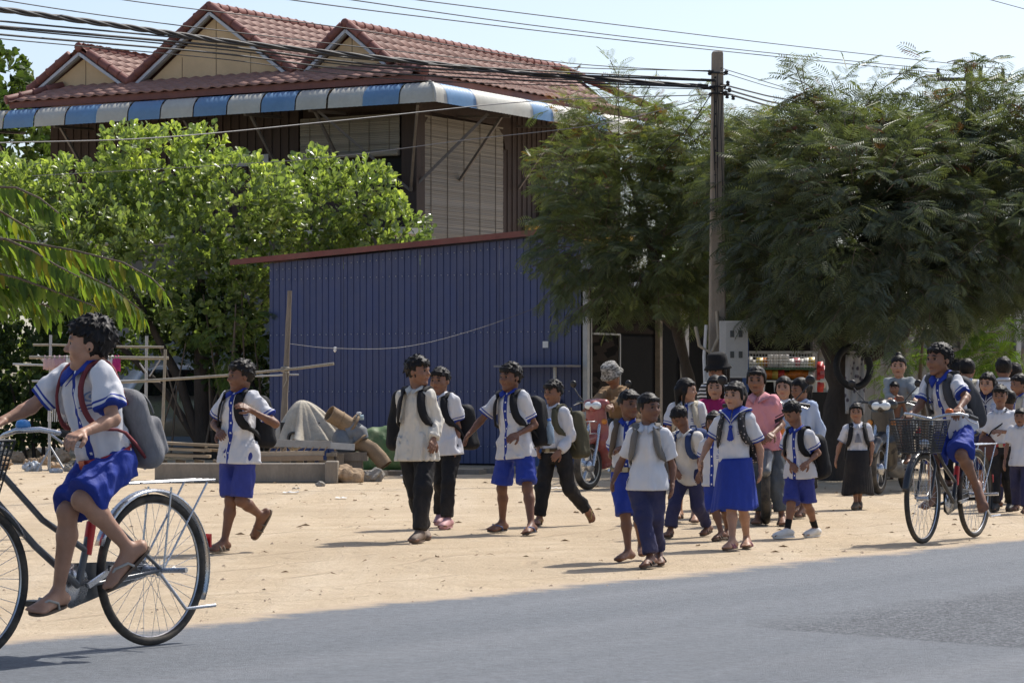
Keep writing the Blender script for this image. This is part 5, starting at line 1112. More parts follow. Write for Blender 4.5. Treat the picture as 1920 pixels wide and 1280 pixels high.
POSE['red_badge'] = ((-0.563, 23.216), 1.337, dict(nk=(-0.029, 0.000, 1.096), hc=(-0.041, 0.000, 1.232), sL=(0.085, -0.063, 1.061), sR=(-0.123, 0.063, 1.056), hL=(0.059, -0.036, 0.666), hR=(-0.060, 0.036, 0.664), eL=(0.109, -0.013, 0.844), wL=(0.101, -0.073, 0.652), eR=(-0.133, 0.123, 0.857), wR=(-0.114, 0.005, 0.697), kL=(0.032, -0.136, 0.376), aL=(0.029, -0.176, 0.078), tL=(-0.026, -0.345, 0.031), kR=(-0.039, 0.036, 0.366), aR=(-0.038, 0.156, 0.112), tR=(-0.064, -0.013, 0.043)))
POSE['tall_shorts'] = ((0.032, 22.308), 1.375, dict(nk=(-0.042, 0.000, 1.119), hc=(-0.045, 0.000, 1.255), sL=(0.074, -0.079, 1.080), sR=(-0.159, 0.079, 1.068), hL=(0.077, -0.046, 0.665), hR=(-0.078, 0.046, 0.663), eL=(0.150, -0.029, 0.872), wL=(0.010, -0.169, 0.800), eR=(-0.287, 0.079, 0.903), wR=(-0.376, -0.001, 0.801), kL=(0.091, -0.166, 0.370), aL=(0.120, -0.286, 0.080), tL=(0.067, -0.461, 0.032), kR=(-0.113, 0.066, 0.360), aR=(-0.109, 0.146, 0.080), tR=(-0.216, -0.004, 0.032)))
POSE['olive_pack'] = ((0.371, 23.651), 1.233, dict(nk=(-0.016, 0.000, 1.000), hc=(-0.019, 0.000, 1.137), sL=(0.084, -0.076, 0.956), sR=(-0.108, 0.076, 0.950), hL=(0.060, -0.044, 0.604), hR=(-0.061, 0.044, 0.596), eL=(0.129, -0.056, 0.757), wL=(0.029, -0.156, 0.636), eR=(-0.142, 0.156, 0.792), wR=(-0.150, 0.030, 0.659), kL=(0.114, -0.044, 0.321), aL=(0.267, 0.116, 0.125), tL=(0.322, 0.140, 0.024), kR=(-0.110, -0.056, 0.311), aR=(-0.137, -0.076, 0.073), tR=(-0.176, -0.236, 0.030)))
POSE['behind_boy'] = ((0.776, 18.563), 1.151, dict(nk=(0.002, 0.000, 0.923), hc=(0.010, 0.000, 1.050), sL=(0.085, -0.020, 0.883), sR=(-0.086, 0.020, 0.882), hL=(0.053, -0.012, 0.576), hR=(-0.054, 0.012, 0.575), eL=(0.100, 0.030, 0.728), wL=(0.103, 0.030, 0.608), eR=(-0.105, 0.070, 0.710), wR=(-0.078, -0.095, 0.749), kL=(0.066, 0.008, 0.321), aL=(0.098, 0.168, 0.090), tL=(0.099, 0.015, 0.049), kR=(-0.021, -0.068, 0.318), aR=(-0.001, -0.088, 0.069), tR=(-0.090, -0.214, 0.028)))
POSE['front_boy'] = ((0.881, 17.983), 1.138, dict(nk=(-0.003, 0.000, 0.901), hc=(0.008, 0.000, 1.029), sL=(0.114, -0.024, 0.855), sR=(-0.111, 0.024, 0.848), hL=(0.056, -0.014, 0.553), hR=(-0.056, 0.014, 0.553), eL=(0.161, 0.026, 0.648), wL=(0.157, -0.024, 0.535), eR=(-0.179, 0.064, 0.661), wR=(-0.219, 0.004, 0.573), kL=(0.042, -0.014, 0.318), aL=(0.073, 0.126, 0.083), tL=(0.080, -0.019, 0.025), kR=(-0.039, -0.106, 0.322), aR=(0.008, -0.166, 0.068), tR=(-0.052, -0.306, 0.028)))
POSE['head_down'] = ((1.385, 21.743), 1.042, dict(nk=(-0.029, -0.100, 0.808), hc=(-0.077, -0.100, 0.938), sL=(0.075, -0.174, 0.785), sR=(-0.112, -0.026, 0.776), hL=(0.058, -0.043, 0.482), hR=(-0.058, 0.043, 0.479), eL=(0.107, -0.154, 0.624), wL=(0.071, -0.234, 0.508), eR=(-0.138, 0.004, 0.621), wR=(-0.103, -0.110, 0.526), kL=(0.072, -0.043, 0.246), aL=(0.162, 0.117, 0.079), tL=(0.100, 0.006, 0.024), kR=(-0.124, -0.117, 0.244), aR=(-0.153, -0.157, 0.063), tR=(-0.198, -0.289, 0.027)))
POSE['sailor_girl'] = ((1.614, 20.028), 1.225, dict(nk=(-0.003, 0.000, 0.977), hc=(-0.003, 0.000, 1.106), sL=(0.106, -0.046, 0.932), sR=(-0.113, 0.046, 0.916), hL=(0.069, -0.027, 0.602), hR=(-0.069, 0.027, 0.594), eL=(0.179, 0.004, 0.718), wL=(0.178, -0.036, 0.583), eR=(-0.192, 0.066, 0.762), wR=(-0.244, -0.014, 0.660), kL=(0.054, -0.007, 0.300), aL=(0.088, 0.093, 0.072), tL=(0.072, -0.069, 0.030), kR=(-0.037, -0.113, 0.305), aR=(-0.039, -0.193, 0.072), tR=(-0.104, -0.343, 0.030)))
POSE['little_girl'] = ((1.565, 21.209), 1.006, dict(nk=(-0.014, 0.000, 0.777), hc=(-0.018, 0.000, 0.904), sL=(0.069, -0.042, 0.741), sR=(-0.093, 0.042, 0.735), hL=(0.053, -0.025, 0.453), hR=(-0.053, 0.025, 0.451), eL=(0.088, -0.012, 0.606), wL=(0.079, -0.042, 0.484), eR=(-0.125, 0.072, 0.604), wR=(-0.114, 0.032, 0.495), kL=(0.063, 0.015, 0.235), aL=(0.094, 0.155, 0.077), tL=(0.091, 0.026, 0.026), kR=(-0.016, -0.035, 0.237), aR=(0.031, -0.075, 0.062), tR=(-0.044, -0.186, 0.026)))
POSE['sneaker_boy'] = ((2.248, 21.638), 1.087, dict(nk=(-0.019, -0.040, 0.840), hc=(-0.064, -0.040, 0.973), sL=(0.071, -0.107, 0.790), sR=(-0.097, 0.027, 0.788), hL=(0.053, -0.039, 0.513), hR=(-0.053, 0.039, 0.511), eL=(0.133, -0.067, 0.663), wL=(0.037, -0.185, 0.590), eR=(-0.117, 0.057, 0.654), wR=(-0.073, -0.073, 0.577), kL=(0.053, -0.019, 0.270), aL=(0.132, 0.101, 0.066), tL=(0.031, -0.003, 0.027), kR=(-0.080, -0.101, 0.273), aR=(-0.114, -0.141, 0.066), tR=(-0.238, -0.217, 0.027)))
POSE['black_skirt'] = ((3.364, 26.975), 1.068, dict(nk=(-0.004, 0.000, 0.816), hc=(-0.017, 0.000, 0.945), sL=(0.105, -0.009, 0.784), sR=(-0.113, 0.009, 0.774), hL=(0.059, -0.005, 0.519), hR=(-0.059, 0.005, 0.518), eL=(0.140, 0.011, 0.621), wL=(0.126, -0.019, 0.490), eR=(-0.178, 0.029, 0.613), wR=(-0.210, -0.001, 0.495), kL=(0.028, 0.025, 0.281), aL=(0.024, 0.075, 0.065), tL=(0.007, -0.066, 0.027), kR=(-0.033, -0.045, 0.283), aR=(-0.029, -0.075, 0.065), tR=(-0.071, -0.211, 0.027)))
POSE['bag_boy'] = ((4.688, 26.524), 1.217, dict(nk=(-0.017, 0.000, 0.953), hc=(-0.021, 0.000, 1.107), sL=(0.097, -0.031, 0.901), sR=(-0.111, 0.031, 0.896), hL=(0.065, -0.018, 0.597), hR=(-0.065, 0.018, 0.592), eL=(0.144, -0.011, 0.751), wL=(-0.040, -0.131, 0.766), eR=(-0.181, 0.061, 0.715), wR=(-0.216, 0.021, 0.562), kL=(0.065, -0.018, 0.309), aL=(0.083, 0.032, 0.072), tL=(0.037, -0.124, 0.029), kR=(-0.079, -0.062, 0.307), aR=(-0.083, -0.102, 0.072), tR=(-0.146, -0.252, 0.029)))
POSE['pink_woman'] = ((2.198, 23.803), 1.380, dict(nk=(-0.067, 0.000, 1.091), hc=(-0.100, 0.000, 1.241), sL=(0.040, -0.047, 1.032), sR=(-0.163, 0.047, 1.035), hL=(0.053, -0.027, 0.659), hR=(-0.053, 0.027, 0.651), eL=(0.114, -0.047, 0.861), wL=(0.021, -0.224, 0.787), eR=(-0.170, 0.047, 0.881), wR=(-0.093, -0.106, 0.778), kL=(0.058, -0.147, 0.370), aL=(0.100, -0.187, 0.080), tL=(0.093, -0.371, 0.032), kR=(-0.090, -0.073, 0.368), aR=(-0.090, -0.073, 0.080), tR=(-0.134, -0.252, 0.032)))
POSE['right_cyclist'] = ((3.401, 21.250), 1.500, dict(nk=(-0.125, -0.130, 1.245), hc=(-0.148, -0.130, 1.381), sL=(-0.021, -0.222, 1.195), sR=(-0.220, -0.038, 1.187), hL=(0.055, -0.054, 0.848), hR=(-0.055, 0.054, 0.843), eL=(0.033, -0.302, 1.095), wL=(-0.046, -0.442, 1.015), eR=(-0.294, -0.098, 1.029), wR=(-0.377, -0.218, 0.965), kL=(-0.013, -0.340, 0.659), aL=(0.127, -0.180, 0.417), tL=(0.173, -0.260, 0.231), kR=(-0.198, -0.185, 0.619), aR=(-0.209, -0.185, 0.342), tR=(-0.307, -0.352, 0.269)))
POSE['left_cyclist'] = ((-1.731, 11.850), 1.420, dict(nk=(-0.072, -0.120, 1.218), hc=(-0.057, -0.120, 1.327), sL=(0.034, -0.240, 1.184), sR=(-0.185, 0.000, 1.183), hL=(0.056, -0.070, 0.828), hR=(-0.056, 0.070, 0.820), eL=(0.070, -0.300, 1.012), wL=(-0.033, -0.460, 0.959), eR=(-0.322, -0.020, 1.062), wR=(-0.418, -0.120, 1.008), kL=(-0.067, -0.240, 0.675), aL=(0.112, -0.120, 0.464), tL=(0.015, -0.164, 0.299), kR=(-0.141, -0.156, 0.622), aR=(-0.191, -0.106, 0.277), tR=(-0.271, -0.273, 0.212)))
# ================================================================== POLES AND WIRES
M_conc = mat('weathered_concrete', (.25, .215, .175), .9, .25, 4, bump=.5, bscale=30, stretch=(1, 1, .4))
M_wire = mat('black_cable', (.018, .018, .02), .6, .2, 4); M_wire2 = mat('grey_wire', (.16, .16, .17), .5, .2, 4)
POLE = Vector((at(1345, 0, 36.5).x, 36.5, 0)); PH = at(0, 97, 36.5).z
pole = thing('utility_pole', 'square tapered concrete utility pole with meter box in front of the feathery tree', 'utility pole', POLE)
b = MB(); V = []
for (z, hw) in ((-.05, .130), (PH, .074)): V += [(-hw, -hw, z), (hw, -hw, z), (hw, hw, z), (-hw, hw, z)]
b.add(V, [(0, 1, 5, 4), (1, 2, 6, 5), (2, 3, 7, 6), (3, 0, 4, 7), (4, 5, 6, 7), (3, 2, 1, 0)]); pb = b.build('post', M_conc, pole); md = pb.modifiers.new('bev', 'BEVEL'); md.width = .025; md.segments = 2
for k in range(12): b = MB(); z = PH-.35-k*.16; b.lathe((-.035, -.086-.0125*(PH-z)/PH*5.6*.2, z), (0, -1, 0), [(.013, -.012), (.013, .004)], 8); b.build('bolt_hole', mat('hole_black', (.01, .01, .01)), pole)
for z in (PH-.29, PH-.47, PH-.56): b = MB(); b.tube([(-.105, -.105, z), (.105, -.105, z), (.105, .105, z), (-.105, .105, z), (-.105, -.105, z)], .012, 6); b.build('band', M_wire, pole)
for (dx, z) in ((.11, PH-.29), (-.11, PH-.29), (.13, PH-.43), (.15, PH-.52), (.12, PH-.60), (.20, PH-.62), (.10, PH-.56)): b = MB(); b.lathe((dx, -.11, z), (0, 0, 1), [(.01, -.03), (.028, -.02), (.018, 0), (.03, .012), (.012, .035)], 8); b.build('insulator', M_wire, pole)
rs_ = np.random.RandomState(2)
for k in range(5):                       # loose cables hanging down the post
    x0 = rs_.uniform(-.13, .14); z0 = PH-rs_.uniform(.3, .65); l = rs_.uniform(.8, 2.4); b = MB(); sw = rs_.uniform(-.08, .08)
    b.tube([(x0*.6, -.13, z0), (x0+sw, -.15, z0-l*.25), (x0*.9+sw*.5, -.145, z0-l*.6), (x0*.5, -.14, z0-l)], .006, 6); b.build('loose_cable', M_wire, pole)
mb = empty('meter_box'); mb.parent = pole; sc = 36.5/FPX; bx0 = (1344-1345)*sc; zc = at(0, 655, 36.3).z
b = MB(); b.box((.19, -.26, zc), (.36, .22, .74)); b.build('case', mat('meter_case', (.47, .47, .46), .6, .1, 5, dust=.15), mb)
b = MB(); b.box((.22, -.368, zc), (.27, .012, .70)); b.build('door', mat('meter_door', (.38, .38, .37), .6, .1, 5), mb)
for i in range(2):
    for j in range(2): b = MB(); b.box((.165+.11*i, -.379, zc+.20-.27*j), (.05, .008, .085)); b.build('meter_window', mat('meter_glass', (.03, .035, .04), .2), mb)
b = MB(); b.tube([(-.16, -.2, zc+.32), (-.19, -.22, zc-.1), (-.17, -.2, zc-.6), (-.16, -.2, .1)], .022, 8); b.build('conduit', mat('white_conduit', (.55, .55, .55), .5), pole)
b = MB(); b.tube([(-.30, -.2, zc+.30), (-.25, -.22, zc+.05), (-.1, -.22, zc-.05), (.0, -.2, zc+.15), (-.02, -.18, zc+.5)], .024, 8); b.build('bent_conduit', mat('tan_conduit', (.30, .26, .20), .6), pole)
b = MB(); b.box((-.09, -.165, zc-.43), (.16, .008, .26)); b.build('paper_notice', mat('paper_white', (.7, .7, .7), .8), pole)
# blue sign strip beside the meter box
sg = thing('sign_strip', 'narrow blue upright sign strip with white marks beside the meter box', 'sign', at(1398, HORIZON+FPX*CAM_H/38.0, 38.0)); s_ = 38.0/FPX; z0, z1 = at(0, 735, 38).z, at(0, 632, 38).z
b = MB(); b.box((0, 0, (z0+z1)/2), (.085, .02, z1-z0)); b.build('panel', mat('sign_blue', (.045, .095, .26), .5), sg)
b = MB(); b.box((0, .03, z1*.55), (.04, .03, z1*1.1)); b.build('post', M_galv, sg)
for (zz, hh_, ww) in ((z1-.045, .08, .05), (z1-.155, .008, .06), (z1-.2, .05, .045), (z1-.245, .012, .05), (z1-.27, .012, .05)):
    b = MB(); b.box((0, -.012, zz), (ww, .004, hh_)); b.build('white_mark', mat('sign_white', (.62, .65, .7), .6), sg)
b = MB(); b.lathe((0, -.0145, z1-.045), (0, -1, 0), [(.017, 0), (.017, .001)], 12); b.build('emblem', mat('sign_blue', (.045, .095, .26)), sg)
# far pole with a crossarm
fp = thing('utility_pole', 'distant power pole with steel crossarm showing above the big tree', 'utility pole', (at(1817, 0, 72).x, 72, 0)); z = at(0, 150, 72).z
b = MB(); b.tube([(0, 0, -.05), (0, 0, z+.35)], [.14, .09], 8); b.build('post', mat('far_pole', (.08, .078, .075), .8), fp)
b = MB(); b.box((.03, -.1, z), (1.75, .09, .09)); b.build('crossarm', mat('arm_steel', (.05, .05, .055), .6), fp)
for dx in (-.82, .28, .86): b = MB(); b.lathe((dx, -.1, z+.03), (0, 0, 1), [(.04, 0), (.06, .03), (.04, .08), (.06, .13), (.04, .18), (.05, .24), (.02, .27)], 10); b.build('insulator', mat('insulator_brown', (.05, .04, .04), .3), fp)
for g in (1, -1): b = MB(); b.bar((0, -.1, z-.55), (g*.45, -.1, z-.05), .03, .03); b.build('brace', mat('arm_steel', (.12, .12, .13)), fp)
def wire(label, pts, r=.008, m=None, name='cable', group=None, sag=0.0):
    "pts: (px, py, Y) measured points, joined by a smooth curve"
    P = [at(*q) for q in pts]; b = MB(); n = 14; Q = []
    for i in range(len(P)-1):
        p0 = P[max(i-1, 0)]; p1 = P[i]; p2 = P[i+1]; p3 = P[min(i+2, len(P)-1)]
        for k in range(n):
            t = k/n; Q.append(.5*((2*p1)+(p2-p0)*t+(2*p0-5*p1+4*p2-p3)*t*t+(3*p1-p0-3*p2+p3)*t**3))
            if len(P) == 2: Q[-1] = p1.lerp(p2, t)-Vector((0, 0, sag*4*t*(1-t)))
    Q.append(P[-1]); b.tube(Q, r, 5, caps=False); return tag(b.build(name, m or M_wire), label, name, group)
# thick twisted bundle
Pb = [at(-700, -78, 21.0), at(0, 18, 26.6), at(230, 50, 28.6), at(405, 76, 30), at(700, 108, 32.4), at(1000, 140, 35.2), at(1340, 164, 36.4)]
tb = thing('cable_bundle', 'thick twisted bundle of black cables strung to the concrete pole', 'cable')
for k in range(3):
    b = MB(); Q = []
    for i in range(len(Pb)-1):
        for j in range(26):
            q = Pb[i].lerp(Pb[i+1], j/26); a = (i*26+j)*.42+k*2.09; Q.append(q+Vector((0, math.cos(a), math.sin(a)))*.017)
    b.tube(Q, .017, 5, caps=False); b.build('strand', M_wire, tb)
GW = 'cables strung to the concrete pole'
for i, (y0, y1, y2, r) in enumerate(((40, 96, 150, .010), (50, 104, 152, .014), (54, 110, 164, .008), (65, 118, 165, .011), (73, 128, 168, .006))):
    wire(('topmost black cable below the twisted bundle', 'heavy black cable next below the topmost one', 'slim black cable between two heavier ones', 'heavy black cable above the lowest slim one', 'lowest slim cable of the set crossing the roof')[i]+', strung to the concrete pole', [(-700, y0-70, 21), (0, y0, 26.6), (405, y1-18, 30), (760, y1+22, 33), (1340, y2, 36.4)], r, group=GW)
wire('thin service wire crossing in front of the roof gables', [(-300, -60, 24), (0, 0, 26.6), (400, 56, 30), (1000, 122, 35.2), (1338, 133, 36.4)], .006)
wire('thin wire above the middle gable ridge', [(100, -30, 27), (230, 0, 28.6), (660, 55, 32), (1040, 116, 35.5), (1338, 135, 36.4)], .006)
for i, q in enumerate(([(500, -6, 40), (760, 28, 46), (1240, 84, 57), (1766, 138, 71.8)], [(630, -4, 42), (1000, 48, 51), (1400, 95, 61), (1827, 137, 71.8)], [(740, -5, 44), (1100, 40, 53), (1500, 88, 63), (1880, 130, 71.8)])):
    wire(('power line to the outer near end of the distant crossarm', 'power line to the middle insulator of the distant crossarm', 'highest power line, to the far end of the distant crossarm')[i], q, .010, group='power lines to the distant crossarm')
for i, (y0, y1) in enumerate(((135, 190), (158, 204), (165, 216), (172, 226))):
    wire(('thin uppermost cable', 'second cable', 'third, heavier cable', 'lowest and heaviest cable')[i]+' fanning from the concrete pole into the big tree', [(1352, y0, 36.4), (1430, (y0+y1)/2-3, 41), (1535, y1, 44.5), (1700, y1+75, 50)], (.006, .012, .014, .016)[i], group='cables fanning into the big tree')
wire('thin wire sloping from the pole top past the big tree', [(1352, 128, 36.4), (1620, 210, 46), (1920, 300, 56)], .006)
wire('pale wire sagging across the striped awning', [(-200, 275, 30), (0, 268, 31), (300, 258, 32.5), (640, 226, 35), (1000, 190, 37), (1335, 178, 36.4)], .007, M_wire2)
wire('pale wire below the veranda struts', [(60, 330, 44), (560, 300, 42), (880, 262, 40), (1130, 232, 39), (1335, 180, 36.4)], .006, M_wire2)
wire('slack cable curving from the pole over the feathery tree', [(1334, 176, 36.3), (1290, 240, 36.9), (1220, 320, 40.2), (1130, 500, 41.5)], .007)
wire('single overhead line in the upper right sky', [(1842, -4, 50), (1960, 28, 54)], .008)
# ================================================================== GATE AND SHELVES ON THE RIGHT
M_gate = mat('grey_sheet', (.20, .195, .185), .6, .15, 1.5, stretch=(1, 1, .3), objrand=.06)
g0 = Vector((at(1590, 0, 46).x, 46, 0)); ga = math.atan2(2.0, 4.2)
gate = thing('sheet_fence', 'grey corrugated metal fence behind the school children on the right', 'fence', g0, R(18))
for k in range(6): o = rib_sheet(.80, 2.42, 2.42, 4).build('wall_sheet', M_gate, gate); o.location = (-.6+k*.805, -.003*(k % 2), 0)
for x_ in (2.05, 3.1, -.65): b = MB(); b.box((x_, -.08, 1.3), (.09, .09, 2.7)); b.build('post', M_galv if x_ > 3 else M_steel, gate)
for z in (1.86,): b = MB(); b.box((1.9, -.07, z), (5.0, .05, .09)); b.build('rail', M_steel, gate)
b = MB(); b.box((1.8, .02, 2.50), (5.2, .12, .10)); b.build('coping', M_galv, gate)
# dark store room walls behind the shelves
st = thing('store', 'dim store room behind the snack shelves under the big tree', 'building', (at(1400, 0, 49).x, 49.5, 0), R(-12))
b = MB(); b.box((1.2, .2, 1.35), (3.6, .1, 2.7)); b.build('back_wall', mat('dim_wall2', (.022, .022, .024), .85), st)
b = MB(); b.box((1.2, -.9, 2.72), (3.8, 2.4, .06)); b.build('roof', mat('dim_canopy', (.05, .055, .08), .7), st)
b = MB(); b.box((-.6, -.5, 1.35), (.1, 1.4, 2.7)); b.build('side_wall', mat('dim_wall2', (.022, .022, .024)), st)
SY = 42.0
sh_ = thing('snack_shelf', 'wire shelf packed with snack packets and tubs under the tree', 'shelf', (at(1465, 0, SY).x, SY, 0)); q = SY/FPX; zt = at(0, 660, SY).z; zm = at(0, 690, SY).z; zl = at(0, 712, SY).z; W2 = 65*q
for x_ in (-W2, W2):
    for y_ in (0, .35): b = MB(); b.box((x_, y_, zt/2), (.035, .035, zt)); b.build('upright', M_galv, sh_)
for z in (zm-.01, zl-.02, .4): b = MB(); b.box((0, .175, z), (2*W2+.04, .40, .025)); b.build('shelf_board', mat('green_shelf', (.05, .11, .06), .6), sh_)
b = MB(); b.box((0, -.02, zt), (2*W2+.06, .03, .03)); b.build('top_rail', M_galv, sh_)
for k in range(24): b = MB(); x_ = -W2+2*W2*k/23; b.tube([(x_, -.015, zm), (x_, -.015, zt)], .004, 4, caps=False); b.build('wire', M_galv, sh_)
for k in range(5): b = MB(); z = zm+(zt-zm)*(k+.5)/5; b.tube([(-W2, -.018, z), (W2, -.018, z)], .004, 4, caps=False); b.build('wire', M_galv, sh_)
SN = [mat('snack_red', (.42, .035, .035), .35, .3, 20), mat('snack_orange', (.50, .16, .03), .35, .3, 20), mat('snack_white', (.55, .52, .50), .45, .2, 20), mat('snack_yellow', (.50, .36, .08), .4, .25, 20), mat('snack_pink', (.45, .14, .16), .35, .3, 20)]
rs_ = np.random.RandomState(6)
for row, (z, n) in enumerate(((zm, 13), (zl, 11))):
    for k in range(n):
        x_ = -W2+.05+(2*W2-.1)*k/(n-1); ci = rs_.randint(5); m = SN[ci]; cn = ('red', 'orange', 'white', 'yellow', 'pink')[ci]; h_ = rs_.uniform(.11, .17); cyl = (row == 0 and 4 <= k <= 7)
        b = MB()
        if cyl: b.lathe((0, 0, 0), (0, 0, 1), [(.038, 0), (.042, .01), (.042, .16), (.045, .165), (.045, .19), (.03, .195)], 14); m = SN[2]
        else: b.add([(-.05, -.01, 0), (.05, -.01, 0), (.06, -.035, h_*.5), (-.06, -.035, h_*.5), (-.05, 0, h_), (.05, 0, h_), (.05, .02, 0), (-.05, .02, 0), (.06, .03, h_*.5), (-.06, .03, h_*.5)], [(0, 1, 2, 3), (3, 2, 5, 4), (1, 6, 8, 2), (2, 8, 5), (7, 0, 3, 9), (9, 3, 4), (6, 7, 9, 8), (8, 9, 4, 5), (0, 7, 6, 1)], 0, True)
        o = b.build('snack_tub' if cyl else 'snack_packet', m); tag(o, 'white lidded tub standing on the wire snack shelf' if cyl else cn+(' snack packet on the upper board of the wire shelf' if row == 0 else ' snack packet on the lower board of the wire shelf'), 'tub' if cyl else 'packet', 'tubs on the snack shelf' if cyl else ('packets on the upper shelf' if row == 0 else 'packets on the lower shelf')); o.location = sh_.location+Vector((x_, .10, z+.013)); o.rotation_euler = (0, 0, rs_.uniform(-.3, .3))
for k in range(5):
    o = MB(); o.add([(-.04, 0, 0), (.04, 0, 0), (.055, -.03, -.11), (-.055, -.03, -.11), (.045, 0, -.22), (-.045, 0, -.22), (.055, .03, -.11), (-.055, .03, -.11)], [(0, 1, 2, 3), (3, 2, 4, 5), (1, 0, 7, 6), (6, 7, 5, 4), (0, 3, 7), (3, 5, 7), (1, 6, 2), (2, 6, 4)], 0, True); o = o.build('hanging_packet', SN[(0, 4, 0, 2, 0)[k]]); tag(o, 'red snack packet hanging in a strip at the end of the shelf', 'packet', 'packets hanging at the shelf end'); o.location = sh_.location+Vector((W2+.06+.05*(k % 2), -.05, zm+.10-.06*k))
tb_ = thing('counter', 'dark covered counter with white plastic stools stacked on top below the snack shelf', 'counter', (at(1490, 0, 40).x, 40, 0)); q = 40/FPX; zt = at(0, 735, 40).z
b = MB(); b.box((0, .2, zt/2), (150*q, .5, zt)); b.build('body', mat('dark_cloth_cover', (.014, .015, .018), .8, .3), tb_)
for k in range(4): 
    b = MB(); x_ = -.36+.25*k; b.box((x_, .05, zt+.16), (.22, .2, .02))
    for gx in (-.09, .09):
        for gy in (-.08, .08): b.bar((x_+gx, .05+gy, zt), (x_+gx*.85, .05+gy*.85, zt+.15), .025, .012)
    o = b.build('stool', mat('white_plastic', (.55, .57, .58), .45)); o.location = tb_.location; tag(o, 'white plastic stool standing on the dark counter', 'stool', 'stools on the counter')
# tyre on the tree, patterned cloth behind it
ty = thing('scrap_tyre', 'worn black tyre hung on the trunk of the big tree', 'tyre', at(1600, 688, 35.4)); b = MB(); b.ring((0, 0, 0), (.5, -1, .12), .255, .045, 40, 10); b.build('tread', mat('old_rubber', (.016, .016, .017), .7, .3, 9, bump=.4, bscale=60), ty)
b = MB(); b.tube([(-.02, .0, .26), (-.12, .1, .36), (-.22, .15, .42)], .01, 6); b.build('rope', M_bark, ty)
cl = thing('printed_cloth', 'pale printed cloth hanging behind the tyre', 'cloth', at(1603, 720, 35.9)); V = []; n = 12; m_ = 14; q = 35.9/FPX
for j in range(m_+1):
    for i in range(n+1): V.append(((i/n-.5)*34*q*(1+.1*j/m_), .025*math.sin(i*1.3+.3*j)+.02*math.sin(j*.9), (.5-j/m_)*110*q))
b = MB(); b.add(V, [(j*(n+1)+i, j*(n+1)+i+1, (j+1)*(n+1)+i+1, (j+1)*(n+1)+i) for j in range(m_) for i in range(n)], 0, True)
def cloth_print():
    t = NT('printed_cloth'); v = t.node('TexVoronoi'); v.inputs['Scale'].default_value = 11; t.link(t.coord(), v.inputs['Vector']); t.color(t.ramp(v.outputs['Distance'], [(.28, (.10, .08, .10)), (.4, (.46, .44, .43))])); t.rough(.9); return t.m
o = b.build('fabric', cloth_print(), cl); o.modifiers.new('thick', 'SOLIDIFY').thickness = .006
# ================================================================== YARD CLUTTER ON THE LEFT
M_bam = mat('bamboo_pole', (.27, .24, .19), .6, .25, 5, stretch=(3, 3, 3)); M_greyw = mat('grey_wood', (.20, .17, .14), .9, .3, 5, stretch=(2, 2, .5), bump=.4, bscale=25)
def rod(a, b_, r, parent, m, name='rail', bend=0.0):
    a = Vector(a); b_ = Vector(b_); o = MB(); P = [a.lerp(b_, k/6)+Vector((0, 0, -bend*4*(k/6)*(1-k/6)+random.uniform(-.004, .004))) for k in range(7)]; o.tube(P, [r*random.uniform(.9, 1.1) for _ in P], 8); return o.build(name, m, parent)
LY = 40.6; rk = thing('drying_rack', 'drying rack of bamboo and steel rods hung with washing', 'drying rack', gnd(180, HORIZON+FPX*CAM_H/LY)); O = rk.location
def L(px, py, dy=0): return at(px, py, LY+dy)-O
for (px, y0, dy) in ((95, 628, 0), (275, 630, .1), (305, 655, -.3)): rod(L(px-3, 880, dy), L(px+ (5 if px == 305 else 0), y0, dy), .022, rk, M_galv if px != 305 else M_bam, 'post')
for (a, b_, dy, r) in (((62, 646), (307, 651), 0, .018), ((55, 670), (316, 671), -.1, .024), ((24, 683), (110, 685), .2, .015), ((60, 714), (300, 714), .1, .016), ((70, 665), (110, 705), 0, .015), ((262, 680), (275, 700), 0, .012), ((300, 675), (280, 705), 0, .012)): rod(L(*a, dy), L(*b_, dy), r, rk, M_bam if r > .017 else M_galv)
for dx in (-26, 28): rod(L(95, 838), L(95+dx, 884, -.2), .015, rk, M_galv, 'foot')
rod(L(70, 881), L(122, 881), .01, rk, M_galv, 'foot')
for k in range(7): rod(L(92+4*k, 745, -.05), L(90+4*k, 790, -.05), .008, rk, mat('rack_white', (.5, .5, .5), .5), 'rod')
WSH = [('snack_pinkish', (.52, .36, .36)), ('wash_white', (.6, .6, .58)), ('wash_white', (.6, .6, .58)), ('wash_magenta', (.45, .03, .18)), ('wash_white', (.6, .6, .58)), ('wash_mauve', (.4, .26, .30))]
for k, (px, w_, h_, ci) in enumerate(((92, .16, .2, 0), (112, .18, .16, 5), (185, .2, .22, 1), (205, .14, .26, 4), (219, .10, .22, 3), (130, .12, .12, 2))):
    V = []; n = 8
    for j in range(9):
        s_ = j/8; yy = (-.035 if j < 4 else .035); zz = -abs(s_-.5)*2*h_+h_*0
        for i in range(n+1): V.append(((i/n-.5)*w_*(1+.1*abs(s_-.5)), yy*min(1, abs(s_-.5)*6)+.014*math.sin(i*2.1+k+j*.5), zz+.012*math.sin(i*1.7+k)))
    b = MB(); b.add(V, [(j*(n+1)+i, j*(n+1)+i+1, (j+1)*(n+1)+i+1, (j+1)*(n+1)+i) for j in range(8) for i in range(n)], 0, True); o = b.build('washing', mat(*WSH[ci], .9)); o.modifiers.new('thick', 'SOLIDIFY').thickness = .012; o.location = at(px, 667, LY-.1); tag(o, ('pale washing draped on the drying rack rail', 'magenta cloth draped on the drying rack rail')[ci == 3], 'washing', None if ci == 3 else 'pale washing on the rack')
o = rod(at(228, 716, 39.6), at(626, 682, 39.0), .019, None, M_bam, 'bamboo_rail', .03); tag(o, 'long bamboo pole lashed across the wooden stake', 'pole')
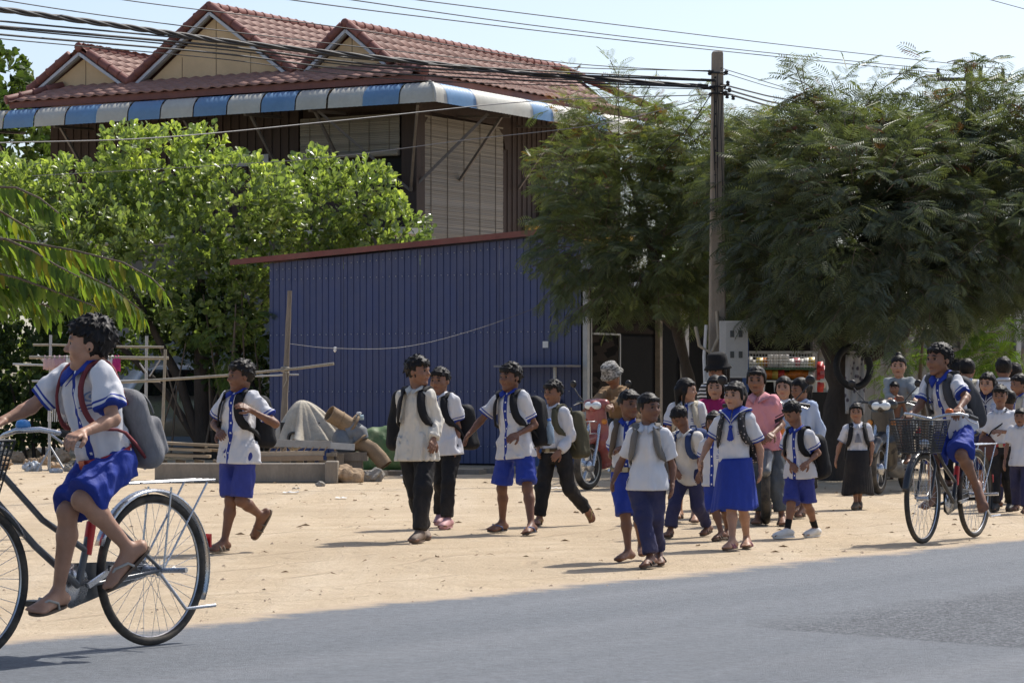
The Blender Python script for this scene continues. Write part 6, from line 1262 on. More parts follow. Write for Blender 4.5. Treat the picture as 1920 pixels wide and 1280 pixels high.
o = rod(at(430, 706, 39.4), at(560, 702, 39.2), .012, None, M_galv, 'thin_rod'); tag(o, 'thin metal rod lying along the bamboo pole', 'rod')
stk = thing('wooden_stake', 'rough grey wooden stake leaning in front of the blue shed', 'stake', gnd(530, HORIZON+FPX*CAM_H/39.2)); O = stk.location
trunk_mesh([(0, 0, -.05), (.02, 0, .8), (.05, 0, 1.5), (.10, 0, at(0, 545, 39.2).z)], [.05, .048, .042, .032], 8).build('post', M_greyw, stk)
b = MB(); b.ring((.035, 0, at(0, 690, 39.2).z), (0, .2, 1), .055, .012, 14, 6); b.ring((.035, 0, at(0, 697, 39.2).z), (.2, 0, 1), .055, .010, 14, 6); b.tube([(.05, -.05, at(0, 695, 39.2).z), (.06, -.07, at(0, 712, 39.2).z), (.02, -.06, at(0, 725, 39.2).z)], .008, 5); b.build('lashing', mat('rope_pale', (.33, .30, .26), .9), stk)['kind'] = 'stuff'
wr_ = wire('thin string sagging from the stake across the blue shed', [(541, 644, 39.2), (628, 653, 40), (760, 650, 41), (900, 615, 42), (1048, 560, 42.8)], .004, M_wire2, 'string')
b = MB(); b.lathe((0, 0, 0), (0, 0, 1), [(.005, -.05), (.025, -.02), (.015, 0), (.028, .02), (.004, .03)], 7); o = b.build('rag', mat('paper_white', (.7, .7, .7))); o.location = at(628, 654, 39.95); tag(o, 'white rag knotted on the string before the blue shed', 'rag')
# concrete beam, plank pile, frame, engine under tarp, pump
cb = thing('concrete_beam', 'low grey concrete beam lying along the back of the sand yard', 'beam', gnd(455, 905)); Yb = cb.location.y; q = Yb/FPX
b = MB(); b.box((-.0, .1, .125), (330*q, .22, .25)); o = b.build('beam', M_conc, cb); md = o.modifiers.new('b', 'BEVEL'); md.width = .012
b = MB(); b.box((150*q+.12, -.02, .14), (.16, .34, .28)); o = b.build('end_block', M_conc, cb); md = o.modifiers.new('b', 'BEVEL'); md.width = .012
for k in range(9):
    px0 = 255+8*k+random.uniform(-8, 8); px1 = 395+random.uniform(-20, 40); lay = k // 3; y_ = 852-10*lay+random.uniform(-1, 1); b = MB(); a_ = at(px0, y_-2, 36.1+.14*(k % 3)); c_ = at(px1, y_+3, 36.0+.14*(k % 3)); b.bar(a_, c_, .11, .035)
    tag(b.build('plank', mat('plank_wood', (.33, .26, .18), .85, .25, 4, objrand=.2, stretch=(1, 6, 6))), 'weathered plank in the pile on the concrete beam', 'plank', 'planks piled behind the concrete beam')
for k in range(4): px = 300+35*k; b = MB(); b.bar(at(px, 900, 36.3), at(px+4, 862, 36.3), .12, .12); tag(b.build('timber_block', M_greyw), 'short timber block propping the plank pile', 'block', 'blocks under the plank pile')
fr = thing('steel_frame', 'long steel chassis with diagonal laths lying on timber blocks', 'frame', gnd(600, 890)); Yf = 37.6; O = fr.location
def Lf(px, py, dy=0): return at(px, py, Yf+dy)-O
b = MB(); b.bar(Lf(478, 829), Lf(622, 834), .05, .10); b.build('beam', mat('grey_steel', (.30, .30, .30), .5, .2, 4, metal=.3, dust=.2), fr)
b = MB(); b.bar(Lf(620, 835, -.03), Lf(665, 838, -.03), .05, .085); b.build('beam', M_galv, fr)
b = MB(); b.bar(Lf(470, 851, .05), Lf(608, 849, .05), .16, .06); b.build('beam', mat('pale_plank', (.40, .33, .25), .85, .2, 4), fr)
b = MB(); b.bar(Lf(470, 860, -.02), Lf(606, 858, -.02), .05, .07); b.build('beam', mat('rust_tan', (.30, .22, .15), .85, .2, 4), fr)
for k in range(9): b = MB(); px = 505+13*k; b.bar(Lf(px+5, 837, -.02), Lf(px-4, 850, -.02), .015, .015); b.build('lath', mat('rust_tan', (.30, .22, .15)), fr)
for px in (537, 562, 583, 605, 620, 638): b = MB(); b.bar(Lf(px, 889, .1), Lf(px, 862 if px < 615 else 850, .1), .10, .10); b.build('leg', M_greyw, fr)
b = MB(); b.box(Lf(622, 852, 0), (.14, .14, .04)); b.build('top_plate', M_greyw, fr)
# engine under a dirty tarpaulin: draped field over lumps
eng = thing('engine', 'engine block showing under a dirty white tarpaulin', 'engine', gnd(570, 890)); Ye = 38.6; O = eng.location; q = Ye/FPX
b = MB(); b.box(at(565, 815, Ye)-O, (.55, .4, .35)); b.build('block', mat('engine_black', (.02, .02, .02), .6), eng); b = MB(); b.lathe(at(550, 820, Ye-.28)-O, (0, -1, 0), [(.02, 0), (.085, 0), (.085, .05), (.06, .055), (.06, .02), (.02, .02)], 18); b.build('pulley', mat('engine_iron', (.06, .058, .055), .5), eng)
V = []; n = 96; rows = 22; top = at(560, 750, Ye); rs_ = np.random.RandomState(9); ph = rs_.rand(5)*6.28
for j in range(rows+1):                  # folds run down from the peak and open towards the hem
    f = j/rows
    for i in range(n):
        a = 2*math.pi*i/n; rx_ = .62 if math.cos(a) > 0 else .46; fold = .10*math.sin(7*a+ph[0]+.8*f)+.07*math.sin(12*a+ph[1])+.045*math.sin(19*a+ph[2]-f)+.03*math.sin(31*a+ph[3]); rr = (.05+.95*f**.72)*(1+fold*(.25+f)*1.25)
        hem = .17*math.exp(-((a-4.45)/.33)**2)+.05*math.sin(5*a+ph[4]); z = -.66*f**1.15+(hem+.02)*max(0, f-.55)/.45+.03*math.sin(3*a+5*f)*f
        V.append((top.x+.04+rx_*rr*math.cos(a)+.05*f, top.y+.42*rr*math.sin(a), top.z+z))
b = MB(); b.add(V, [(j*n+i, (j+1)*n+i, (j+1)*n+(i+1) % n, j*n+(i+1) % n) for j in range(rows) for i in range(n)]+[tuple(range(n))], 0, True); o = b.build('tarpaulin', mat('dirty_tarp', (.45, .41, .34), .85, .22, 6, dust=.5, bump=.5, bscale=22, bdist=.015)); o.modifiers.new('t', 'SOLIDIFY').thickness = .006; tag(o, 'dirty white tarpaulin draped over an engine beside the pump', 'tarpaulin')
pm = thing('water_pump', 'rusty water pump with two wide elbow pipes', 'pump', gnd(650, 884)); Yp = 38.0; O = pm.location; M_rust = mat('rust_pipe', (.24, .165, .10), .85, .3, 5, bump=.3, bscale=30, dust=.3); M_pump = mat('pump_blue_grey', (.15, .17, .20), .55, .3, 5, dust=.3)
P_ = lambda px, py, dy=0: at(px, py, Yp+dy)-O
def pipe(pts, r, name, m, wall=.012):
    n = MB(); pts = [Vector(p) for p in pts]; n.tube(pts, r, 22, caps=False); n.tube([p for p in pts[::-1]], r-wall, 22, caps=False)
    d0 = (pts[1]-pts[0]).normalized(); n.ring(pts[0], d0, r-wall/2, wall*.8, 24, 6); d1 = (pts[-1]-pts[-2]).normalized(); n.ring(pts[-1], d1, r-wall/2, wall*.8, 24, 6); return n.build(name, m, pm)
pipe([P_(618, 775, -.1), P_(640, 788, -.02), P_(658, 800)], .115, 'inlet_pipe', M_rust); b = MB(); b.ring(P_(637, 786, -.03), P_(658, 800)-P_(618, 775, -.1), .117, .008, 24, 6); b.build('seam', M_rust, pm)
for (c_, ax) in ((P_(661, 795), P_(658, 800)-P_(618, 775, -.1)), (P_(672, 826), P_(700, 860)-P_(672, 826))): b = MB(); ax = Vector(ax); b.lathe(Vector(c_), ax, [(.10, -.015), (.155, -.015), (.155, .015), (.10, .015)], 24); b.build('flange', M_rust, pm)
b = MB(); b.tube([P_(652, 812), P_(664, 806), P_(672, 812), P_(676, 824)], [.13, .14, .135, .115], 20); b.build('volute', M_pump, pm); b = MB(); b.lathe(P_(650, 825, .02), (0, -1, 0), [(.05, -.15), (.19, -.12), (.20, .0), (.15, .1), (.04, .12)], 24); b.build('casing', M_pump, pm)
pipe([P_(722, 872, -.06), P_(712, 858, -.04), P_(698, 843, -.02), P_(682, 834), P_(668, 830)], .105, 'outlet_pipe', M_rust)
b = MB(); b.box(P_(655, 855, .05), (.5, .4, .12)); b.box(P_(655, 874, .05), (.36, .35, .2)); b.build('base', M_greyw, pm)
b = MB(); b.tube([P_(668, 783), P_(682, 782)], .035, 12); b.build('valve', mat('valve_blue', (.38, .5, .55), .5), pm); b = MB(); b.lathe(P_(673, 776), (0, 0, 1), [(.01, -.03), (.03, 0), (.04, .02), (.015, .03)], 10); b.build('valve_knob', mat('paper_white', (.7, .7, .7)), pm)
def lump(name, label, cat, c, r, m, seed, amp=.25, lam=.3, group=None, cut=None, h=None, root=True):
    c = np.array(c, float); r = np.array(r, float); F_ = Field(c-r*1.5, c+r*1.5, h or r.max()/9); F_.ell(c, r, np.eye(3), 0); X, Y, Z = F_.grid((slice(None),)*3); F_.D += wrinkle(np.random.RandomState(seed), amp*r.min(), lam*r.max()*3, zs=1.0)(X, Y, Z).astype(np.float32)
    F_.plane((0, 0, -1), .01 if cut is None else cut); V, Q = F_.mesh(); o = link_obj(name, mesh_np(name, V, Q, amp < .3), m); tag(o, label, cat, group); return o
c = np.array([at(722, 0, 41).x, 41.2, .3]); F_ = Field(c-[.7, .5, .5], c+[.7, .5, .6], .025)
for (x0, z0, x1, z1, r_) in ((-.18, .05, .25, .07, .24), (-.16, -.12, .3, -.12, .27), (-.2, .14, .2, .17, .15)): F_.cone(c+[x0, 0, z0], c+[x1, 0, z1], r_, r_, .08)
X, Y, Z = F_.grid((slice(None),)*3); F_.D += wrinkle(np.random.RandomState(3), .025, .2, zs=.6)(X, Y, Z).astype(np.float32); F_.plane((0, 0, -1), .01); V, Q = F_.mesh()
tag(link_obj('green_tarp', mesh_np('green_tarp', V, Q), mat('green_tarp', (.045, .12, .04), .6, .3, 4, bump=.5, bscale=12, bdist=.02, dust=.3)), 'bulky bundle under a green tarpaulin against the blue shed', 'tarpaulin')
M_rock = mat('earthy_rock', (.36, .26, .17), .95, .25, 6, bump=.6, bscale=20, bdist=.02); M_rockg = mat('grey_rock', (.26, .24, .21), .95, .25, 6, bump=.6, bscale=20, bdist=.02)
for i, (px, py, rx_, rz_, m) in enumerate(((652, 905, 26, 17, M_rock), (700, 903, 18, 14, M_rockg), (645, 886, 18, 12, M_rock), (55, 878, 14, 10, M_rock), (60, 862, 14, 11, M_rock), (112, 868, 16, 13, M_rock), (100, 880, 12, 8, M_rock), (30, 868, 16, 12, M_rock), (128, 884, 10, 7, M_rockg), (0, 880, 18, 14, M_rock), (80, 872, 12, 9, M_rock), (600, 912, 8, 5, M_rockg), (360, 893, 12, 7, M_rockg), (450, 912, 7, 4, M_rockg))):
    p_ = gnd(px, py); q = p_.y/FPX; lump('rock', ('earthy rock lying beside the water pump' if px > 500 else 'earthy rubble rock lying around the foot of the drying rack') if m is M_rock else ('angular grey stone beside the water pump' if px == 700 else 'grey stone lying at the foot of the concrete beam' if px > 200 else 'grey stone among the rubble by the drying rack'), 'rock', (p_.x, p_.y+.1, rz_*q*.7), (rx_*q, rx_*q*.8, rz_*q), m, 30+i, .35, .25, ('earthy rocks by the pump' if px > 500 else 'rubble by the drying rack') if m is M_rock else 'grey stones in the yard')
for i, (px, py, rx_, rz_) in enumerate(((62, 883, 16, 10), (105, 886, 12, 5))): p_ = gnd(px, py); q = p_.y/FPX; lump('plastic_bag', 'crumpled pale plastic bag lying on the rubble', 'bag', (p_.x, p_.y, rz_*q*.6), (rx_*q, rx_*q*.7, rz_*q), mat('bag_white', (.42, .45, .48), .5), 60+i, .4, .2, 'plastic bags on the rubble')
kb = thing('kerb_strip', 'low broken concrete strip along the foot of the blue shed', 'kerb', gnd(860, 897)); b = MB()
for k in range(7): b = MB(); px = 630+62*k; p_ = gnd(px, 893-k*1.2)-kb.location; b.box((p_.x, p_.y, .03), (.44, .3, .07+.02*(k % 2)), Matrix.Rotation(-.35+random.uniform(-.05, .05), 3, 'Z')); b.build('slab', M_conc, kb)
for i, (px, py) in enumerate(((555, 917), (765, 905), (640, 935), (428, 905), (545, 925), (760, 893), (160, 905), (1045, 917), (700, 868), (735, 855), (590, 868), (570, 872))):
    p_ = gnd(px, py); n = 5; V = []; sz = random.uniform(.04, .09)
    for j in range(n+1):
        for k in range(n+1): V.append((p_.x+(j/n-.5)*sz*2, p_.y+(k/n-.5)*sz*2.4, .008+abs(.02*math.sin(j*2+i)*math.cos(k*1.7+i))))
    b = MB(); b.add(V, [(j*(n+1)+k, (j+1)*(n+1)+k, (j+1)*(n+1)+k+1, j*(n+1)+k+1) for j in range(n) for k in range(n)]); tag(b.build('litter', mat('litter_white', (.58, .57, .55), .7)), 'scrap of white litter lying on the sand', 'litter', 'litter on the sand')
# ================================================================== PEOPLE OF THE SCENE
def fdir(yaw, pitch=0): a = R(yaw); p = R(pitch); return (-math.sin(a)*math.cos(p), -math.cos(a)*math.cos(p), math.sin(p))
def make(key, label, yaw, pitch=0, seed=1, skin=0, det=1.0, hands=None, body=None):
    (X, Y), H, J = POSE[key]; p = Person('person', label, (X, Y, 0), J, fdir(yaw, pitch), H, seed, skin, None, det, body=body)
    p.hands = hands or {}; p.body(); return p
# --- boy striding at the left, hand to his chest
p = make('walker', 'boy in royal blue shorts striding alone, one hand raised to his chest', 62, 0, 3, 2)
p.hair(n=90, ln=.15, messy=.3); p.shirt(M_sh_uni); p.collar(M_royal); p.legs(M_royal2, (.92, .92), flare=1.0); p.sandals(M_tansole, M_tansole, 'slide')
p.backpack('black backpack on the boy striding alone', M_pack_k, .25, .36, .13)
# --- two boys in black trousers
p = make('long_sleeve', 'boy in cream long sleeved shirt and black trousers turning to his friend', -62, 2, 5, 1)
p.hair(n=80, ln=.16); p.shirt(M_sh_cream, 'long', hem=-.16); p.collar(M_sh_cream); p.legs(M_black, (.95, .95), 'trousers', flare=1.08); p.shoes(mat('brown_shoe', (.13, .09, .065), .7, .25))
p.backpack('large black backpack on the boy in the cream long sleeved shirt', M_pack_k, .32, .46, .15, .03, lateral=-.17)
p = make('red_badge', 'boy with red pocket badge, black trousers and pink clogs', 28, 0, 7, 1)
p.hair(n=90, ln=.11, messy=.4, fringe=.2); p.shirt(M_sh_red); p.collar(M_wcol); p.legs(M_black, (.93, .93), 'trousers'); p.shoes(M_pinkclog)
p.backpack('black backpack hanging low on the boy in pink clogs', M_pack_k, .27, .38, .14, .08, lateral=.05)
# --- two boys ahead of the red motorbike
p = make('tall_shorts', 'tall smiling boy in blue shorts and flip flops reaching out one arm', 48, 0, 9, 2)
p.hair(n=85, ln=.15, messy=.35); p.shirt(M_sh_uni); p.collar(M_royal); p.legs(M_royal, (.86, .90), flare=1.10); p.sandals(M_rubber, M_bluestrap, 'flip')
p.backpack('black backpack with bottle pocket on the tall boy in blue shorts', M_pack_k, .26, .40, .15, .05, lateral=.06, bottle=1)
p = make('olive_pack', 'boy in white long sleeved shirt and black trousers pushing off his back foot', 48, -4, 11, 1)
p.hair(n=85, ln=.15, messy=.35, fringe=.3); p.shirt(M_sh_plain, 'long', tucked=True); p.collar(M_sh_plain); p.legs(M_black, (.95, .95), 'trousers', flare=1.05); p.belt(mat('brown_belt', (.09, .06, .03), .6)); p.sandals(M_brownsole, mat('yellow_strap', (.34, .25, .10), .7), 'flip')
p.backpack('olive green backpack on the boy in the white long sleeved shirt', M_pack_o, .27, .40, .15, .06, lateral=.06)
# --- the group by the road edge
p = make('behind_boy', 'barefoot boy in blue shorts walking half hidden behind the small boy in navy trousers', -28, 0, 13, 2)
p.hair(n=60, ln=.10, messy=.2, fringe=.22); p.shirt(M_sh_uni, tucked=True); p.collar(M_royal); p.legs(M_royal, (1.0, 1.0), flare=1.05); p.belt(mat('tan_belt', (.20, .14, .07), .6))
p.backpack('brown backpack on the barefoot boy', cloth('brown_pack', (.10, .075, .055)), .22, .30, .11, .04)
p = make('front_boy', 'small boy in plain white shirt and navy trousers looking sideways at the road edge', -38, 2, 15, 2, 1.1)
p.hair(n=90, ln=.08, messy=.35, fringe=.12); p.shirt(M_sh_plain, hem=-.16, loose=.98); p.collar(M_sh_plain, True); p.legs(M_navy, (.90, .90), 'trousers', flare=1.15); p.sandals(M_brownsole, mat('dark_strap', (.03, .025, .022), .7), 'slide')
p.backpack('grey strapped backpack on the small boy in navy trousers', M_pack_g, .24, .34, .13, .02)
p = make('head_down', 'small boy in soiled shirt and navy trousers walking with bowed head', 50, -38, 17, 2)
p.hair(n=90, ln=.10, messy=.4, fringe=.1); p.shirt(M_sh_dirty, hem=-.14); p.collar(M_sh_dirty); p.legs(M_navy, (.88, .88), 'trousers', flare=1.1); p.sandals(M_brownsole, M_brownsole, 'slide')
p.backpack('navy blue backpack on the boy with bowed head', M_pack_n, .24, .34, .13, .02)
p = make('sailor_girl', 'girl in sailor collar, tie and royal blue skirt striding in front', 38, 2, 19, 3, 1.1)
p.hair('pony', n=40, ln=.12, messy=.15, fringe=.2); p.shirt(M_sh_sailor, tucked=True); p.sailor_collar(M_royal, M_sh_plain); p.skirt(M_royal, .37, .172, 16, sway=(-.015, -.03)); p.sandals(M_brownsole, mat('rose_strap', (.28, .12, .14), .7), 'slide')
p.backpack('black flower print backpack on the girl in the sailor collar', M_pack_f, .25, .34, .12, .02, strap=M_pack_f)
p = make('little_girl', 'little child in white blouse and blue shorts tucked behind the sailor girl', 20, -5, 21, 2)
p.hair('bob', n=40, ln=.12, messy=.2, fringe=.3); p.shirt(M_sh_uni, hem=-.1); p.collar(M_royal); p.legs(M_royal, (1.0, 1.0), flare=1.15); p.sandals(M_brownsole, M_brownsole, 'slide')
p = make('sneaker_boy', 'boy in white sneakers and black socks fastening his belt with both hands', 52, -30, 23, 1, 1.05)
p.hair(n=100, ln=.13, messy=.3, fringe=.15); p.shirt(M_sh_uni, hem=-.12); p.collar(M_royal); p.legs(M_royal2, (.98, .98), flare=1.12); p.shoes(M_whiteshoe, cloth('black_sock', (.015, .015, .016)))
p.backpack('black backpack with dangling strap on the boy in white sneakers', M_pack_k, .24, .34, .13, .08, lateral=.03)
p = make('black_skirt', 'small girl in long black skirt, white blouse and grey tie walking alone', 8, 0, 25, 0)
p.hair('pony', n=45, ln=.12, messy=.3, fringe=.12); p.shirt(M_sh_girl, tucked=True); p.collar(M_wcol, True); p.skirt(M_skirtk, .43, .158, 26, t0=.2); p.shoes(mat('worn_shoe', (.13, .10, .07), .7))
b = MB(); k = p.k
for g in (.5, -.4): q = p.J['nk']+p.fw*.10*k-p.up*.10*k; tip = q-p.up*.11*k+p.latS*.04*g+p.fw*.012; b.slab([q+p.latS*.01, q-p.latS*.01, tip-p.latS*.018, tip+p.latS*.018], p.fw*.006)
b.build('tie', cloth('grey_tie', (.22, .23, .26)), p.root)
p.backpack('black backpack on the small girl in the long black skirt', M_pack_k, .22, .34, .13, .04)
p = make('bag_boy', 'boy in plain white shirt and black trousers with red belt and shoulder bag', 18, -4, 27, 1)
p.hair(n=80, ln=.12, messy=.3, fringe=.25); p.shirt(M_sh_plain, tucked=True); p.collar(M_sh_plain); p.legs(M_black, (.95, .95), 'trousers', flare=1.1); p.belt(mat('red_belt', (.35, .03, .03), .5)); p.shoes(mat('dark_shoe', (.045, .04, .035), .7))
def plaid():
    t = NT('plaid_bag'); w1 = t.node('TexWave'); w1.inputs['Scale'].default_value = 14; w2 = t.node('TexWave', bands_direction='Z'); w2.inputs['Scale'].default_value = 14; t.color(t.mix(w1.outputs['Fac'], t.mix(w2.outputs['Fac'], (.04, .02, .02), (.16, .08, .06)), (.09, .035, .03))); t.rough(.85); return t.m
bag = thing('shoulder_bag', 'brown plaid shoulder bag hanging at the hip of the boy with red belt', 'bag', p.loc); c = p.pel+p.latH*-.13+p.fw*.05+np.array([0, 0, .02])
F_ = Field(c-.2, c+.2, .012); F_.ell(c, (.10, .05, .12), np.array([p.latH, p.fwH, [0, 0, 1]]), 0); F_.ell(c-[0, 0, .04], (.12, .06, .08), np.array([p.latH, p.fwH, [0, 0, 1]]), .04); V, Q = F_.mesh(); link_obj('bag', mesh_np('bag', V, Q), plaid(), bag)
b = MB(); b.tube([c+[0, 0, .1], c+p.fw*.06*p.k+p.latS*.05+p.up*.16, p.J['nk']+p.fw*.10*p.k-p.up*.13*p.k+p.latS*.02, p.J['nk']+p.latS*.07*p.k+p.fw*.05*p.k+p.up*.03, p.J['nk']+p.latS*.075*p.k-p.fw*.06*p.k+p.up*.01, p.pel+p.up*.2-p.fw*.12, c+[0, 0, .1]-p.fw*.04], .008, 6); b.build('strap', M_pack_k, bag)
# ================================================================== BICYCLES
M_tyre = mat('tyre_rubber', (.022, .021, .020), .75, .3, 12, dust=.25); M_rim = mat('rim_alloy', (.52, .53, .54), .3, .12, 10, metal=.8); M_chrome = mat('dull_chrome', (.50, .51, .53), .28, .2, 10, metal=.85); M_frk = mat('black_enamel', (.018, .019, .022), .35, .25, 8, coat=.4); M_frg = mat('grey_enamel', (.10, .105, .11), .35, .25, 8, coat=.3); M_plas = mat('black_plastic', (.015, .015, .016), .5, .3, 10)
def wheel(parent, c, Rr=.335, wid=.02, name='wheel', nsp=36, rim=M_rim, rr=.012):
    w_ = empty(name, c); w_.parent = parent; b = MB(); b.ring((0, 0, 0), (0, 1, 0), Rr-wid, wid, 56, 10); b.build('tyre', M_tyre, w_)
    b = MB(); b.lathe((0, 0, 0), (0, 1, 0), [(Rr-wid*1.7, -rr), (Rr-wid*1.2, -rr*1.1), (Rr-wid*1.2, rr*1.1), (Rr-wid*1.7, rr), (Rr-wid*2.1, 0)], 56); b.f = [f for f in b.f if len(f) == 4]; b.m = b.m[:len(b.f)]; b.sm = b.sm[:len(b.f)]; b.build('rim', rim, w_)
    b = MB(); b.lathe((0, 0, 0), (0, 1, 0), [(.008, -.05), (.026, -.04), (.016, -.03), (.016, .03), (.026, .04), (.008, .05)], 14); b.build('hub', M_chrome, w_)
    b = MB()
    for k in range(nsp):
        a = 2*math.pi*k/nsp; h = a+(.9 if k % 4 < 2 else -.9); s_ = .032 if k % 2 else -.032; b.tube([(.024*math.cos(h), s_, .024*math.sin(h)), ((Rr-wid*2)*math.cos(a), 0, (Rr-wid*2)*math.sin(a))], .0014, 4, caps=False)
    b.build('spokes', M_chrome, w_)['kind'] = 'stuff'; return w_
def bicycle(label, rear, heading, M_fr, crank, bell, peg=True, basket=True, steer=0.0):
    h = Vector(heading).normalized(); bk = thing('bicycle', label, 'bicycle', (rear.x, rear.y, .008), math.atan2(h.y, h.x)); WB = 1.08
    wheel(bk, (0, 0, .335)); fw_ = wheel(bk, (WB, 0, .335)); T = lambda nm, pts, r, m=M_fr, seg=10: (lambda b: b.tube(pts, r, seg) and b.build(nm, m, bk))(MB())
    BB = (.45, 0, .29)
    T('head_tube', [(.90, 0, .88), (.945, 0, .66)], .019); T('down_tube', [(.94, 0, .68), (.70, 0, .47), BB], .016); T('top_tube', [(.915, 0, .80), (.66, 0, .58), (.405, 0, .44)], .014); T('seat_tube', [BB, (.33, 0, .70)], .016)
    T('seat_post', [(.33, 0, .69), (.31, 0, .78)], .012, M_chrome)
    for s_ in (1, -1):
        T('chain_stay', [(.43, s_*.03, .29), (0, s_*.06, .335)], .009); T('seat_stay', [(.35, s_*.02, .62), (0, s_*.06, .335)], .008); T('fork_blade', [(.945, s_*.02, .66), (.965, s_*.055, .58), (1.02, s_*.055, .43), (WB, s_*.055, .335)], .011)
        T('rack_strut', [(0, s_*.07, .335), (-.05, s_*.07, .70)], .005, M_chrome, 6); T('rack_strut', [(.0, s_*.07, .34), (-.28, s_*.07, .715)], .005, M_chrome, 6)
        T('handlebar', [(.895, 0, .925), (.93, s_*.06, .94), (.94, s_*.14, .96), (.88, s_*.22, .965), (.78, s_*.26, .945)], .0115, M_chrome); T('grip', [(.80, s_*.255, .95), (.68, s_*.275, .925)], .016, M_plas); T('brake_lever', [(.84, s_*.24, .945), (.80, s_*.265, .91), (.70, s_*.28, .89)], .006, M_chrome, 6)
        if peg: T('foot_peg', [(0, s_*.06, .335), (-.02, s_*.19, .34)], .012, M_chrome, 8)
    T('stem', [(.945, 0, .66), (.90, 0, .88), (.89, 0, .93)], .0125, M_chrome)
    for nm, c, a0, a1 in (('rear_mudguard', (0, 0, .335), 20, 205), ('front_mudguard', (WB, 0, .335), 10, 150)):
        b = MB(); V = []; n = 26
        for i in range(n+1):
            a = R(a0+(a1-a0)*i/n)
            for (o, dr) in ((-.028, -.012), (-.016, .0), (.016, .0), (.028, -.012)): V.append((c[0]+(.358+dr)*math.cos(a), o, c[2]+(.358+dr)*math.sin(a)))
        b.add(V, [(i*4+j, i*4+j+1, (i+1)*4+j+1, (i+1)*4+j) for i in range(n) for j in range(3)], 0, True); o = b.build(nm, M_chrome if M_fr is M_frg else M_frk, bk); o.modifiers.new('t', 'SOLIDIFY').thickness = .003
    b = MB()                                    # rack platform
    for y_ in (-.06, -.02, .02, .06): b.tube([(.20, y_*.7, .72), (-.34, y_, .725)], .005, 6)
    for x_ in (.12, -.06, -.2, -.34): b.tube([(x_, -.06, .722), (x_, .06, .722)], .005, 6)
    b.build('rack', M_chrome, bk)['kind'] = 'stuff'
    F_ = Field((-.02, -.16, .70), (.5, .16, .92), .012); F_.cone((.20, .055, .815), (.44, .012, .81), .06, .022, .03, flat=((0, 0, 1), .5)); F_.cone((.20, -.055, .815), (.44, -.012, .81), .06, .022, .03, flat=((0, 0, 1), .5)); V, Q = F_.mesh(); link_obj('saddle', mesh_np('saddle', V, Q), M_plas, bk)
    # crank set with chain guard and pedals
    b = MB(); b.lathe((BB[0], -.035, BB[2]), (0, 1, 0), [(.03, 0), (.09, 0), (.092, .004), (.03, .006)], 26); cs = b.build('chainring', M_chrome, bk); ca = R(crank)
    for s_, a in ((1, ca), (-1, ca+math.pi)):
        e = (BB[0]+.16*math.cos(a), s_*.075, BB[2]+.16*math.sin(a)); b = MB(); b.bar((BB[0], s_*.06, BB[2]), e, .022, .014, up=(0, 1, 0)); b.build('crank', M_chrome, bk); b = MB(); b.box((e[0], s_*.125, e[2]), (.085, .09, .024)); b.build('pedal', M_plas, bk)
    b = MB(); b.slab([(.54, -.048, .36), (.50, -.048, .385), (.0, -.048, .375), (-.05, -.048, .335), (.0, -.048, .30), (.45, -.048, .19), (.53, -.048, .22)], (0, .006, 0)); b.build('chain_guard', M_fr, bk)
    T('kickstand', [(.02, .06, .33), (-.12, .09, .16), (-.30, .10, .165)], .008, M_chrome, 8)
    b = MB(); b.lathe((.90, .14, .97), (0, 0, 1), [(.03, 0), (.032, .012), (.025, .03), (.008, .036)], 16); b.build('bell', bell, bk)
    b = MB(); b.box((-.352, 0, .45), (.012, .05, .06)); b.build('reflector', mat('reflector_red', (.45, .02, .02), .3), bk)
    b = MB(); b.tube([(.40, 0, .42), (.37, 0, .56)], .022, 10); b.build('red_sleeve', mat('reflector_red', (.45, .02, .02)), bk)
    if basket:
        bs = empty('basket', (1.13, 0, .68)); bs.parent = bk; M_bw = mat('basket_wire', (.025, .026, .028), .45, .2, 9)
        def corner(z): f = z/.24; return .10+.045*f, .125+.055*f
        b = MB()
        for k in range(13):
            z = .24*k/12; x_, y_ = corner(z); b.tube([(-x_, -y_, z), (x_*1.1, -y_, z), (x_*1.1, y_, z), (-x_, y_, z), (-x_, -y_, z)], .0028 if k not in (0, 12) else .006, 5, caps=False)
        for k in range(15):
            f = k/14*2-1; b.tube([(.11, .125*f, 0), (.16, .18*f, .24)], .0026, 4, caps=False); b.tube([(-.10, .125*f, 0), (-.145, .18*f, .24)], .0026, 4, caps=False)
            if k < 13: f = k/12*2-1; b.tube([(.105*f, .125, 0), (.152*f, .18, .24)], .0026, 4, caps=False); b.tube([(.105*f, -.125, 0), (.152*f, -.18, .24)], .0026, 4, caps=False); b.tube([(.105*f, -.125, 0), (.105*f, .125, 0)], .0026, 4, caps=False)
        b.build('wire_mesh', M_bw, bs)['kind'] = 'stuff'
        for s_ in (1, -1): T('basket_stay', [(WB, s_*.06, .335), (1.12, s_*.075, .67)], .005, M_chrome, 6)
    b = MB(); b.lathe((1.0, 0, .74), (1, 0, 0), [(.012, 0), (.035, .02), (.042, .05), (.02, .055)], 16); b.build('lamp', M_chrome, bk)
    return bk
rl = gnd(285, 1213); bicycle('grey bicycle with blue bell ridden by the boy with red belt', rl, (-.60, -.80), M_frg, 153, mat('bell_blue', (.06, .22, .5), .35), basket=True)
fr_ = gnd(1730, 1021); hd = Vector((-.50, -.866, 0)); bicycle('black bicycle with wire basket and orange bell', fr_-hd*1.08, hd, M_frk, 172, mat('bell_orange', (.6, .14, .03), .35))
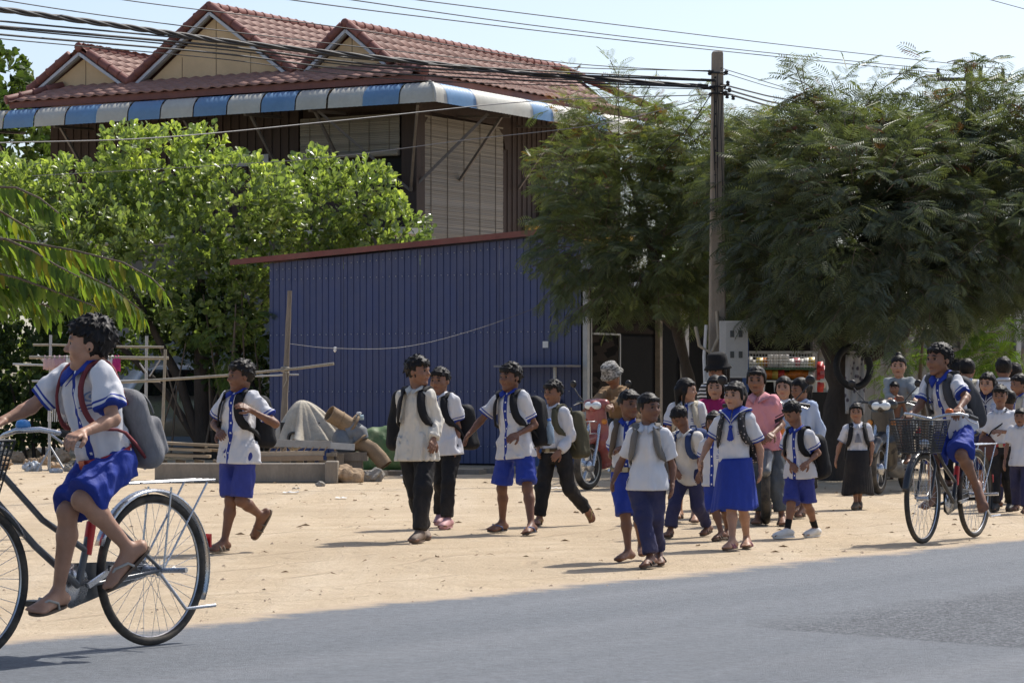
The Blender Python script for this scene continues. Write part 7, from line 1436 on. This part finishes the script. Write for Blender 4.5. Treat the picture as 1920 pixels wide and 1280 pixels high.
# riders
g_grip = dict(curl=.75)
p = make('left_cyclist', 'boy with red belt riding the grey bicycle with blue bell', 84, 2, 41, 3, 1.25, dict(L=dict(curl=.8, palm=(0, .2, -1)), R=dict(curl=.8, palm=(0, .2, -1))))
p.hair(n=150, ln=.17, messy=.15, fringe=.2); p.shirt(M_sh_uni, tucked=True, hem=.04, loose=.93); p.collar(M_royal); p.legs(M_royal, (.95, .92), flare=1.12); p.belt(mat('red_belt', (.35, .03, .03), .5), .08, .035, mat('red_buckle', (.42, .06, .03), .35)); p.sandals(M_brownsole, mat('pale_strap', (.35, .33, .3), .6), 'flip')
p.backpack('grey and black backpack on the boy riding the grey bicycle', cloth('pale_grey_pack', (.17, .17, .18), .8, .3, 8), .23, .34, .11, .12, strap=mat('maroon_strap', (.16, .03, .035), .8), sw=.022)
p = make('right_cyclist', 'barefoot teenage boy riding the black bicycle with wire basket', 55, 2, 43, 1, 1.15, dict(L=dict(curl=.75, palm=(0, .2, -1)), R=dict(curl=.75, palm=(0, .2, -1))))
p.hair(n=110, ln=.15, messy=.15, fringe=.15); p.shirt(M_sh_uni, hem=-.02, loose=.92); p.collar(M_royal); p.legs(M_royal, (.92, .95), flare=1.15); p.belt(mat('dark_belt', (.02, .02, .022), .5), .05)
p.backpack('dark grey backpack on the boy riding the black bicycle', M_pack_gb, .26, .40, .13, .08)
# ================================================================== MOTORBIKES
M_seat = mat('seat_vinyl', (.016, .016, .017), .5, .2, 9); M_lamp = mat('lamp_glass', (.62, .66, .68), .1, .15, 12, spec=.8)
def motorbike(label, front, heading, paint, rimm=M_rim, child_seat=False):
    h = Vector(heading).normalized(); WB = 1.24; m = thing('motorbike', label, 'motorbike', (front.x-h.x*WB, front.y-h.y*WB, .004), math.atan2(h.y, h.x))
    def whl(c):
        w_ = empty('wheel', c); w_.parent = m; b = MB(); b.ring((0, 0, 0), (0, 1, 0), .24, .042, 44, 10); b.build('tyre', M_tyre, w_); b = MB(); b.lathe((0, 0, 0), (0, 1, 0), [(.20, -.03), (.225, -.034), (.225, .034), (.20, .03)], 44); b.f = [f for f in b.f if len(f) == 4]; b.m = b.m[:len(b.f)]; b.sm = b.sm[:len(b.f)]; b.build('rim', rimm, w_)
        b = MB(); b.lathe((0, 0, 0), (0, 1, 0), [(.03, -.07), (.07, -.05), (.07, .05), (.03, .07)], 18); b.build('hub', M_chrome, w_)
        for k in range(5): a = 2*math.pi*k/5; b = MB(); b.bar((.05*math.cos(a), 0, .05*math.sin(a)), (.215*math.cos(a+.2), 0, .215*math.sin(a+.2)), .03, .035, up=(0, 1, 0)); b.build('spoke', rimm, w_)
    whl((0, 0, .282)); whl((WB, 0, .282))
    def fld(nm, lo, hi, prims, mm, h_=.014, cut=None):
        F_ = Field(lo, hi, h_)
        for q in prims: F_.cone(*q[0], k=.03, **(q[1] if len(q) > 1 else {}))
        V, Q = F_.mesh(); return link_obj(nm, mesh_np(nm, V, Q), mm, m)
    Yf = ((0, 1, 0))
    for s_ in (1, -1): b = MB(); b.tube([(WB, s_*.075, .282), (WB-.09, s_*.075, .56), (WB-.16, s_*.07, .78)], .020, 10); b.build('fork_leg', M_chrome, m)
    fld('front_fender', (.85, -.15, .3), (1.6, .15, .8), [((( WB+.24, 0, .46), (WB+.08, 0, .58), .05, .07), dict(flat=(Yf, .95))), (((WB+.08, 0, .58), (WB-.12, 0, .62), .07, .075), {}), (((WB-.12, 0, .62), (WB-.26, 0, .5), .07, .04), {})], paint)
    fld('leg_shield', (.6, -.3, .2), (1.3, .3, 1.15), [(((1.06, 0, .93), (1.02, 0, .62), .13, .17), dict(flat=((1, 0, .2), .45))), (((1.02, 0, .62), (.86, 0, .34), .17, .12), dict(flat=((1, 0, .6), .4)))], paint)
    fld('handlebar_cowl', (.85, -.25, .82), (1.3, .25, 1.2), [(((1.04, .11, 1.0), (1.04, -.11, 1.0), .062, .062), {}), (((1.10, 0, .98), (1.02, 0, 1.0), .07, .07), {})], paint)
    fld('headlight', (.9, -.2, .8), (1.35, .2, 1.15), [(((1.125, .065, .985), (1.125, -.065, .985), .045, .045), {})], M_lamp, .01)
    for s_ in (1, -1):
        b = MB(); b.tube([(1.02, s_*.1, 1.01), (.98, s_*.24, 1.03), (.90, s_*.34, 1.02)], .014, 8); b.build('handlebar', M_frk, m); b = MB(); b.tube([(.95, s_*.28, 1.027), (.875, s_*.37, 1.015)], .019, 10); b.build('grip', M_plas, m); b = MB(); b.tube([(1.0, s_*.26, 1.02), (.97, s_*.36, .99)], .006, 6); b.build('brake_lever', M_chrome, m)
        mr = empty('mirror', (0, 0, 0)); mr.parent = m; b = MB(); b.tube([(.97, s_*.22, 1.03), (.98, s_*.30, 1.12), (.95, s_*.37, 1.20)], .006, 6); b.build('stalk', M_frk, mr); b = MB(); b.lathe((.95, s_*.38, 1.24), (-1, 0, .1), [(.01, -.02), (.036, -.015), (.044, 0), (.040, .003)], 18); b.build('mirror_head', M_plas, mr)
        b = MB(); b.lathe((1.07, s_*.13, .80), (1, s_*.3, 0), [(.01, 0), (.032, .01), (.034, .03), (.01, .04)], 12); b.build('indicator', mat('indicator_amber', (.55, .2, .03), .3), m)
        b = MB(); b.bar((.30, s_*.09, .36), (0, s_*.09, .282), .03, .045); b.build('swing_arm', M_frk, m); b = MB(); b.tube([(.0, s_*.11, .30), (.08, s_*.11, .60)], .028, 10); b.build('shock', M_chrome, m); b = MB(); b.tube([(.50, s_*.1, .26), (.50, s_*.27, .26)], .013, 8); b.build('foot_rest', M_plas, m)
    fld('body_shell', (-.5, -.3, .3), (1.0, .3, .9), [(((.86, 0, .42), (.58, 0, .42), .07, .09), {}), (((.52, 0, .58), (.1, 0, .66), .12, .11), dict(flat=(Yf, .95))), (((.1, 0, .66), (-.34, 0, .74), .11, .06), {}), (((.5, 0, .46), (.52, 0, .6), .09, .11), {})], paint)
    fld('seat', (-.5, -.25, .6), (.7, .25, .95), [(((.52, 0, .72), (.16, 0, .76), .075, .115), dict(flat=((0, 0, 1), .55))), (((.16, 0, .76), (-.28, 0, .80), .115, .085), dict(flat=((0, 0, 1), .5)))], M_seat)
    fld('engine', (.1, -.25, .1), (.85, .25, .5), [(((.66, 0, .30), (.42, 0, .27), .075, .11), {}), (((.42, .07, .27), (.42, -.07, .27), .10, .10), {})], mat('engine_alloy', (.24, .24, .24), .5, .2, 9, metal=.5), .016)
    b = MB(); b.tube([(.62, -.09, .22), (.3, -.13, .17), (.05, -.14, .24), (-.32, -.14, .34)], [.018, .022, .042, .045], 12); b.build('exhaust', M_chrome, m)
    b = MB(); b.box((-.40, 0, .70), (.05, .14, .07)); b.build('tail_light', mat('reflector_red', (.45, .02, .02)), m); b = MB(); b.slab([(-.36, -.06, .64), (-.36, .06, .64), (-.46, .06, .36), (-.46, -.06, .36)], (.012, 0, 0)); b.build('rear_fender', M_plas, m)
    return m
M_pr = mat('faded_red_paint', (.25, .045, .05), .45, .2, 6, coat=.3, dust=.3); M_pk = mat('black_paint', (.016, .017, .02), .3, .2, 6, coat=.6, dust=.1); M_ps = mat('silver_grey_paint', (.10, .105, .11), .35, .2, 6, coat=.5, dust=.15)
h1 = (-.55, -.835, 0); mr_ = motorbike('old red motorbike ridden by a person in a patterned bucket hat', gnd(1102, 919), h1, M_pr)
b = MB()
for k in range(5): b.tube([(1.34, -.1+.05*k, .66), (1.36, -.1+.05*k, .80)], .005, 5)
for z in (.66, .80): b.tube([(1.2, -.1, z), (1.35, -.1, z), (1.35, .1, z), (1.2, .1, z)], .006, 5)
b.build('wire_carrier', M_chrome, mr_)['kind'] = 'stuff'
h2 = (-.38, -.925, 0); motorbike('black motorbike carrying a woman and a toddler', gnd(1647, 927), h2, M_pk)
h3 = (-.10, -.995, 0); motorbike('grey motorbike held by the person in the pink polo shirt', gnd(1436, 984), h3, M_ps)
# ================================================================== PARKED CAR UNDER THE BUSH TREE
def car(label, loc, rz):
    c = thing('parked_car', label, 'car', loc, rz); M_car = mat('silver_car_paint', (.30, .32, .34), .3, .1, 3, metal=.4, coat=.6, dust=.2); M_gl = mat('car_glass', (.012, .015, .018), .06, .2, 3, spec=.9)
    L_, W_ = 4.5, 1.8; prof = [(-2.2, .35), (-2.25, .75), (-2.1, .98), (-1.75, 1.05), (-1.25, 1.62), (-.6, 1.72), (.7, 1.70), (1.0, 1.58), (1.35, 1.10), (2.0, .98), (2.22, .80), (2.25, .40)]
    n = 9; V = []
    for j in range(n):
        f = j/(n-1)*2-1
        for (x_, z_) in prof: ins = 1-(.16*max(0, (z_-1.0)/.7))-.03*(abs(x_) > 2); V.append((x_*(1-.03*f*f), f*W_/2*ins, z_-(.05*f*f if z_ > 1.2 else .03*f**4)))
    m_ = len(prof); Fs = [(j*m_+i, j*m_+(i+1) % m_, (j+1)*m_+(i+1) % m_, (j+1)*m_+i) for j in range(n-1) for i in range(m_)]+[tuple(range(m_))[::-1], tuple((n-1)*m_+i for i in range(m_))]
    b = MB(); b.add(V, Fs, 0, True); b.build('body', M_car, c)
    for s_ in (1, -1):
        for (x0, x1, t0, t1) in ((-1.35, -.55, -1.08, -.5), (-.48, .35, -.45, .33), (.42, 1.15, .40, .85)): y_ = s_*(W_/2*.985); b = MB(); b.add([(x0, y_*.995, 1.10), (x1, y_*.995, 1.10), (t1, y_*.89, 1.58), (t0, y_*.89, 1.58)], [(0, 1, 2, 3)]); o = b.build('side_window', M_gl, c); o.modifiers.new('t', 'SOLIDIFY').thickness = .02
        b = MB(); b.box((-2.18, s_*.68, .82), (.12, .34, .16)); b.build('headlight', M_lamp, c); b = MB(); b.box((2.2, s_*.72, .9), (.1, .26, .22)); b.build('tail_light', mat('reflector_red', (.45, .02, .02)), c)
        for x_ in (-1.4, 1.35):
            w_ = empty('wheel', (x_, s_*.82, .34)); w_.parent = c; b = MB(); b.lathe((0, -.1, 0), (0, 1, 0), [(.2, 0), (.32, 0), (.34, .03), (.34, .17), (.32, .2), (.2, .2)], 28); b.build('tyre', M_tyre, w_); b = MB(); b.lathe((0, -.09, 0), (0, 1, 0), [(.03, -.03), (.2, -.015), (.2, .19), (.03, .21)], 20); b.build('rim', M_rim, w_)
        b = MB(); b.box((-1.1, s_*.98, 1.12), (.12, .16, .12)); b.build('wing_mirror', M_car, c)
    b = MB(); b.add([(-1.73, -.72, 1.08), (-1.73, .72, 1.08), (-1.29, .62, 1.60), (-1.29, -.62, 1.60)], [(0, 1, 2, 3)]); b.v = [(x-.012, y, z+.012) for x, y, z in b.v]; b.build('windscreen', M_gl, c).modifiers.new('t', 'SOLIDIFY').thickness = .01
    b = MB(); b.box((-2.24, 0, .62), (.06, .9, .26)); b.build('grille', M_plas, c); b = MB(); b.box((-2.22, 0, .40), (.12, 1.66, .2)); b.build('bumper', M_plas, c); return c
car('silver car parked in the shade behind the bush tree', (at(350, 0, 52.2).x, 52.2, 0), R(200))
# ================================================================== RIDERS AND BACKGROUND CHILDREN
def stand(H, yaw, stride=.0, lean=0.0, seat=False, arms=None, pit=0):
    "joint set for a standing, walking or seated figure facing yaw"
    a = R(yaw); f = np.array([-math.sin(a), -math.cos(a), 0]); l = np.array([math.cos(a), -math.sin(a), 0]); u = np.array([0, 0, 1.0]); J = {}
    hz = .50*H if not seat else .48*H if seat is True else seat
    P = lambda x, y, z: l*x+f*y+u*z
    tl = .325*H; J['nk'] = P(0, tl*math.sin(lean), hz+tl*math.cos(lean)); J['hc'] = J['nk']+P(0, .02*H+.05*lean, .098*H)
    for S_, g in (('L', 1), ('R', -1)):
        J['h'+S_] = P(g*.056*H, 0, hz); J['s'+S_] = J['nk']+P(g*.103*H, -.0, -.028*H)
        if seat: J['k'+S_] = J['h'+S_]+P(g*.05*H, .215*H, -.05*H); J['a'+S_] = J['k'+S_]+P(g*.01*H, -.03*H, -.21*H); J['t'+S_] = J['a'+S_]+P(g*.02, .12*H, -.035*H)
        else:
            st = stride*g; J['k'+S_] = P(g*.058*H, st*.5+.015*H, .275*H); J['a'+S_] = P(g*.058*H, st*1.0, .052*H+.010+max(0, -st)*.15); J['t'+S_] = J['a'+S_]+P(g*.015*H, .128*H, -.034*H)
            J['t'+S_][2] = max(J['t'+S_][2], .026)
        sw = -stride*g*.6; J['e'+S_] = J['s'+S_]+P(g*.03*H, sw*.5-.01, -.165*H); J['w'+S_] = J['e'+S_]+P(g*.005*H, sw*.5+.05*H, -.14*H)
    if arms:
        for kk, v in arms.items(): J[kk] = J[kk[0].replace('e', 's').replace('w', 'e')+kk[1]]+P(*[x*H for x in v])
    return J
def crowd(label, X, Y, H, yaw, seed, skin=1, stride=.0, face=None, det=.75, z0=0, **kw):
    p = Person('person', label, (X, Y, z0), stand(H, yaw, stride, **kw), fdir(*(face or (yaw, 0))), H, seed, skin, None, det); p.body(); return p
def px_at(px, Y): return (px-960)/FPX*Y
# rider of the red motorbike, bent forward under a patterned bucket hat
hv = Vector(h1).normalized(); rp = gnd(1102, 919)-hv*(1.24-.34); yawr = math.degrees(math.atan2(-hv.x, -hv.y))
p = crowd('person in brown shirt and patterned bucket hat bent over the red motorbike', rp.x, rp.y, 1.55, yawr, 61, 1, lean=.62, seat=.78, face=(yawr+8, -35), arms=dict(eL=(.03, .13, -.06), wL=(-.0, .13, -.04), eR=(.04, .13, -.06), wR=(.0, .13, -.04)))
p.hair(n=20, ln=.1); p.shirt(M_sh_brown, 'long', loose=1.1); p.legs(M_grey, (.92, .92), 'trousers', flare=1.1); p.sandals(M_brownsole, M_brownsole, 'slide')
def hat_mat():
    t = NT('camo_hat'); v = t.noise(26, 4, .7, stretch=(1, 1, 2.2)); t.color(t.ramp(v, [(.40, (.03, .028, .026)), (.5, (.20, .19, .17)), (.62, (.42, .40, .37))])); t.rough(.9); return t.m
def hat(p, m, label, tall=.30):
    hh = p.hh; hu = p.hu; c = Vector(p.hp(0, -.04, .22)); b = MB(); b.lathe(c, hu, [(.62*hh, -.17*hh), (.55*hh, -.06*hh), (.475*hh, .04*hh), (.46*hh, .2*hh), (.41*hh, (tall+.1)*hh), (.30*hh, (tall+.17)*hh), (.02*hh, (tall+.19)*hh)], 26); o = b.build('bucket_hat', m); o.location = p.loc; tag(o, label, 'hat'); o.modifiers.new('t', 'SOLIDIFY').thickness = .004; return o
hat(p, hat_mat(), 'grey patterned bucket hat on the red motorbike rider')
# woman and toddler on the black motorbike
hv = Vector(h2).normalized(); rp = gnd(1647, 927)-hv*(1.24-.26); yw = math.degrees(math.atan2(-hv.x, -hv.y))
p = crowd('woman in grey top with topknot seated on the black motorbike', rp.x, rp.y, 1.52, yw, 63, 3, lean=.1, seat=.80, face=(12, 0), arms=dict(eL=(.06, .10, -.10), wL=(.03, .14, -.02), eR=(.06, .10, -.10), wR=(.03, .14, -.02)))
p.hair('bun', n=30, ln=.08, messy=.1, fringe=0); p.shirt(M_sh_grey, 'long'); p.legs(M_grey, (.9, .9), 'trousers'); p.sandals(M_brownsole, M_brownsole, 'slide')
tp = rp+hv*.24
p = crowd('bare chested toddler sitting in front of the woman on the black motorbike', tp.x, tp.y, .92, yw, 65, 1, lean=.05, seat=.80, face=(20, -5)); p.hair('short', n=50, ln=.14, messy=.2, fringe=.3); p.legs(M_grey, (.8, .8), 'shorts')
ob = thing('orange_can', 'orange drink carton raised beside the toddler on the black motorbike', 'drink', at(1672, 757, tp.y-.1)); b = MB(); b.lathe((0, 0, 0), (.25, 0, 1), [(.028, -.075), (.03, -.06), (.03, .06), (.026, .075)], 14); b.build('carton', mat('orange_print', (.55, .09, .03), .4, .2), ob); b = MB(); b.lathe((.02, 0, .08), (.25, 0, 1), [(.02, 0), (.02, .012)], 12); b.build('cap', mat('white_plastic', (.55, .57, .58)), ob)
# person in pink
p = make('pink_woman', 'person in pink polo and grey trousers standing astride the grey motorbike', 14, -4, 67, 1); p.hair('pony', n=40, ln=.1, messy=.15, fringe=.12); p.shirt(M_sh_pink, hem=-.05); p.collar(M_pinkc, True); p.legs(M_grey, (.85, .85), 'trousers', flare=1.15); p.sandals(M_brownsole, M_brownsole, 'slide')
# girl with cream backpack, looking right
p = crowd('girl with long black hair and cream backpack looking towards the motorbikes', px_at(1288, 24.2), 24.2, 1.25, 8, 71, 3, .12, face=(-70, 0), det=.9); p.hair('long', n=30, ln=.1, messy=.1, fringe=.1); p.shirt(M_sh_uni, tucked=True); p.collar(M_sh_plain); p.skirt(M_royal, .34, .17, 16); p.sandals(M_brownsole, M_brownsole, 'slide')
p.backpack('cream patterned backpack on the girl with long black hair', M_pack_c, .25, .32, .12)
# person with black bucket hat and striped sleeves
p = crowd('person in black bucket hat and striped top behind the sailor girl', px_at(1347, 27.0), 27.0, 1.47, 20, 73, 1, .0, face=(40, -10), det=.9); p.hair('bob', n=20, ln=.1)
def stripe_mat():
    t = NT('striped_top'); w_ = t.node('TexWave', bands_direction='Z'); w_.inputs['Scale'].default_value = 9; w_.inputs['Distortion'].default_value = 1.5; w_.inputs['Detail'].default_value = 1; t.link(t.coord(), w_.inputs['Vector']); t.color(t.ramp(w_.outputs['Fac'], [(.48, (.012, .012, .014)), (.6, (.5, .5, .5))])); t.rough(.9); return t.m
p.shirt(stripe_mat(), 'long', hem=-.1); p.legs(M_black, (.95, .95), 'trousers'); p.sandals(M_brownsole, M_brownsole, 'slide'); hat(p, cloth('black_hat', (.012, .012, .013)), 'black bucket hat on the person in the striped top', .36)
p = crowd('girl in purple red top behind the sailor girl', px_at(1342, 25.2), 25.2, 1.28, 15, 75, 3, .1, face=(10, -5)); p.hair('bob', n=40, ln=.1, messy=.15, fringe=.12); p.shirt(cloth('magenta_top', (.30, .02, .10))); p.legs(M_black, (.95, .95), 'trousers'); p.sandals(M_brownsole, M_brownsole, 'slide')
# two girls behind the boy in sneakers
p = crowd('smiling girl peeping over the boy in white sneakers', px_at(1470, 26.4), 26.4, 1.28, 10, 77, 3, .1, face=(18, 0)); p.hair('bob', n=40, ln=.1, messy=.15, fringe=.06); p.shirt(M_sh_plain); p.legs(M_black, (.95, .95), 'trousers'); p.sandals(M_brownsole, M_brownsole, 'slide')
p = crowd('girl in light blue shirt with tied hair behind the boy in white sneakers', px_at(1502, 25.2), 25.2, 1.26, 30, 79, 1, .14, face=(60, -10)); p.hair('pony', n=40, ln=.1, messy=.1, fringe=.05); p.shirt(M_sh_blue, 'long'); p.collar(M_sh_blue); p.skirt(M_skirtk, .42, .15, 20); p.sandals(M_brownsole, M_brownsole, 'slide')
# far group on the right
p = crowd('girl in navy sailor collar beside the boy with shoulder bag', px_at(1853, 27.8), 27.8, 1.33, 25, 81, 3, .1, face=(32, -4), det=.9); p.hair('bob', n=40, ln=.1, messy=.1, fringe=.1); p.shirt(M_sh_sailor, tucked=True); p.sailor_collar(cloth('navy_collar', (.02, .025, .07)), M_sh_plain); p.skirt(cloth('navy_skirt', (.02, .025, .08)), .38, .165, 16); p.sandals(M_brownsole, M_brownsole, 'slide')
p = crowd('boy walking away with pale backpack beyond the black bicycle', px_at(1813, 32), 32, 1.52, 200, 83, 1, .12); p.hair(n=50, ln=.1); p.shirt(M_sh_plain); p.collar(M_sh_blue); p.legs(M_black, (.95, .95), 'trousers'); p.sandals(M_brownsole, M_brownsole, 'slide'); p.backpack('pale grey printed backpack on the boy walking away', M_pack_c, .28, .38, .14)
p = crowd('dark haired child in the shade beside the boy with pale backpack', px_at(1795, 33), 33, 1.52, 170, 84, 2, .08); p.hair(n=50, ln=.1); p.shirt(M_sh_grey); p.legs(M_black, (.95, .95), 'trousers'); p.sandals(M_brownsole, M_brownsole, 'slide')
p = crowd('tall boy in white shirt walking away beyond the sailor collar girl', px_at(1882, 30.5), 30.5, 1.52, 190, 85, 2, .12); p.hair(n=50, ln=.1); p.shirt(M_sh_plain); p.collar(M_sh_plain); p.legs(M_black, (.95, .95), 'trousers'); p.sandals(M_brownsole, M_brownsole, 'slide')
p = crowd('child walking away near the slender pale tree', px_at(1902, 32.5), 32.5, 1.48, 195, 86, 2, .1); p.hair(n=50, ln=.1); p.shirt(M_sh_plain); p.legs(M_navy, (.95, .95), 'trousers'); p.sandals(M_brownsole, M_brownsole, 'slide')
p = crowd('boy with grey strapped backpack turned sideways behind the small child', px_at(1914, 28.6), 28.6, 1.32, 60, 87, 1, .12, face=(70, 0)); p.hair(n=50, ln=.12); p.shirt(M_sh_uni); p.collar(M_royal); p.legs(M_royal, (1, 1)); p.sandals(M_brownsole, M_brownsole, 'slide'); p.backpack('pale grey backpack on the boy turned sideways', M_pack_c, .26, .36, .14)
p = crowd('small child in white shirt and dark trousers behind the boy with shoulder bag', px_at(1914, 26.0), 26.0, .98, 20, 88, 1, .1); p.hair(n=50, ln=.1, fringe=.2); p.shirt(M_sh_plain); p.collar(M_sh_plain); p.legs(M_navy, (.95, .95), 'trousers'); p.sandals(M_brownsole, M_brownsole, 'slide')
p = crowd('dark haired child partly hidden between the boy with shoulder bag and his neighbours', px_at(1893, 27.2), 27.2, 1.15, 160, 89, 2, .1); p.hair(n=60, ln=.12); p.shirt(M_sh_plain); p.legs(M_navy, (.95, .95), 'trousers'); p.sandals(M_brownsole, M_brownsole, 'slide')
p = crowd('child in white shirt in the shade behind the woman with topknot', px_at(1683, 36), 36, 1.2, 180, 90, 2, .1, det=.6); p.hair(n=40, ln=.1); p.shirt(M_sh_plain); p.legs(M_navy, (.95, .95), 'trousers'); p.sandals(M_brownsole, M_brownsole, 'slide')
